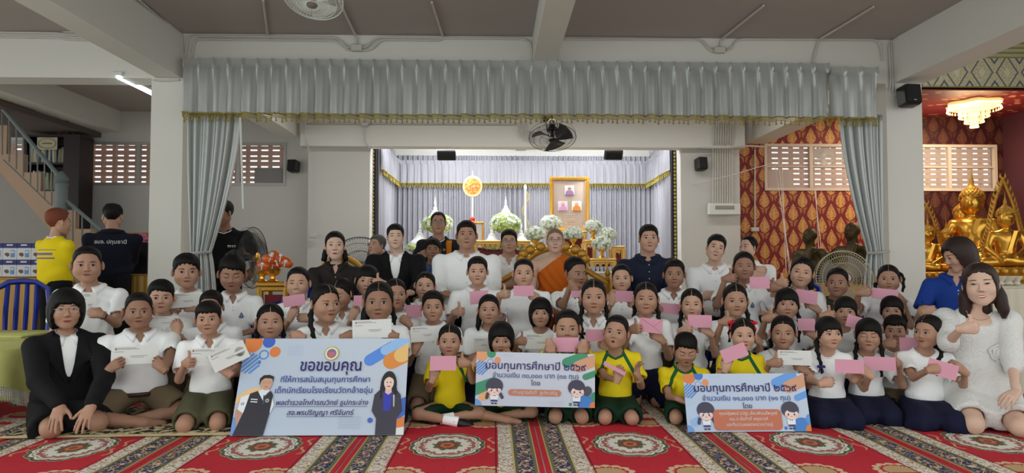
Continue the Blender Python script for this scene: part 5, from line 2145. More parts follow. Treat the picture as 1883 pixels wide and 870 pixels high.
person('girl with a long plait looking to the right behind the large board', 598, 522, 591, 4.72, skin='c', w=1.12, u=.84, hy=26, hp=2, gaze=.5, yaw=6, R=(560, 690, 'hold', .2), L=(640, 690, 'hold', .2),
       braids=[(-1, 'front', None)], **GIRL)
person('girl with dark loose hair holding a white letter above the large board', 697, 518, 590, 4.72, fat=.15, skin='d', w=1.08, u=.84, R=(646, 618, 'side', .2), L=(712, 616, 'side', .2), pose='seiza',
       kind='girl', hair='pulled', shirt='polo', bottom='navy_skirt', braids=[(-1, 'back', None), (1, 'back', None)], extras=(long_hair((-1,), r=.03, drop=.14),), hy=-4)
paper(684, 605, 70, 34, 4.50, 'large white printed letter standing behind the big board', 'white', rot=-2)
person('girl in a yellow jersey sitting cross-legged with a pink envelope', 827, 596, 655, 4.62, skin='c', u=.68, R=(800, 686, 'holdup', .22), L=(848, 668, 'upf', .22), pose='cross', shirt='sport',
       bottom='green_shorts', kind='girl', hair='pulled', braids=[(-1, 'tail', None)], hy=-3, torso=.33, extras=(socks_shoes,))
paper(815, 668, 47, 26, 4.36, 'pink envelope held by the cross-legged girl in yellow', rot=0)
person('girl in yellow peeping over the top edge of the middle board', 922, 590, 652, 4.66, hp=8, skin='c', u=.68, expr='calm', R=(884, 660, 'hold', .27), L=(934, 654, 'mouth', .15), shirt='sport', bottom='green_shorts', kind='girl',
       hair='bob', pose='cross', torso=.33, hh=.205)
person('boy in yellow holding the middle board by its top edge', 1043, 569, 634, 4.66, skin='c', u=.72, R=(1012, 642, 'grip', .25), L=(1072, 644, 'grip', .25), shirt='sport', bottom='green_shorts', kind='boy', hair='crew',
       pose='seiza', torso=.36, gaze=.4)
paper(1041, 634, 45, 26, 4.46, 'pink envelope in front of the mouth of the boy holding the middle board')
person('open-mouthed boy in yellow kneeling between the middle and right boards', 1133, 579, 641, 4.62, skin='c', u=.72, R=(1140, 686, 'holdup', .26), L=(1172, 684, 'open', .24), shirt='sport', bottom='green_shorts', kind='boy',
       hair='crew', pose='seiza', torso=.36, expr='open', hr=6, hy=-10, hp=-6, gaze=.3)
paper(1130, 678, 44, 9, 4.34, 'pink envelope seen nearly edge-on in the hands of the open-mouthed boy', rot=28, tilt=50)
person('small boy in yellow looking down beside the right board', 1261, 613, 668, 4.60, skin='c', u=.70, hp=22, hy=6, expr='down', R=(1262, 738, 'lap', .26), L=(1285, 742, 'lap', .24), shirt='sport', bottom='green_shorts', kind='boy',
       hair='fringe', pose='seiza', torso=.35, hh=.200)
person('girl in yellow with red hair bows above the right board', 1366, 585, 645, 4.60, skin='b', u=.68, R=(1338, 668, 'holdup', .20), L=(1395, 700, 'hold', .2), shirt='sport', bottom='green_shorts', kind='girl', hair='pulled',
       braids=[(-1, [(-.045, .02, .085), (-.075, .02, .09), (-.088, .03, .03), (-.09, .04, -.06)], 'top'), (1, [(.045, .02, .085), (.075, .02, .09), (.088, .03, .03), (.09, .04, -.06)], 'top')], pose='cross', torso=.34, hy=10, gaze=.2)
paper(1350, 649, 46, 25, 4.38, 'tilted pink envelope of the girl with red hair bows', rot=-22)
person('girl with a white letter and thumb up above the right board', 1440, 580, 641, 4.72, skin='c', u=.74, R=(1429, 668, 'up', .24), L=(1473, 676, 'hold', .22), braids=[(-1, 'back', None)], expr='smile', **GIRL)
paper(1461, 658, 58, 27, 4.47, 'white letter held by the girl above the right board', 'white')
person('girl with fringe and blue-ribboned plait in a white t-shirt looking aside', 1524, 581, 641, 4.52, skin='b', u=.74, hy=24, gaze=.4, R=(1524, 704, 'side', .24), L=(1588, 682, 'hold', .22), pose='seiza', kind='girl', hair='bangs', shirt='tee',
       bottom='navy_skirt', braids=[(-1, 'front', 'blue')], expr='calm')
paper(1562, 674, 49, 25, 4.28, 'pink envelope of the girl with the blue hair ribbon')
person('girl with fringe and lowered eyes in a white t-shirt, thumb up', 1597, 584, 645, 4.60, skin='c', u=.72, expr='down', R=(1580, 690, 'hold', .24), L=(1650, 668, 'up', .22), pose='seiza', kind='girl', hair='bangs', shirt='tee',
       bottom='navy_skirt', braids=[(-1, 'front', None), (1, 'front', None)])
paper(1618, 669, 53, 25, 4.36, 'pink envelope in front of the girl with lowered eyes', rot=0)
person('girl with long plait in a white t-shirt looking left, rightmost of the children', 1707, 578, 640, 4.42, skin='c', u=.75, hy=-30, gaze=-.4, R=(1722, 678, 'side', .24), L=(1762, 676, 'hold', .22), pose='seiza', kind='girl',
       hair='pulled', shirt='tee', bottom='navy_skirt', braids=[(1, 'front', None)])
paper(1733, 679, 50, 28, 4.17, 'pink envelope of the rightmost girl', rot=16)
# ================================================================== second row
person('boy holding a white letter behind the stout boy', 296, 514, 576, 4.98, skin='b', u=.78, kind='boy', hair='fringe', shirt='polo', bottom='khaki', L=(322, 600, 'holdup', .22), R=(276, 600, 'hold', .2))
paper(302, 592, 48, 20, 4.78, 'white letter of the boy behind the stout boy', 'white')
person('boy almost hidden behind the boy with two papers', 388, 534, 592, 4.92, skin='d', u=.78, hy=-14, hp=8, **SCH)
person('boy in khaki shorts holding a white letter, kneeling behind the girl in yellow', 796, 534, 591, 4.98, skin='c', u=.82, w=1.05, kind='boy', hair='neat', shirt='polo', bottom='khaki', R=(768, 633, 'holdup', .2), L=(822, 650, 'hold', .2), expr='calm')
paper(783, 614, 54, 28, 4.76, 'white letter held by the kneeling boy in khaki shorts', 'white', rot=-3)
person('long-haired girl in a white t-shirt holding a letter above the middle board', 899, 541, 595, 5.02, skin='c', u=.78, w=1.05, kind='girl', hair='pulled', shirt='tee', bottom='navy_skirt', extras=(long_hair((-1,), r=.026, drop=.08),), R=(872, 660, 'hold', .2),
       L=(930, 660, 'hold', .2), fat=.15)
paper(888, 633, 34, 22, 4.84, 'white letter just above the left corner of the middle board', 'white')
person('girl with a bowl-cut bob in a white t-shirt above the middle board', 994, 546, 601, 5.0, skin='c', u=.72, kind='girl', hair='bob', shirt='tee', bottom='navy_skirt', R=(962, 628, 'upf', .2), L=(1016, 640, 'hold', .2))
paper(992, 628, 52, 27, 4.80, 'white letter of the girl with the bowl-cut bob', 'white')
person('girl with centre parting and one plait, right of the middle board', 1092, 513, 577, 4.90, skin='c', u=.84, w=1.05, braids=[(-1, 'front', 'black'), (1, 'back', None)], R=(1075, 640, 'hold', .2), L=(1112, 636, 'hold', .2), **GIRL)
paper(1095, 617, 36, 22, 4.72, 'pink envelope of the girl with centre parting')
person('smiling girl with plaits, thumb up, behind the open-mouthed boy', 1188, 518, 578, 4.95, skin='c', u=.84, expr='smile', braids=[(-1, 'back', None), (1, 'front', None)], R=(1170, 606, 'up', .24), L=(1207, 618, 'hold', .2), pose='kneelup', **GIRL)
paper(1197, 599, 42, 26, 4.72, 'pink envelope of the smiling girl with plaits', rot=6, flap=True)
person('smiling girl with plait behind the small boy looking down', 1272, 530, 586, 5.05, skin='b', u=.80, expr='smile', braids=[(-1, 'front', None), (1, 'back', None)], R=(1264, 608, 'up', .24), L=(1296, 606, 'hold', .2), **GIRL)
paper(1287, 591, 43, 23, 4.82, 'pink envelope of the girl behind the small boy')
person('girl with plait, thumb up, behind the girl with red bows', 1352, 521, 582, 5.0, skin='c', u=.80, hy=8, fat=.1, braids=[(-1, 'back', None), (1, 'front', 'blue')], R=(1340, 592, 'up', .24), L=(1385, 620, 'hold', .2), **GIRL)
person('round-faced girl with fringe, thumb up, behind the girl with the letter', 1447, 529, 586, 5.06, skin='c', u=.80, fat=.3, kind='girl', hair='bangs', shirt='polo', bottom='navy_skirt', braids=[(1, 'front', None)], R=(1420, 586, 'up', .24),
       L=(1490, 612, 'hold', .2), hy=4)
paper(1483, 597, 30, 22, 4.84, 'small part of a pink envelope beside the round-faced girl')
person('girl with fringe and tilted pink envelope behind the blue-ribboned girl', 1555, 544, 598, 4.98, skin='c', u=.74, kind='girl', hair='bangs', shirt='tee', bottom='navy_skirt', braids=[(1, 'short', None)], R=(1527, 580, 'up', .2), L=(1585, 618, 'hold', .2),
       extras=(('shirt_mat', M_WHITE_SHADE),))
paper(1570, 592, 25, 23, 4.76, 'tilted pink envelope beside the face of the girl behind', rot=16)
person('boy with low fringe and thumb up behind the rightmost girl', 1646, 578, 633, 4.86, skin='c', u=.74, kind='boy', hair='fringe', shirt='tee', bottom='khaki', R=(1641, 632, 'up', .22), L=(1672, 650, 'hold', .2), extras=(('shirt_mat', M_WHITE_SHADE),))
paper(1674, 634, 36, 26, 4.62, 'pink envelope of the boy with low fringe')
# ================================================================== third and fourth rows
person('tall boy with a wrist watch and small white card behind the blazer woman', 160, 453, 519, 5.05, skin='c', u=.92, w=1.12, fat=.15, kind='boy', hair='crew', shirt='polo', bottom='khaki', L=(172, 576, 'side', .24), R=(125, 600, 'lap', .2), watch='L',
       pose='kneelup')
paper(164, 558, 22, 40, 4.88, 'small upright white card in the hand of the tall boy', 'white')
person('boy with neat fringe holding a white letter in front of the tied curtain', 343, 466, 530, 5.30, skin='c', u=.80, kind='boy', hair='fringe', shirt='polo', bottom='khaki', R=(318, 570, 'side', .2), L=(346, 566, 'side', .2), hy=2)
paper(342, 552, 54, 26, 5.08, 'white letter of the boy in front of the tied curtain', 'white', rot=-4)
person('boy looking down with a blue school crest on his pocket', 427, 470, 533, 5.30, skin='d', u=.86, kind='boy', hair='fringe', shirt='polo', bottom='navy_trousers', crest_on=True, hp=14, hy=-4, expr='down', R=(408, 622, 'lap', .2), L=(450, 612, 'lap', .2), pose='kneelup')
person('grinning boy holding a pink envelope beside the gold offering table', 548, 491, 548, 5.32, skin='b', u=.80, fat=.25, expr='grin', hy=-8, R=(539, 574, 'holdup', .24), L=(556, 585, 'side', .2), **SCH)
paper(541, 553, 38, 20, 5.06, 'pink envelope of the grinning boy', rot=-8)
person('girl turned away, hidden behind the girl with the long plait', 628, 512, 566, 5.22, skin='c', u=.78, hy=-35, hp=14, expr='down', braids=[(1, 'tail', None)], **GIRL)
person('girl with a hand on her cheek, left of the black suit', 675, 487, 543, 5.40, skin='b', u=.80, kind='girl', hair='bangs', shirt='polo', bottom='navy_skirt', hr=6, R=(652, 574, 'holdup', .24), L=(692, 520, 'upf', .12),
       braids=[(-1, 'back', None)])
paper(658, 553, 15, 19, 5.14, 'small part of a pink envelope in the hand of the girl touching her cheek')
person('girl hidden behind the girl with the white letter', 727, 512, 568, 5.20, skin='c', u=.80, hy=10, braids=[(1, 'short', None)], R=(700, 590, 'hold'), L=(742, 588, 'hold', .2), **GIRL)
paper(734, 584, 26, 17, 5.0, 'folded grey-white paper behind the large white letter', 'white')
person('girl with tied-back hair holding a pink envelope before the black suit', 782, 499, 549, 5.45, skin='b', u=.80, hr=4, hy=-6, R=(757, 585, 'side', .2), L=(800, 600, 'hold'), braids=[(1, 'tail', None)], **GIRL)
paper(761, 572, 30, 22, 5.2, 'pink envelope of the girl in front of the man in the black suit')
person('boy with wet fringe, thumb up, in front of the large man in white', 878, 471, 524, 5.40, skin='b', u=.84, w=1.08, kind='boy', hair='neat', shirt='polo', bottom='khaki', R=(844, 574, 'up', .24), L=(895, 574, 'hold', .2), pose='kneelup')
paper(881, 547, 34, 24, 5.16, 'pink envelope of the boy with wet fringe', rot=-4)
person('boy with flat-top hair, thumb up, in front of the monk', 963, 475, 528, 5.38, skin='b', u=.84, fat=.25, w=1.08, kind='boy', hair='crew', shirt='tee', bottom='khaki', R=(928, 542, 'up', .22), L=(982, 546, 'hold', .22), pose='kneelup')
paper(963, 535, 37, 19, 5.12, 'pink envelope of the boy in front of the monk')
person('boy looking down to the right beside the monk', 1058, 472, 528, 5.40, skin='d', u=.84, hy=36, hp=8, gaze=.5, kind='boy', hair='crew', shirt='polo', bottom='khaki', R=(1056, 532, 'down', .26), L=(1075, 560, 'hold', .2), pose='kneelup')
paper(1059, 541, 18, 12, 5.10, 'pink envelope under the fingers of the boy beside the monk')
person('boy with spiky hair holding a pink envelope below the gold altar tables', 1143, 485, 536, 5.42, skin='b', u=.80, kind='boy', hair='crew', shirt='polo', bottom='khaki', R=(1129, 545, 'holdup', .22), L=(1165, 560, 'hold', .2), hr=-2)
paper(1148, 545, 32, 20, 5.18, 'pink envelope of the boy below the altar tables', rot=2)
person('thin boy holding a pink envelope low in front of the man in the dark shirt', 1240, 476, 530, 5.38, skin='d', u=.84, kind='boy', hair='neat', shirt='polo', bottom='khaki', R=(1216, 568, 'side', .2), L=(1256, 572, 'side', .2), pose='kneelup')
paper(1234, 568, 40, 19, 5.16, 'pink envelope held low by the thin boy', rot=5)
person('smiling girl with side ponytail and crest, thumb up, holding a pink envelope', 1368, 462, 515, 5.36, skin='d', u=.88, w=1.05, fat=.15, expr='smile', crest_on=True, R=(1345, 512, 'up', .2), L=(1421, 530, 'upf', .2), kind='girl', hair='pulled', shirt='polo', bottom='navy_skirt',
       extras=(long_hair((-1,), r=.03, drop=.06),), pose='kneelup', hy=4)
paper(1397, 520, 35, 22, 5.12, 'pink envelope of the girl with side ponytail')
person('smiling girl tilting her head, holding a pink envelope near the bronze busts', 1474, 472, 528, 5.42, skin='b', u=.86, expr='smile', hr=9, R=(1440, 521, 'up', .2), L=(1493, 562, 'hold', .22), kind='girl', hair='pulled', shirt='polo', bottom='navy_skirt', pose='kneelup',
       extras=(long_hair((-1, 1), r=.022, drop=.02),))
paper(1483, 546, 38, 24, 5.16, 'tilted pink envelope of the girl near the bronze busts', rot=10)
person('boy in a dark shirt half hidden in front of the beige fan', 1540, 492, 546, 5.38, skin='d', u=.80, hy=-6, kind='boy', hair='crew', shirt='polo', bottom='olive', extras=(('shirt_mat', mat('cloth_scout', (58, 62, 40), .85, bump=.2, bscale=200)),))
person('girl with two high plaits raising her thumb and a pink envelope beside the column', 1634, 486, 538, 5.36, skin='c', u=.84, fat=.35, w=1.1, braids=[(-1, 'short', None), (1, 'high', None)], R=(1593, 538, 'up', .22), L=(1650, 546, 'hold', .16), kind='girl', hair='pulled', shirt='tee',
       bottom='navy_skirt', pose='kneelup', expr='calm')
paper(1627, 541, 44, 20, 5.14, 'pink envelope of the girl with two high plaits', rot=6)
person('girl with fringe whose face shows between the raised arm and the boy below', 1640, 543, 596, 5.08, skin='c', u=.74, kind='girl', hair='bangs', shirt='tee', bottom='navy_skirt', braids=[(1, 'short', None)])
# ================================================================== adults at the back
M_DRESSWHITE = cloth_mat('dress_white', (248, 250, 252), .7, b=1.6, bs=15)
M_DKBROWN = cloth_mat('dark_brown', (44, 38, 38), .7)
M_NAVYSHIRT = cloth_mat('navy_shirt', (32, 38, 58), .8)
M_BLUESHIRT = cloth_mat('blue_shirt', (70, 98, 160), .8)
M_ROYAL = cloth_mat('royal_blue', (24, 58, 138), .75)
M_ROBE = cloth_mat('saffron', (196, 98, 22), .8)
M_ROBE_D = cloth_mat('saffron_deep', (178, 92, 20), .8)
M_TEEYELLOW = cloth_mat('tee_yellow', (240, 214, 30), .85)
M_NAVYJACKET = cloth_mat('navy_jacket', (22, 26, 40), .85)
M_CAP = cloth_mat('cap_black', (18, 18, 22), .8)
M_ORANGE = cloth_mat('orange_strap', (206, 120, 24), .7)
def polo_logo(ctx):
 mb = MB()
 x, z = .085, ctx['shz'] - .115
 h = ctx['bvh'].ray_cast(Vector((x, -2, z)), Vector((0, 1, 0)))
 y = (h[0].y if h[0] is not None else -.14) - .006
 for k, s in ((0, 1), (1, .7)):
  P = []
  for t in np.linspace(0, PI, 8):
   P.append((x - .042 + .084 * t / PI, y, z - .012 * k + s * .016 * math.sin(t) + .010 * t / PI))
  for t in np.linspace(PI, 0, 8):
   P.append((x - .042 + .084 * t / PI, y, z - .012 * k + s * .007 * math.sin(t) + .010 * t / PI))
  n = 8
  F = [(i, i + 1, 2 * n - 2 - i, 2 * n - 1 - i) for i in range(n - 1)]
  mb.add(P, F)
 mb.link('leaf_logo', mat('logo_green', (70, 150, 60), .7), ctx['body'], smooth=False)
def cap_on(ctx):
 mb = MB()
 HM = ctx['HM']
 prof = [(.088, .035), (.091, .05), (.088, .08), (.070, .112), (.03, .128), (.0, .131)]
 mb.lathe(prof, (0, .012, 0), 22, sy=1.12)
 mb.rbox((0, -.115, .046), (.12, .07, .008), .004, R=Euler((.2, 0, 0)).to_matrix())
 mb.xform(HM)
 mb.link('cap', M_CAP, ctx['body'])
def shoulder_strap(ctx):
 mb = MB()
 P = []
 for t in np.linspace(0, 1, 14):
  z = lerp(ctx['shz'] - .01, ctx['shz'] - .42, t)
  x = lerp(.115, .105, t)
  h = ctx['bvh'].ray_cast(Vector((x, -2, z)), Vector((0, 1, 0)))
  y = (h[0].y if h[0] is not None else -.1) - .008
  P.append([(x - .035, y, z), (x, y - .003, z), (x + .035, y, z)])
 mb.grid(np.array(P))
 o = mb.link('bag_strap', M_ORANGE, ctx['body'])
 md = o.modifiers.new('t', 'SOLIDIFY')
 md.thickness = .004
def tee_print(ctx):
 mb = MB()
 r = random.Random(4)
 for i in range(7):
  x, z = r.uniform(-.05, .08), ctx['shz'] - r.uniform(.10, .26)
  h = ctx['bvh'].ray_cast(Vector((x, -2, z)), Vector((0, 1, 0)))
  y = (h[0].y if h[0] is not None else -.12) - .005
  n = 10
  P = [(x + .018 * math.cos(t) * r.uniform(.6, 1.3), y, z + .014 * math.sin(t)) for t in np.linspace(0, 2 * PI, n, endpoint=False)]
  mb.add(P, [tuple(range(n))])
 mb.link('shirt_print', mat('print_gold', (150, 124, 66), .7), ctx['body'], smooth=False)
def monk_robe(ctx):
 u, ch, shz, hip, nb = ctx['u'], ctx['ch'], ctx['shz'], ctx['hip'], ctx['nb']
 shx = ctx['shx']
 f = Field(ctx['lo'] - Vector((.1, .1, 0)), Vector((ctx['hi'].x + .1, ctx['hi'].y + .1, shz + .12)), .013)
 i = .02
 f.ell(ch, (.14 * u + i, .09 * u + i, .15 * u + i), k=0)
 f.ell(ctx['mid'] + Vector((0, 0, -.04)), (.135 + i, .10 + i, .18), k=.05)
 f.ell(hip + Vector((0, -.01, .06)), (.17, .14, .13), k=.05)
 a = ctx['arms']['L']
 f.cap((0.03, nb.y, shz), (shx * .95, nb.y, shz - .035), .062, k=.03)
 f.cap(a['sh'], a['el'], .075, .085, k=.03)
 f.cap(a['el'], a['el'].lerp(a['wr'], .8), .085, .055, k=.03)
 f.cap(a['el'], Vector((a['el'].x, hip.y - .12, hip.z)), .07, .06, k=.05)
 for hj, kn, an, toe in ctx['legs']:
  f.cap(hj, kn, .12, .10, k=.08)
  f.cap(kn, an, .10, .09, k=.06)
 # bare right shoulder and side of the chest: cut along the sash line
 # folds running with the sash
 X, Y, Z = (f.ax[0][:, None, None], f.ax[1][None, :, None], f.ax[2][None, None, :])
 d = (X * .75 - Z * .66)
 f.F = f.F + (.007 * np.sin(95 * (X * .66 + Z * .75) + 3 * np.sin(9 * d)) * (Z > hip.z)).astype(np.float32)
 f.cut((.0, 0, shz + .01), (-.62, 0, .78))
 V, Q = f.mesh()
 # the cut must not remove the lower robe: built again below the waist
 MB().add(V, Q.tolist(), 0).link('robe', M_ROBE, ctx['body'], smooth='all')
 g = Field(ctx['lo'] - Vector((.1, .1, 0)), Vector((ctx['hi'].x + .1, ctx['hi'].y + .1, shz)), .014)
 g.ell(ctx['mid'] + Vector((0, 0, -.10)), (.135 + i, .10 + i, .14), k=0)
 g.ell(hip + Vector((0, -.01, .06)), (.18, .15, .13), k=.05)
 for hj, kn, an, toe in ctx['legs']:
  g.cap(hj, kn, .125, .105, k=.08)
  g.cap(kn, an, .105, .09, k=.06)
 g.wrinkle(.007, 2, 1.0, 1.3)
 V, Q = g.mesh()
 MB().add(V, Q.tolist(), 0).link('robe_skirt', M_ROBE, ctx['body'], smooth='all')
 sb = MB()
 for k in range(4):
  zc = ctx['mid'].z - .06 - k * .030
  P = [(math.sin(t) * (.168 + .004 * k), ctx['mid'].y - .01 - math.cos(t) * (.135 + .004 * k), zc + .010 * math.sin(3 * t + k)) for t in np.linspace(0, 2 * PI, 30, endpoint=False)]
  sb.tube(P, .020, 7, closed=True)
 sb.link('sash', M_ROBE_D, ctx['body'])
AD = dict(kind='man', pose='chair')
person('woman in a dark brown long-sleeved shirt seated in a gold armchair at the left', 616, 425, 478, 6.1, kind='woman', hair='pulled', shirt='dark_shirt', bottom='black_trousers', pose='chair', w=1.25, u=.98, skin='e', expr='frown', lipred=True,
       R=(622, 572, 'lap', .34), L=(640, 568, 'lap', .34), extras=(('shirt_mat', M_DKBROWN), long_hair(drop=.02, r=.024)), seat=.48, seed=5)
person('grey-haired man looking up, half hidden behind the man in the black suit', 693, 431, 471, 7.0, hair='neat', hairm=M_HAIR_GREY, skin='b', hy=-45, hp=-8, shirt='polo', bottom='black_trousers', fat=.4, extras=(('shirt_mat', cloth_mat('grey_shirt', (120, 120, 122))),), **AD)
person('young man in a black suit with an open white shirt, seated', 727, 411, 458, 6.1, hair='neat', shirt='jacket', bottom='black_trousers', w=1.12, skin='e', expr='smile', R=(727, 548, 'lap', .36), L=(748, 540, 'lap', .36), seat=.48, **AD)
person('standing man with glasses and an orange bag strap over a dark printed t-shirt', 806, 389, 430, 7.6, kind='man', pose='stand', hair='receding', shirt='tee', bottom='black_trousers', skin='c', glasses='dark', w=1.05, R=(775, 470, 'hold', .2),
       L=(830, 500, 'lap', .2), extras=(('shirt_mat', cloth_mat('tee_dark', (34, 38, 38))), shoulder_strap, tee_print))
person('man in a blue shirt seated behind, between the black suit and the large man', 796, 437, 480, 7.0, hair='fringe', shirt='dress_shirt', bottom='black_trousers', skin='d', extras=(('shirt_mat', M_BLUESHIRT),), **AD)
person('large man in a white long-sleeved shirt seated in the middle', 858, 405, 458, 6.1, hair='neat', shirt='dress_shirt', bottom='black_trousers', w=1.35, fat=.75, skin='c', R=(828, 542, 'lap', .36), L=(888, 545, 'lap', .36), seat=.50, **AD)
person('man with glasses in a white polo seated between the large man and the monk', 936, 421, 466, 6.7, hair='neat', shirt='polo', bottom='black_trousers', w=1.1, fat=.3, skin='b', glasses='dark', watch='L', L=(905, 530, 'lap', .3), R=(925, 540, 'lap', .3), **AD)
person('monk in a saffron robe with one bare shoulder seated on a gold throne', 1021, 420, 466, 6.2, hair='shaved', hairm=mat('hair_stubble', (120, 100, 90), .8), shirt='robe', bottom=None, w=1.12, skin='a', glasses='dark', R=(1000, 560, 'lap', .3), L=(1040, 560, 'lap', .3),
       seat=.48, extras=(monk_robe,), **AD)
person('man in a dark navy button shirt seated at the right of the altar', 1193, 412, 464, 6.1, hair='neat', shirt='dress_shirt', bottom='black_trousers', w=1.22, fat=.3, skin='b', hy=6, R=(1170, 560, 'lap', .34), L=(1210, 560, 'lap', .34),
       extras=(('shirt_mat', M_NAVYSHIRT),), seat=.5, **AD)
def phone_in_hand(ctx):
 pass
person('man in a white long-sleeved shirt with his head tilted, phone in hand', 1316, 430, 481, 6.1, hair='neat', shirt='dress_shirt', bottom='black_trousers', w=1.12, skin='a', hr=14, hy=8, expr='calm', R=(1306, 544, 'side', .3), L=(1330, 556, 'lap', .3), seat=.46, **AD)
person('man in a white polo with a green leaf logo, looking left and talking', 1376, 433, 476, 6.3, hair='receding', shirt='polo', bottom='black_trousers', w=1.12, fat=.2, skin='a', hy=-38, expr='smile', watch='R', R=(1400, 498, 'side', .3), L=(1385, 505, 'side', .34), seat=.46,
       extras=(polo_logo,), **AD)
mb = MB()
c = W(1324, 545, 5.76)
mb.rbox((0, 0, 0), (.075, .010, .15), .008)
ph = mb.link('mobile_phone', mat('phone_black', (12, 12, 14), .2), None)
ph.location = c
ph.rotation_euler = (math.radians(-25), math.radians(60), .2)
tag(ph, 'black mobile phone in the hand of the man with the tilted head', 'phone')
person('woman in a royal blue polo bending her head to the left beside the right column', 1762, 434, 500, 4.95, kind='woman', hair='sidebob', hairm=M_HAIR_BROWN, shirt='polo', bottom='black_trousers', pose='kneelup', w=1.05, skin='b', hy=-58, hp=22, hr=0, expr='smile',
       watch='R', R=(1712, 572, 'side', .12), L=(1760, 585, 'hold', .2), hh=.236, extras=(('shirt_mat', M_ROYAL),))
def back_lines(ctx):
 mb = MB()
 for i, (w_, h_) in enumerate(((.24, .006), (.20, .022), (.24, .014))):
  z = ctx['shz'] - .09 - .04 * i
  P = []
  for x in np.linspace(-w_ / 2, w_ / 2, 12):
   h = ctx['bvh'].ray_cast(Vector((x, 2, z)), Vector((0, -1, 0)))
   y = (h[0].y if h[0] is not None else .12) + .006
   P.append([(x, y, z - h_ / 2), (x, y, z + h_ / 2)])
  mb.grid(np.array(P))
 mb.link('back_print', mat('print_violet', (120, 110, 160), .7), ctx['body'], smooth=False)
# ---- standing at the left
person('woman with short orange-dyed hair in a yellow t-shirt seen from behind', 108, 378, 436, 6.7, kind='woman', pose='stand', hair='neat', hairm=M_HAIR_ORANGE, shirt='tee', bottom='black_trousers', skin='b', yaw=140, hy=110, w=1.15, fat=.2,
       extras=(('shirt_mat', M_TEEYELLOW), back_lines), sleeve='short', tuck=False, R=(130, 515, 'side', -.2), L=(150, 530, 'side', -.2), hh=.24)
def jacket_back_text(ctx):
 text_patch(ctx, 'อบจ. ปทุมธานี', 0, ctx['shz'] - .10, .30, 'back_lettering', M_THREAD, back=True, bold=.0015, off=.006)
person('man in a navy jacket with white lettering across the back and a black cap', 207, 376, 420, 7.5, kind='man', pose='stand', hair='crew', shirt='dark_shirt', bottom='black_trousers', skin='c', yaw=180, hy=172, w=1.25, fat=.3, hp=16,
       extras=(('shirt_mat', M_NAVYJACKET), jacket_back_text, cap_on), tuck=False, R=(235, 470, 'side', -.3), L=(185, 470, 'side', -.3))
def chest_print(ctx):
 mb = MB()
 for k, (x, w_) in enumerate(((.055, .014), (.075, .020), (.10, .018), (.124, .020))):
  z = ctx['shz'] - .17
  h = ctx['bvh'].ray_cast(Vector((x, -2, z)), Vector((0, 1, 0)))
  y = (h[0].y if h[0] is not None else -.12) - .005
  mb.box((x, y, z), (w_, .002, .012 if k else .018))
  mb.box((x, y, z - .014), (w_ * .8, .002, .004))
 mb.link('chest_print', M_THREAD, ctx['body'], smooth=False)
person('man in a black t-shirt standing half behind the left curtain, looking down left', 411, 369, 414, 7.85, kind='man', pose='stand', hair='crew', shirt='tee', bottom='black_trousers', skin='d', hy=-52, hp=14, w=1.3, fat=.5,
       extras=(('shirt_mat', M_BLACK), chest_print), tuck=False)
# ================================================================== curtains
M_SATIN = mat('satin_grey_green', (186, 190, 188), .34, metal=.3, bump=.25, bscale=9, spec=.5)
M_SATIN_B = mat('satin_lavender', (148, 147, 154), .5, spec=.3)
M_FRINGE = mat('gold_fringe', (156, 140, 66), .6)
M_GOLD = mat('gold_leaf', (232, 178, 74), .26, metal=.85)
M_GOLDP = mat('gold_paint', (198, 150, 60), .4, metal=.6, bump=.4, bscale=60)
M_GOLDL = mat('gold_light', (226, 186, 110), .4, metal=.45)
M_BLK = mat('plastic_black', (20, 20, 23), .4)
M_BLUEP = mat('plastic_blue', (26, 48, 150), .35, spec=.5)
M_RED_L = mat('red_lacquer', (120, 24, 34), .35)
M_BRONZE = mat('bronze_dark', (74, 62, 40), .5, metal=.6, bump=.5, bscale=30, vary=.35, vscale=9)
M_WOODD = mat('wood_dark', (40, 28, 28), .5)
M_BEIGE = mat('plastic_beige', (204, 192, 160), .5)
M_WHITEP = mat('plastic_white', (216, 220, 214), .4)
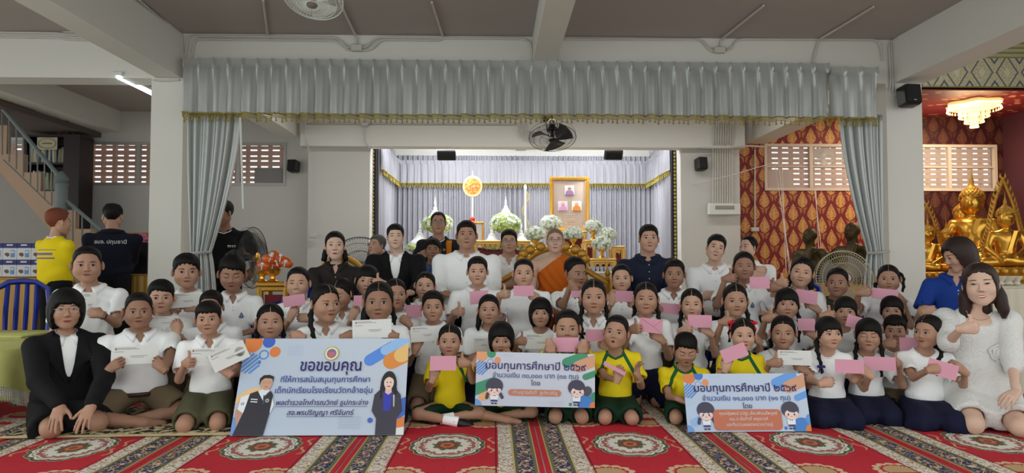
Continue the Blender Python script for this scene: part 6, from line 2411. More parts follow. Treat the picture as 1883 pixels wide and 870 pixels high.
def pleated(name, x0, x1, y, zt, zb, m, per=.115, amp=.02, head=.10, fr=.05, par=None, rz=0, seed=0, hem=0.0, fringe=True):
 """pelmet with pinch pleats, gathered under its heading, with a braid and tassels"""
 w = x1 - x0
 n = int(w / per)
 nu = n * 14 + 1
 rows = [zt, zt - head * .5, zt - head, zt - head - .03, (zt + zb) / 2, lerp(zt, zb, .8), zb]
 ra = [.12, .16, .3, .8, .95, 1.0, 1.05]
 r_ = random.Random(seed)
 ph = [r_.uniform(-.35, .35) for _ in range(n + 2)]
 am = [r_.uniform(.6, 1.25) for _ in range(n + 2)]
 G = np.zeros((len(rows), nu, 3))
 for i, (z_, a) in enumerate(zip(rows, ra)):
  for j in range(nu):
   t = j / (nu - 1)
   k = t * n
   c_ = int(k)
   f_ = k - c_
   k2 = .5 + .5 * ph[c_]
   yy = amp * a * am[c_] * (min(1, f_ / .10) * (1 - f_) ** .7 * 1.5 + (.45 * math.exp(-((f_ - k2) / .07) ** 2) if i > 2 else 0) + .12 * math.sin(f_ * 17 + i * 1.7 + c_))
   pin = math.exp(-(min(f_, 1 - f_) / .07) ** 2) * amp * (.9, 1.1, 1.0)[i] if i < 3 else 0
   G[i, j] = (x0 + w * t - (x0 + x1) / 2, -yy - pin, z_ - zt + (hem * math.sin(t * 9 + seed) if i == len(rows) - 1 else 0))
 root = thing(name, None, None, ((x0 + x1) / 2, y, zt), rz)
 o = MB().grid(G).link('fabric', m, root, smooth='all')
 if fringe:
  b = MB()
  bot = G[-1]
  for k, (dz, r0) in enumerate(((0, .010), (-.022, .004), (-.038, .004))):
   b.tube(bot[::2] + np.array((0, -.006, dz)), r0 * fr / .05, 5)
  b.link('braid', M_FRINGE, root)
  tt = MB()
  step = max(1, int(.055 * fr / .05 / (w / nu)))
  for j in range(0, nu, step):
   p = bot[j] + np.array((0, -.006, -.03))
   l = fr * r_.uniform(.9, 1.15)
   tt.tube([p, p + np.array((0, 0, -l * .35)), p + np.array((0, 0, -l * .45)), p + np.array((0, 0, -l))], [.003, .007, .006, .013], 5)
  tag(tt.link('tassel_fringe', M_FRINGE, root), kind='stuff')
 return root
yv = Y1 - .14
va = pleated('curtain_pelmet', X(334, yv), X(1527, yv), yv, Z(112, yv), Z(214, yv), M_SATIN, per=.147, amp=.060, head=.085, seed=2, hem=.006)
tag(va, 'long grey-green satin pelmet with gold tassels hung along the front beam', 'curtain')
vb = pleated('curtain_pelmet', X(1530, yv - .03), X(1618, yv - .03), yv - .03, Z(120, yv), Z(216, yv), M_SATIN, per=.15, amp=.055, head=.085, seed=5)
tag(vb, 'short end piece of the satin pelmet at the right column', 'curtain')
def tieback(label, xt0, xt1, xk0, xk1, xb0, xb1, yk, zt, Y, side):
 root = thing('curtain', label, 'curtain', (0, Y, 0))
 nu, nz = 70, 30
 zk = Z(yk, Y)
 G = np.zeros((nz, nu, 3))
 for i in range(nz):
  s = i / (nz - 1)
  z_ = lerp(zt, .25, s)
  if z_ > zk:
   t = (zt - z_) / (zt - zk)
   e = t ** 1.6
   a, b = lerp(xt0, xk0, e), lerp(xt1, xk1, t ** .8 if side > 0 else e)
   if side < 0:
    b = lerp(xt1, xk1, e)
   else:
    a = lerp(xt0, xk0, e)
    b = lerp(xt1, xk1, t ** .8)
  else:
   t = min(1, (zk - z_) / .5)
   a, b = lerp(xk0, xb0, t ** .6), lerp(xk1, xb1, t ** .6)
  for j in range(nu):
   u_ = j / (nu - 1)
   wd = b - a
   am = .018 + .03 * min(1, wd / .5)
   G[i, j] = (lerp(a, b, u_), -am * (.65 * math.sin(u_ * PI * 11 + 1.3 * math.sin(u_ * 7)) + .45 * math.sin(u_ * PI * 23 + 1.5 * math.sin(u_ * 5 + side))) - .05 * math.sin(PI * u_), z_)
 o = MB().grid(G).link('fabric', M_SATIN, root, smooth='all')
 md = o.modifiers.new('t', 'SOLIDIFY')
 md.thickness = .003
 tb = MB()
 P = [((xk0 + xk1) / 2 + (xk1 - xk0) * .56 * math.cos(t), -.07 + .09 * math.sin(t) * -1, zk + .01 * math.cos(t)) for t in np.linspace(0, 2 * PI, 16, endpoint=False)]
 tb.tube(P, .016, 6, closed=True)
 tb.link('tie_band', mat('tie_band', (176, 178, 176), .4), root)
Yc = Y1 - .05
tieback('grey satin curtain tied back in front of the left column', X(341, Yc), X(441, Yc), X(352, Yc), X(388, Yc), X(346, Yc), X(400, Yc), 466, Z(205, Yc), Yc, -1)
tieback('grey satin curtain tied back beside the right column', X(1546, Yc), X(1628, Yc), X(1594, Yc), X(1624, Yc), X(1584, Yc), X(1632, Yc), 464, Z(208, Yc), Yc, 1)
# alcove: back drape, side drapes, pelmets
Yb = 13.0
def drape(name, label, x0, x1, y0, y1, zt, zb, m, n, amp=.035):
 nu = n * 8 + 1
 G = np.zeros((5, nu, 3))
 for i, z_ in enumerate(np.linspace(zt, zb, 5)):
  for j in range(nu):
   t = j / (nu - 1)
   s = amp * math.sin(t * n * 2 * PI + .7 * math.sin(t * 13 + i * .3)) * (1 + .3 * math.sin(t * 31))
   dx, dy = x1 - x0, y1 - y0
   L = math.hypot(dx, dy)
   G[i, j] = (x0 + dx * t + dy / L * s, y0 + dy * t - dx / L * s, z_)
 o = MB().grid(G).link(name, m, None, smooth='all')
 return tag(o, label, 'curtain')
drape('curtain', 'pleated lavender-grey drape across the back of the altar alcove', X(722, Yb), X(1202, Yb), Yb, Yb, 3.1, .02, M_SATIN_B, 52)
drape('curtain', 'lavender-grey drape along the left side of the altar alcove', X(694, 10.95), X(724, Yb), 10.95, Yb - .02, 3.15, .02, M_SATIN_B, 18)
drape('curtain', 'lavender-grey drape along the right side of the altar alcove', X(1200, Yb), X(1236, 10.95), Yb - .02, 10.95, 3.15, .02, M_SATIN_B, 18)
v1 = pleated('curtain_pelmet', X(722, Yb - .1), X(1204, Yb - .1), Yb - .12, Z(297, Yb), Z(339, Yb), M_SATIN_B, per=.13, amp=.025, head=.06, fr=.05, seed=9)
tag(v1, 'lavender pelmet with gold fringe across the back of the altar alcove', 'curtain')
for (pxa, s, lb) in ((692, 1, 'left'), (1240, -1, 'right')):
 xa, xb = X(pxa, 10.95), X(726 if s > 0 else 1198, Yb - .2)
 L = math.hypot(xb - xa, Yb - .2 - 10.95)
 v2 = pleated('curtain_pelmet', 0, L, 0, Z(297, Yb), Z(339, Yb), M_SATIN_B, per=.13, amp=.025, head=.06, seed=3 + s)
 v2.location = ((xa + xb) / 2 + s * .06, (10.95 + Yb - .2) / 2, Z(297, Yb))
 v2.rotation_euler = (0, 0, math.atan2((Yb - .2 - 10.95), (xb - xa)) + (0 if s > 0 else PI))
 tag(v2, 'lavender pelmet with gold fringe on the %s side of the altar alcove' % lb, 'curtain')
for (px, lb) in ((686, 'left'), (1240, 'right')):
 o = MB().box((0, 0, 0), (.10, .05, 3.0)).link('curtain_edge', mat('drape_dark', (40, 36, 44), .8), None, smooth=False)
 o.location = (X(px, 10.93), 10.88, 1.52)
 tag(o, 'dark narrow drape edge at the %s side of the altar opening' % lb, 'curtain')
 tt = MB()
 for k in range(46):
  tt.ball((0, -.035, -1.4 + k * .06), (.022, .016, .026), 6, 4)
 tag(tt.link('gold_braid', M_FRINGE, o), kind='stuff')
# ================================================================== fans, speakers, lamps
def fan(name, label, c, r, aim, ring_m, blade_m, hub_m, hub2=None, pole=0, wires=44, wall=False, depth=.11, blades=3):
 root = thing(name, label, 'fan', c)
 R = Vector(aim).normalized().to_track_quat('Z', 'Y').to_matrix()
 f = MB()
 for (rr, z_) in ((r, 0), (r * .99, -depth * .5), (r * .55, depth * .32), (r * .8, depth * .2), (r * .22, depth * .45), (r * .6, -depth)):
  f.tube([(rr * math.cos(t), rr * math.sin(t), z_) for t in np.linspace(0, 2 * PI, 36, endpoint=False)], .0045 if z_ == 0 else .0022, 4, closed=True)
 f.xform(R.to_4x4()).link('rim', ring_m, root)
 w_ = MB()
 for k in range(wires):
  a = 2 * PI * k / wires
  ca, sa = math.cos(a), math.sin(a)
  w_.tube([(r * .2 * ca, r * .2 * sa, depth * .45), (r * .6 * ca, r * .6 * sa, depth * .32), (r * ca, r * sa, 0), (r * .6 * ca, r * .6 * sa, -depth), (r * .2 * ca, r * .2 * sa, -depth * 1.1)], .0013, 3, cap=False)
 tag(w_.xform(R.to_4x4()).link('wire_guard', ring_m, root), kind='stuff')
 for k in range(blades):
  a0 = 2 * PI * k / blades + .5
  G = np.zeros((6, 7, 3))
  for i in range(6):
   rr = lerp(r * .14, r * .88, i / 5)
   for j in range(7):
    da = (j / 6 - .5) * lerp(.9, 1.15, i / 5) + .25 * i / 5
    G[i, j] = (rr * math.cos(a0 + da), rr * math.sin(a0 + da), (j / 6 - .5) * -.09 * r / .3 - .01)
  b = MB().grid(G).xform(R.to_4x4()).link('blade', blade_m, root)
 h = MB().lathe([(0, depth * .50), (r * .12, depth * .48), (r * .17, depth * .40), (r * .17, depth * .34)], seg=18).xform(R.to_4x4())
 h.link('badge', hub2 or hub_m, root)
 MB().lathe([(r * .10, -.03), (r * .12, -depth * 1.0), (r * .24, -depth * 1.15), (r * .26, -depth * 2.0), (r * .15, -depth * 2.5), (0, -depth * 2.55)], seg=16).xform(R.to_4x4()).link('motor', hub_m, root)
 bk = R @ Vector((0, 0, -depth * 2))
 if pole:
  p = MB().tube([bk, (bk.x, bk.y, -pole + .04)], .016, 8)
  p.lathe([(.0, -pole + .06), (.10, -pole + .055), (.22, -pole + .02), (.22, -pole)], (bk.x, bk.y, 0), 20)
  p.link('stand', hub_m, root)
 if wall:
  MB().tube([bk, bk + Vector((0, .02, .12)), Vector(wall) - Vector(c)], .018, 8).rbox(Vector(wall) - Vector(c), (.12, .05, .16), .01).link('wall_bracket', hub_m, root)
 return root
fan('wall_fan', 'black wall fan tilted down under the middle of the pelmet', W(1016, 254, 8.6), .30, (0, -.42, -.9), M_BLK, mat('blade_grey', (58, 58, 62), .5), M_BLK, wall=W(1006, 215, Y2 - .3), wires=60)
fan('ceiling_fan', 'white orbit fan cut off by the top edge of the picture', W(576, 0, 4.75), .205, (-.05, -.35, -.95), M_WHITEP, M_WHITEP, M_WHITEP, hub2=mat('badge_tan', (120, 108, 96), .5), wall=W(590, -86, 4.75), wires=60)
fan('pedestal_fan', 'black pedestal fan turned sideways beside the offering table', W(466, 474, 6.75), .30, (.99, -.13, .0), M_BLK, mat('blade_smoke', (54, 54, 58), .3, alpha=.75), M_BLK, hub2=M_GOLD, pole=1.07, wires=72)
fan('pedestal_fan', 'black pedestal fan behind the seated woman in dark brown', W(660, 494, 7.3), .34, (.0, -1, .12), M_BLK, mat('blade_smoke', (54, 54, 58), .3), M_BLK, hub2=mat('badge_silver', (190, 190, 190), .4), pole=.98, wires=72, blades=3)
fan('pedestal_fan', 'beige pedestal fan in front of the bronze busts', W(1553, 512, 6.4), .265, (-.1, -1, .1), M_BEIGE, mat('blade_clear', (150, 146, 140), .3, alpha=.55), M_BEIGE, hub2=mat('badge_pink', (206, 186, 176), .5), pole=.9, wires=60)
# the grey oscillating fan seen faintly through the window in the red wall
fan('wall_fan', 'pale fan standing behind the right pane of the window in the red wall', W(1514, 285, Y3 + .25), .20, (.2, -1, 0), M_WHITEP, mat('blade_pale', (200, 196, 190), .5), M_WHITEP, wires=24, depth=.06)
def speaker(label, px, py, Y, w, h, d=.16, tilt=.12, rz=.0, badge=False):
 c = W(px, py, Y)
 r = thing('loudspeaker', label, 'speaker', c, rz)
 R = Euler((-tilt, 0, 0)).to_matrix()
 MB().rbox((0, 0, 0), (w, d, h), .018, R=R).link('cabinet', M_BLK, r)
 g = MB().rbox(R @ Vector((0, -d / 2 - .004, .005)), (w * .88, .012, h * .9), .01, R=R)
 g.link('grille', mat('grille_dark', (34, 34, 37), .7, bump=1.0, bscale=400), r)
 MB().box((0, d / 2 + .03, 0), (.04, .08, .05)).rbox((0, d / 2 + .075, 0), (.08, .012, .12), .004).link('bracket', M_BLK, r)
 if badge:
  MB().rbox(R @ Vector((0, -d / 2 - .012, -h * .32)), (.030, .004, .010), .002, R=R).link('badge', mat('badge_light', (180, 180, 180), .4), r)
speaker('black speaker high on the right column', 1671, 177, Y1 - .14, .185, .22, badge=True, rz=.1)
speaker('small black speaker on the wall right of the left window', 540, 306, 10.87, .155, .19, rz=-.2)
speaker('small black speaker on the wall right of the altar', 1289, 302, 10.5, .155, .20, rz=.2)
def floodlight(label, px, py, Y, rz):
 r = thing('floodlight', label, 'floodlight', W(px, py, Y), rz)
 R = Euler((math.radians(38), 0, 0)).to_matrix()
 MB().rbox((0, 0, 0), (.30, .07, .18), .012, R=R).link('housing', M_BLK, r)
 f = MB()
 for k in range(11):
  f.box(R @ Vector((-.125 + k * .025, -.045, 0)), (.006, .02, .14), R=R)
 f.link('cooling_fins', mat('fin_dark', (48, 48, 50), .5), r, smooth=False)
 MB().tube([(-.165, 0, .0), (-.165, .0, .14), (.165, .0, .14), (.165, 0, .0)], .007, 5).tube([(0, 0, .14), (0, 0, 3.36 - W(px, py, Y).z)], .012, 6).link('yoke', M_WHITEP, r)
 MB().box(R @ Vector((0, .040, 0)), (.26, .006, .14), R=R).link('lamp_face', mat('lamp_on', (255, 255, 255), .3, emit=(245, 250, 255), estr=6), r, smooth=False)
 l = bpy.data.lights.new('flood_beam', 'SPOT')
 l.energy = 130
 l.spot_size = math.radians(120)
 l.spot_blend = .6
 l.shadow_soft_size = .12
 l.color = (.94, .97, 1)
 o = bpy.data.objects.new('flood_beam', l)
 COL.objects.link(o)
 o.parent = r
 o.location = (0, .08, -.02)
 o.rotation_euler = (math.radians(62), 0, 0)
floodlight('black floodlight facing the altar, above the standing man with glasses', 821, 285, 10.95, .0)
floodlight('black floodlight facing the altar, above the man in the dark navy shirt', 1128, 284, 10.95, .0)
# wall unit with louvre under the conduit bundle
r = thing('wall_unit', 'white rectangular electrical panel under the conduit bundle', 'electrical panel', W(1331, 385, 10.5))
MB().rbox((0, 0, 0), (.50, .10, .18), .012).link('housing', M_WHITEP, r)
MB().rbox((0, -.054, .025), (.30, .012, .055), .004).link('cover_window', mat('smoke_cover', (150, 140, 128), .3), r)
# fluorescent tube behind the left beam
r = thing('tube_light', 'bright fluorescent tube at the top of the left column', 'lamp', W(256, 160, 7.62))
MB().rbox((0, 0, .03), (.10, .9, .04), .006).link('batten', M_WHITEP, r)
MB().tube([(0, -.42, -.005), (0, .42, -.005)], .02, 8).link('tube', mat('tube_on', (255, 255, 255), .4, emit=(235, 248, 255), estr=14), r)
# ================================================================== chairs and tables
def plastic_chair(label, px, py, Y, rz):
 """one-piece blue chair; (px, py) is the front edge of the arm"""
 p = W(px, py, Y)
 r = thing('plastic_chair', label, 'chair', (p.x, Y, 0), rz, 'blue plastic chairs')
 r.scale = (1, 1, .62 if rz == PI else 1)
 MB().rbox((0, 0, .42), (.44, .42, .03), .012).link('seat', M_BLUEP, r)
 for sx in (-1, 1):
  for sy in (-1, 1):
   MB().tube([(sx * .20, sy * .19, .41), (sx * .235, sy * .235, .0)], [.026, .018], 6, flat=1.3).link('leg', M_BLUEP, r)
  MB().tube([(sx * .25, -.20, .42), (sx * .262, -.205, .56), (sx * .262, -.17, .635), (sx * .262, .12, .66), (sx * .24, .22, .68)], [.022, .024, .028, .028, .022], 7, flat=1.5).link('armrest', M_BLUEP, r)
 b = MB()
 for sx in (-1, 1):
  b.tube([(sx * .20, .20, .42), (sx * .215, .235, .62), (sx * .19, .27, .82), (sx * .10, .285, .88), (0, .288, .89)], [.02, .022, .024, .026, .028], 7, flat=1.4)
 for k in range(4):
  x_ = -.105 + .07 * k
  b.tube([(x_, .20, .44), (x_ * 1.05, .24, .62), (x_ * 1.0, .285, .86)], [.018, .02, .018], 6, flat=1.5)
 b.link('backrest', M_BLUEP, r)
plastic_chair('blue plastic chair at the left edge before the gold-skirted table', 30, 545, 5.9, .45)
plastic_chair('blue plastic chair behind the grinning boy', 536, 530, 5.95, -.2)
plastic_chair('blue plastic chair behind the girl tilting her head', 1500, 530, 6.05, .1)
plastic_chair('blue plastic chair behind the girl with thumb up under the man in white', 1312, 585, 5.75, PI)
def armchair(label, px, Y, back_w, back_h, m_pad, crown=False, low=0):
 p = W(px, 500, Y)
 r = thing('gold_armchair', label, 'chair', (p.x, Y, 0), 0, 'gilded armchairs')
 MB().rbox((0, 0, .42 - low), (.62, .56, .12), .03).link('seat', m_pad, r)
 for sx in (-1, 1):
  for sy in (-1, 1):
   MB().tube([(sx * .27, sy * .24, .38 - low), (sx * .29, sy * .26, .2), (sx * .27, sy * .25, .0)], [.035, .022, .03], 7).link('leg', M_GOLDP, r)
  MB().tube([(sx * .31, -.24, .40 - low), (sx * .335, -.26, .58 - low), (sx * .34, -.20, .66 - low), (sx * .34, .10, .68 - low), (sx * .31, .27, .72 - low)], [.024, .024, .032, .026, .024], 8).link('armrest', M_GOLDP, r)
 h0, h1 = .48 - low, back_h
 P = []
 for t in np.linspace(0, PI, 22):
  P.append((math.cos(t) * back_w * (1 + .10 * math.sin(2 * t) ** 2), .27, h0 + .12 + (h1 - h0 - .12) * math.sin(t) ** .7))
 P = [(back_w * .8, .27, h0 - .06)] + P + [(-back_w * .8, .27, h0 - .06)]
 MB().tube(P, .030, 8).link('back_frame', M_GOLDP, r)
 poly = [(q_[0] * .93, lerp(h0, q_[2], .97)) for q_ in P]
 MB().prism(poly, .262, .300).link('back_pad', m_pad, r, smooth=False)
 st = MB()
 for i in range(5):
  for j in range(4):
   st.ball(((i - 2) * back_w * .32, .255, h0 + .12 + j * (h1 - h0) * .2), (.012, .008, .012), 6, 4)
 st.link('back_buttons', M_GOLD, r)
 if crown:
  c = MB()
  for k in range(9):
   t = k / 8 * PI
   c.ball((math.cos(t) * back_w * .95, .25, h1 - .10 + .13 * math.sin(t)), (.05, .03, .05), 8, 6)
  c.ball((0, .25, h1 + .08), (.07, .03, .09), 8, 6)
  c.link('carved_crest', M_GOLDP, r)
  c = MB()
  for sx in (-1, 1):
   c = MB()
   c.lathe([(.02, 0), (.035, .03), (.02, .06), (.03, .09), (.012, .13), (0, .17)], (sx * (back_w + .20), .2, .86), 10)
   c.tube([(sx * (back_w + .20), .2, .86), (sx * (back_w + .08), .22, .93), (sx * back_w * .9, .25, 1.0)], .03, 7)
   c.tube([(sx * (back_w + .20), .2, .86), (sx * (back_w + .20), .2, .42)], .022, 7)
   c.link('side_finial', M_GOLDP, r)
M_PADC = mat('pad_cream', (206, 180, 132), .6, bump=.3, bscale=30)
M_PADW = mat('pad_ivory', (216, 196, 170), .6)
armchair('gilded armchair under the woman in dark brown', 616, 6.25, .245, 1.10, M_PADC)
armchair('gilded armchair under the young man in the black suit', 727, 6.25, .27, 1.05, M_PADC)
armchair('gilded armchair under the large man in white', 858, 6.25, .30, 1.02, M_PADC)
armchair('wide carved gold throne under the monk', 1021, 6.42, .33, 1.19, M_PADW, crown=True)
armchair('gilded armchair under the man in the navy shirt', 1190, 6.25, .29, 1.05, mat('pad_brocade', (120, 92, 50), .6, bump=.4, bscale=30, vary=.4, vscale=20))
def skirt_table(name, label, x0, x1, y0, y1, h, m, n=30, amp=.012, mtop=None):
 r = thing(name, label, 'table', ((x0 + x1) / 2, (y0 + y1) / 2, 0))
 w, d = (x1 - x0) / 2, (y1 - y0) / 2
 per = []
 for (a, b, c_, e) in ((-w, -d, w, -d), (w, -d, w, d), (w, d, -w, d), (-w, d, -w, -d)):
  L = math.hypot(c_ - a, e - b)
  k = max(8, int(L / .02))
  for i in range(k):
   t = i / k
   s = amp * math.sin(i * .02 * n * 3 + .6 * math.sin(i * .3))
   nx, ny = (e - b) / L, -(c_ - a) / L
   per.append((a + (c_ - a) * t + nx * s, b + (e - b) * t + ny * s))
 G = np.array([[(p[0] * f_, p[1] * f_, z_) for p in per] for z_, f_ in ((h, .985), (h - .04, 1.0), (h * .5, 1.0), (.01, 1.01))])
 MB().grid(G, wrap=True).link('table_skirt', m, r, smooth='all')
 MB().rbox((0, 0, h + .008), (2 * w * .99, 2 * d * .99, .02), .006).link('tabletop', mtop or m, r)
 return r
M_GOLDCLOTH = mat('gold_satin', (186, 142, 50), .4, spec=.5)
tz = Z(510, 6.9)
skirt_table('skirted_table', 'table with gathered gold satin skirt carrying the boxes at the left', X(-90, 6.9), X(68, 6.9), 6.9, 7.5, tz - .02, M_GOLDCLOTH)
skirt_table('skirted_table', 'gold-skirted table behind the man in the navy jacket', X(232, 7.7), X(300, 7.7), 7.7, 8.2, Z(507, 7.7), M_GOLDCLOTH)
# packed boxes: blue top band, white body, picture of a glass
M_BOXB = mat('box_blue', (30, 40, 110), .5)
M_BOXW = mat('box_white', (204, 206, 212), .5)
M_BOXC = mat('box_glass_print', (92, 140, 190), .5)
M_BOXN = mat('box_brown_print', (110, 78, 56), .6)
bwid = 66 * 6.95 / FOC / 1.12
fb = None
for row in range(2):
 for c_ in range(-2, 3):
  x_ = X(26.5 + 26 * (c_ - 0), 6.98)
  bw_, bh_ = .138, .168
  z_ = tz + row * bh_ + .008
  if fb is None:
   r = thing('milk_box', None, None, (0, 0, 0))
   MB().rbox((0, 0, bh_ * .36), (bw_, .14, bh_ * .70), .003, 0).link('carton', M_BOXW, r)
   MB().rbox((0, 0, bh_ * .85), (bw_ + .001, .141, bh_ * .28), .003).link('blue_band', M_BOXB, r)
   MB().rbox((.030, -.0715, bh_ * .36), (.040, .002, .070), .001).box((.030, -.0722, bh_ * .46), (.034, .002, .02), 1).link('glass_picture', [M_BOXC, M_BOXW], r)
   k = MB().prism([(-.05, .05), (-.02, .03), (.0, .045), (-.01, .07), (-.04, .072)], -.0722, -.0715)
   k.link('heap_picture', M_BOXN, r, smooth=False)
   MB().box((0, -.0725, bh_ * .88), (.06, .002, .014)).link('brand_strip', M_THREAD, r, smooth=False)
   fb = r
   o = r
  else:
   o = copy_tree(fb)
  o.location = (x_, 6.98, z_)
  nm = {-2: 'out of frame at the left', -1: 'cut by the left edge', 0: 'second from the left edge', 1: 'third from the left edge', 2: 'nearest to the yellow t-shirt'}[c_]
  tag(o, 'blue and white milk powder box, %s row, %s' % ('upper' if row else 'lower', nm), 'box', 'milk powder boxes on the gold table')
# yellow-covered round table at the front left
M_YCLOTH = mat('cloth_pale_yellow', (206, 208, 128), .6, spec=.3)
r = thing('draped_table', 'round table with a pale yellow cloth and crocheted fringe, cut by the left edge', 'table', (X(-74, 4.75), 4.75, 0))
hz = Z(634, 4.75)
G = []
NA = 72
for k, (rr, z_) in enumerate(((.0, 0), (.25, 0), (.46, 0), (.485, -.01), (.50, -.05), (.505, -.15), (.51, -.22))):
 G.append([((rr + (.018 * math.sin(a * 11) if k > 3 else 0)) * math.cos(a), (rr + (.018 * math.sin(a * 11) if k > 3 else 0)) * math.sin(a), hz + z_ - (.05 * (1 + math.sin(a * 4 + 1)) if k == 6 else 0)) for a in np.linspace(0, 2 * PI, NA, endpoint=False)])
G = np.array(G)
MB().grid(G, wrap=True).link('tablecloth', M_YCLOTH, r, smooth='all')
fr_ = MB()
for j in range(0, 288):
 a = 2 * PI * j / 288
 p0 = G[-1][int(j / 4) % NA] * (1 - (j % 4) / 4) + G[-1][(int(j / 4) + 1) % NA] * ((j % 4) / 4)
 fr_.tube([p0, p0 + np.array((.003 * math.sin(j), 0, -.04)), p0 + np.array((0, 0, -.095))], [.0022, .004, .0012], 4, cap=False)
for k in range(3):
 fr_.tube(G[-1] + np.array((0, 0, -.012 - .018 * k)), .003, 4, closed=True)
tag(fr_.link('crocheted_fringe', mat('thread_white', (206, 206, 196), .8), r), kind='stuff')
for sx, sy in ((.26, -.30), (-.3, -.3), (.26, .3), (-.3, .3)):
 MB().tube([(sx, sy, hz - .03), (sx * 1.05, sy * 1.05, .08), (sx * 1.1, sy * 1.1, 0)], [.025, .018, .028], 8).link('leg', M_GOLDL, r)
skirt_table('side_table', 'table with a smooth pale yellow top behind the draped round table', X(-60, 5.35), X(52, 5.35), 5.3, 5.75, Z(618, 5.35), M_YCLOTH, amp=.006)
skirt_table('white_table', 'cream-covered table behind the woman in the white dress', X(1812, 5.4), X(1960, 5.4), 5.35, 5.9, Z(531, 5.4), mat('cloth_cream', (206, 200, 180), .7), amp=.004)
# gold offering table with orange parcels
r = thing('offering_table', 'small gilded table with red panels left of the seated woman', 'table', (X(508, 6.3), 6.35, 0))
zz = Z(518, 6.3)
MB().rbox((0, 0, zz - .02), (.30, .34, .04), .01).rbox((0, 0, zz - .06), (.26, .30, .05), .01).link('tabletop', M_GOLDP, r)
for sx in (-1, 1):
 for sy in (-1, 1):
  MB().tube([(sx * .12, sy * .13, zz - .05), (sx * .10, sy * .12, zz * .6), (sx * .13, sy * .14, .04), (sx * .15, sy * .16, 0)], [.03, .022, .02, .03], 7).link('leg', M_GOLDP, r)
MB().box((0, -.11, zz * .62), (.16, .01, zz * .5)).link('panel', M_RED_L, r, smooth=False)
for k, (px, h) in enumerate(((478, .10), (502, .12))):
 c = W(px, 520, 6.25)
 o = MB().lathe([(.035, 0), (.05, .01), (.02, .03), (.018, .05), (.055, .07), (.075, h), (.07, h)], (0, 0, 0), 16).link('pedestal_bowl', M_GOLD, None)
 o.location = (c.x + (.0 if k else .02), 6.25, zz)
 tag(o, ('left' if k == 0 else 'right') + ' gold pedestal bowl on the gilded offering table', 'bowl')
M_ORP = mat('parcel_orange', (206, 92, 30), .3, bump=.6, bscale=18, spec=.6)
par = [(486, 489, .09), (496, 478, .10), (508, 470, .10), (520, 477, .10), (514, 486, .09), (500, 492, .09), (527, 484, .08)]
pn = ['lowest left', 'upper left', 'topmost', 'upper right', 'middle right', 'lower middle', 'far right']
for k, (px, py, s) in enumerate(par):
 c = W(px, py, 6.2 + .04 * (k % 3))
 r_ = random.Random(k)
 mb = MB().ball((0, 0, 0), (s * .72, s * .5, s * .42), 12, 8)
 v = mb.v[0]
 v += .006 * np.sin(v * 60 + k)
 o = mb.link('cloth_parcel', M_ORP, None)
 MB().tube([(0, -s * .5, -s * .3), (0, -s * .52, 0), (0, -s * .4, s * .35)], .006, 5).ball((0, -s * .45, s * .3), (.02, .015, .015), 6, 5).link('clear_wrap_knot', mat('film_white', (214, 214, 216), .2), o)
 o.location = c
 o.rotation_euler = (r_.uniform(-.3, .3), r_.uniform(-.5, .5), r_.uniform(-.6, .6))
 tag(o, 'orange saffron-cloth parcel in clear film, %s of the pile' % pn[k], 'parcel', 'orange parcels on the offering table')
# ================================================================== altar
def flowers(label, px, py, Y, rad, kind='white', stand=None, hscale=.75, base=None):
 c = W(px, py, Y)
 r = thing('flower_arrangement', label, 'flowers', c, 0, 'flower arrangements on the altar')
 cols = {'white': (232, 236, 228), 'green': (196, 220, 130)}
 a = MB()
 R_ = random.Random(int(px + py))
 for k in range(210):
  t, p = R_.uniform(0, 2 * PI), math.acos(R_.uniform(-.55, 1))
  d = Vector((math.sin(p) * math.cos(t), math.sin(p) * math.sin(t), math.cos(p)))
  q_ = Vector((d.x * rad, d.y * rad, d.z * rad * hscale)) * R_.uniform(.86, 1.08)
  s = rad * R_.uniform(.12, .18)
  M = np.array(frame_z(d))
  n = 5
  V = [(0, 0, -s * .2)]
  for i in range(n):
   b = 2 * PI * i / n
   V += [(s * .75 * math.cos(b - .45), s * .75 * math.sin(b - .45), s * .15), (s * 1.15 * math.cos(b), s * 1.15 * math.sin(b), s * .35), (s * .75 * math.cos(b + .45), s * .75 * math.sin(b + .45), s * .15)]
  V = np.array(V) @ M.T + np.array(q_)
  a.add(V, [(0, 1 + 3 * i, 2 + 3 * i, 3 + 3 * i) for i in range(n)], 0 if (kind == 'white' or R_.random() < .55) else 1)
 o = a.link('blossoms', [mat('petal_white', cols['white'], .6), mat('petal_green', cols['green'], .6)], r, smooth=False)
 tag(o, kind='stuff')
 MB().ball((0, 0, 0), (rad * .86, rad * .86, rad * .86 * hscale), 14, 9).link('foliage', mat('leaf_green', (150, 172, 120), .7, vary=.4, vscale=30), r)
 if stand:
  MB().lathe([(rad * .45, -rad * .45 * 1), (rad * .38, -rad * .7), (rad * .16, -rad * .9), (rad * .14, -rad * 1.15), (rad * .36, -rad * 1.35), (rad * .40, -rad * 1.45)], (0, 0, 0), 16).link('gold_vase', M_GOLD, r)
 return r
def chedi(label, px, py_base, py_tip, Y, w=.26):
 b, tp = W(px, py_base, Y), W(px, py_tip, Y)
 h = tp.z - b.z
 prof = [(.5, 0), (.48, .04), (.40, .12), (.26, .22), (.19, .32), (.155, .40), (.16, .415), (.10, .44), (.085, .52), (.10, .535), (.06, .56), (.05, .66), (.065, .68), (.035, .72), (.045, .80), (.015, .86), (.02, .90), (.0, 1.0)]
 o = MB().lathe([(r_ * w, z_ * h) for r_, z_ in prof], (0, 0, 0), 20).link('white_stupa', mat('stupa_white', (236, 240, 242), .35), None)
 o.location = b
 tag(o, label, 'stupa ornament', 'white stupa ornaments on the altar')
Ya = 10.4
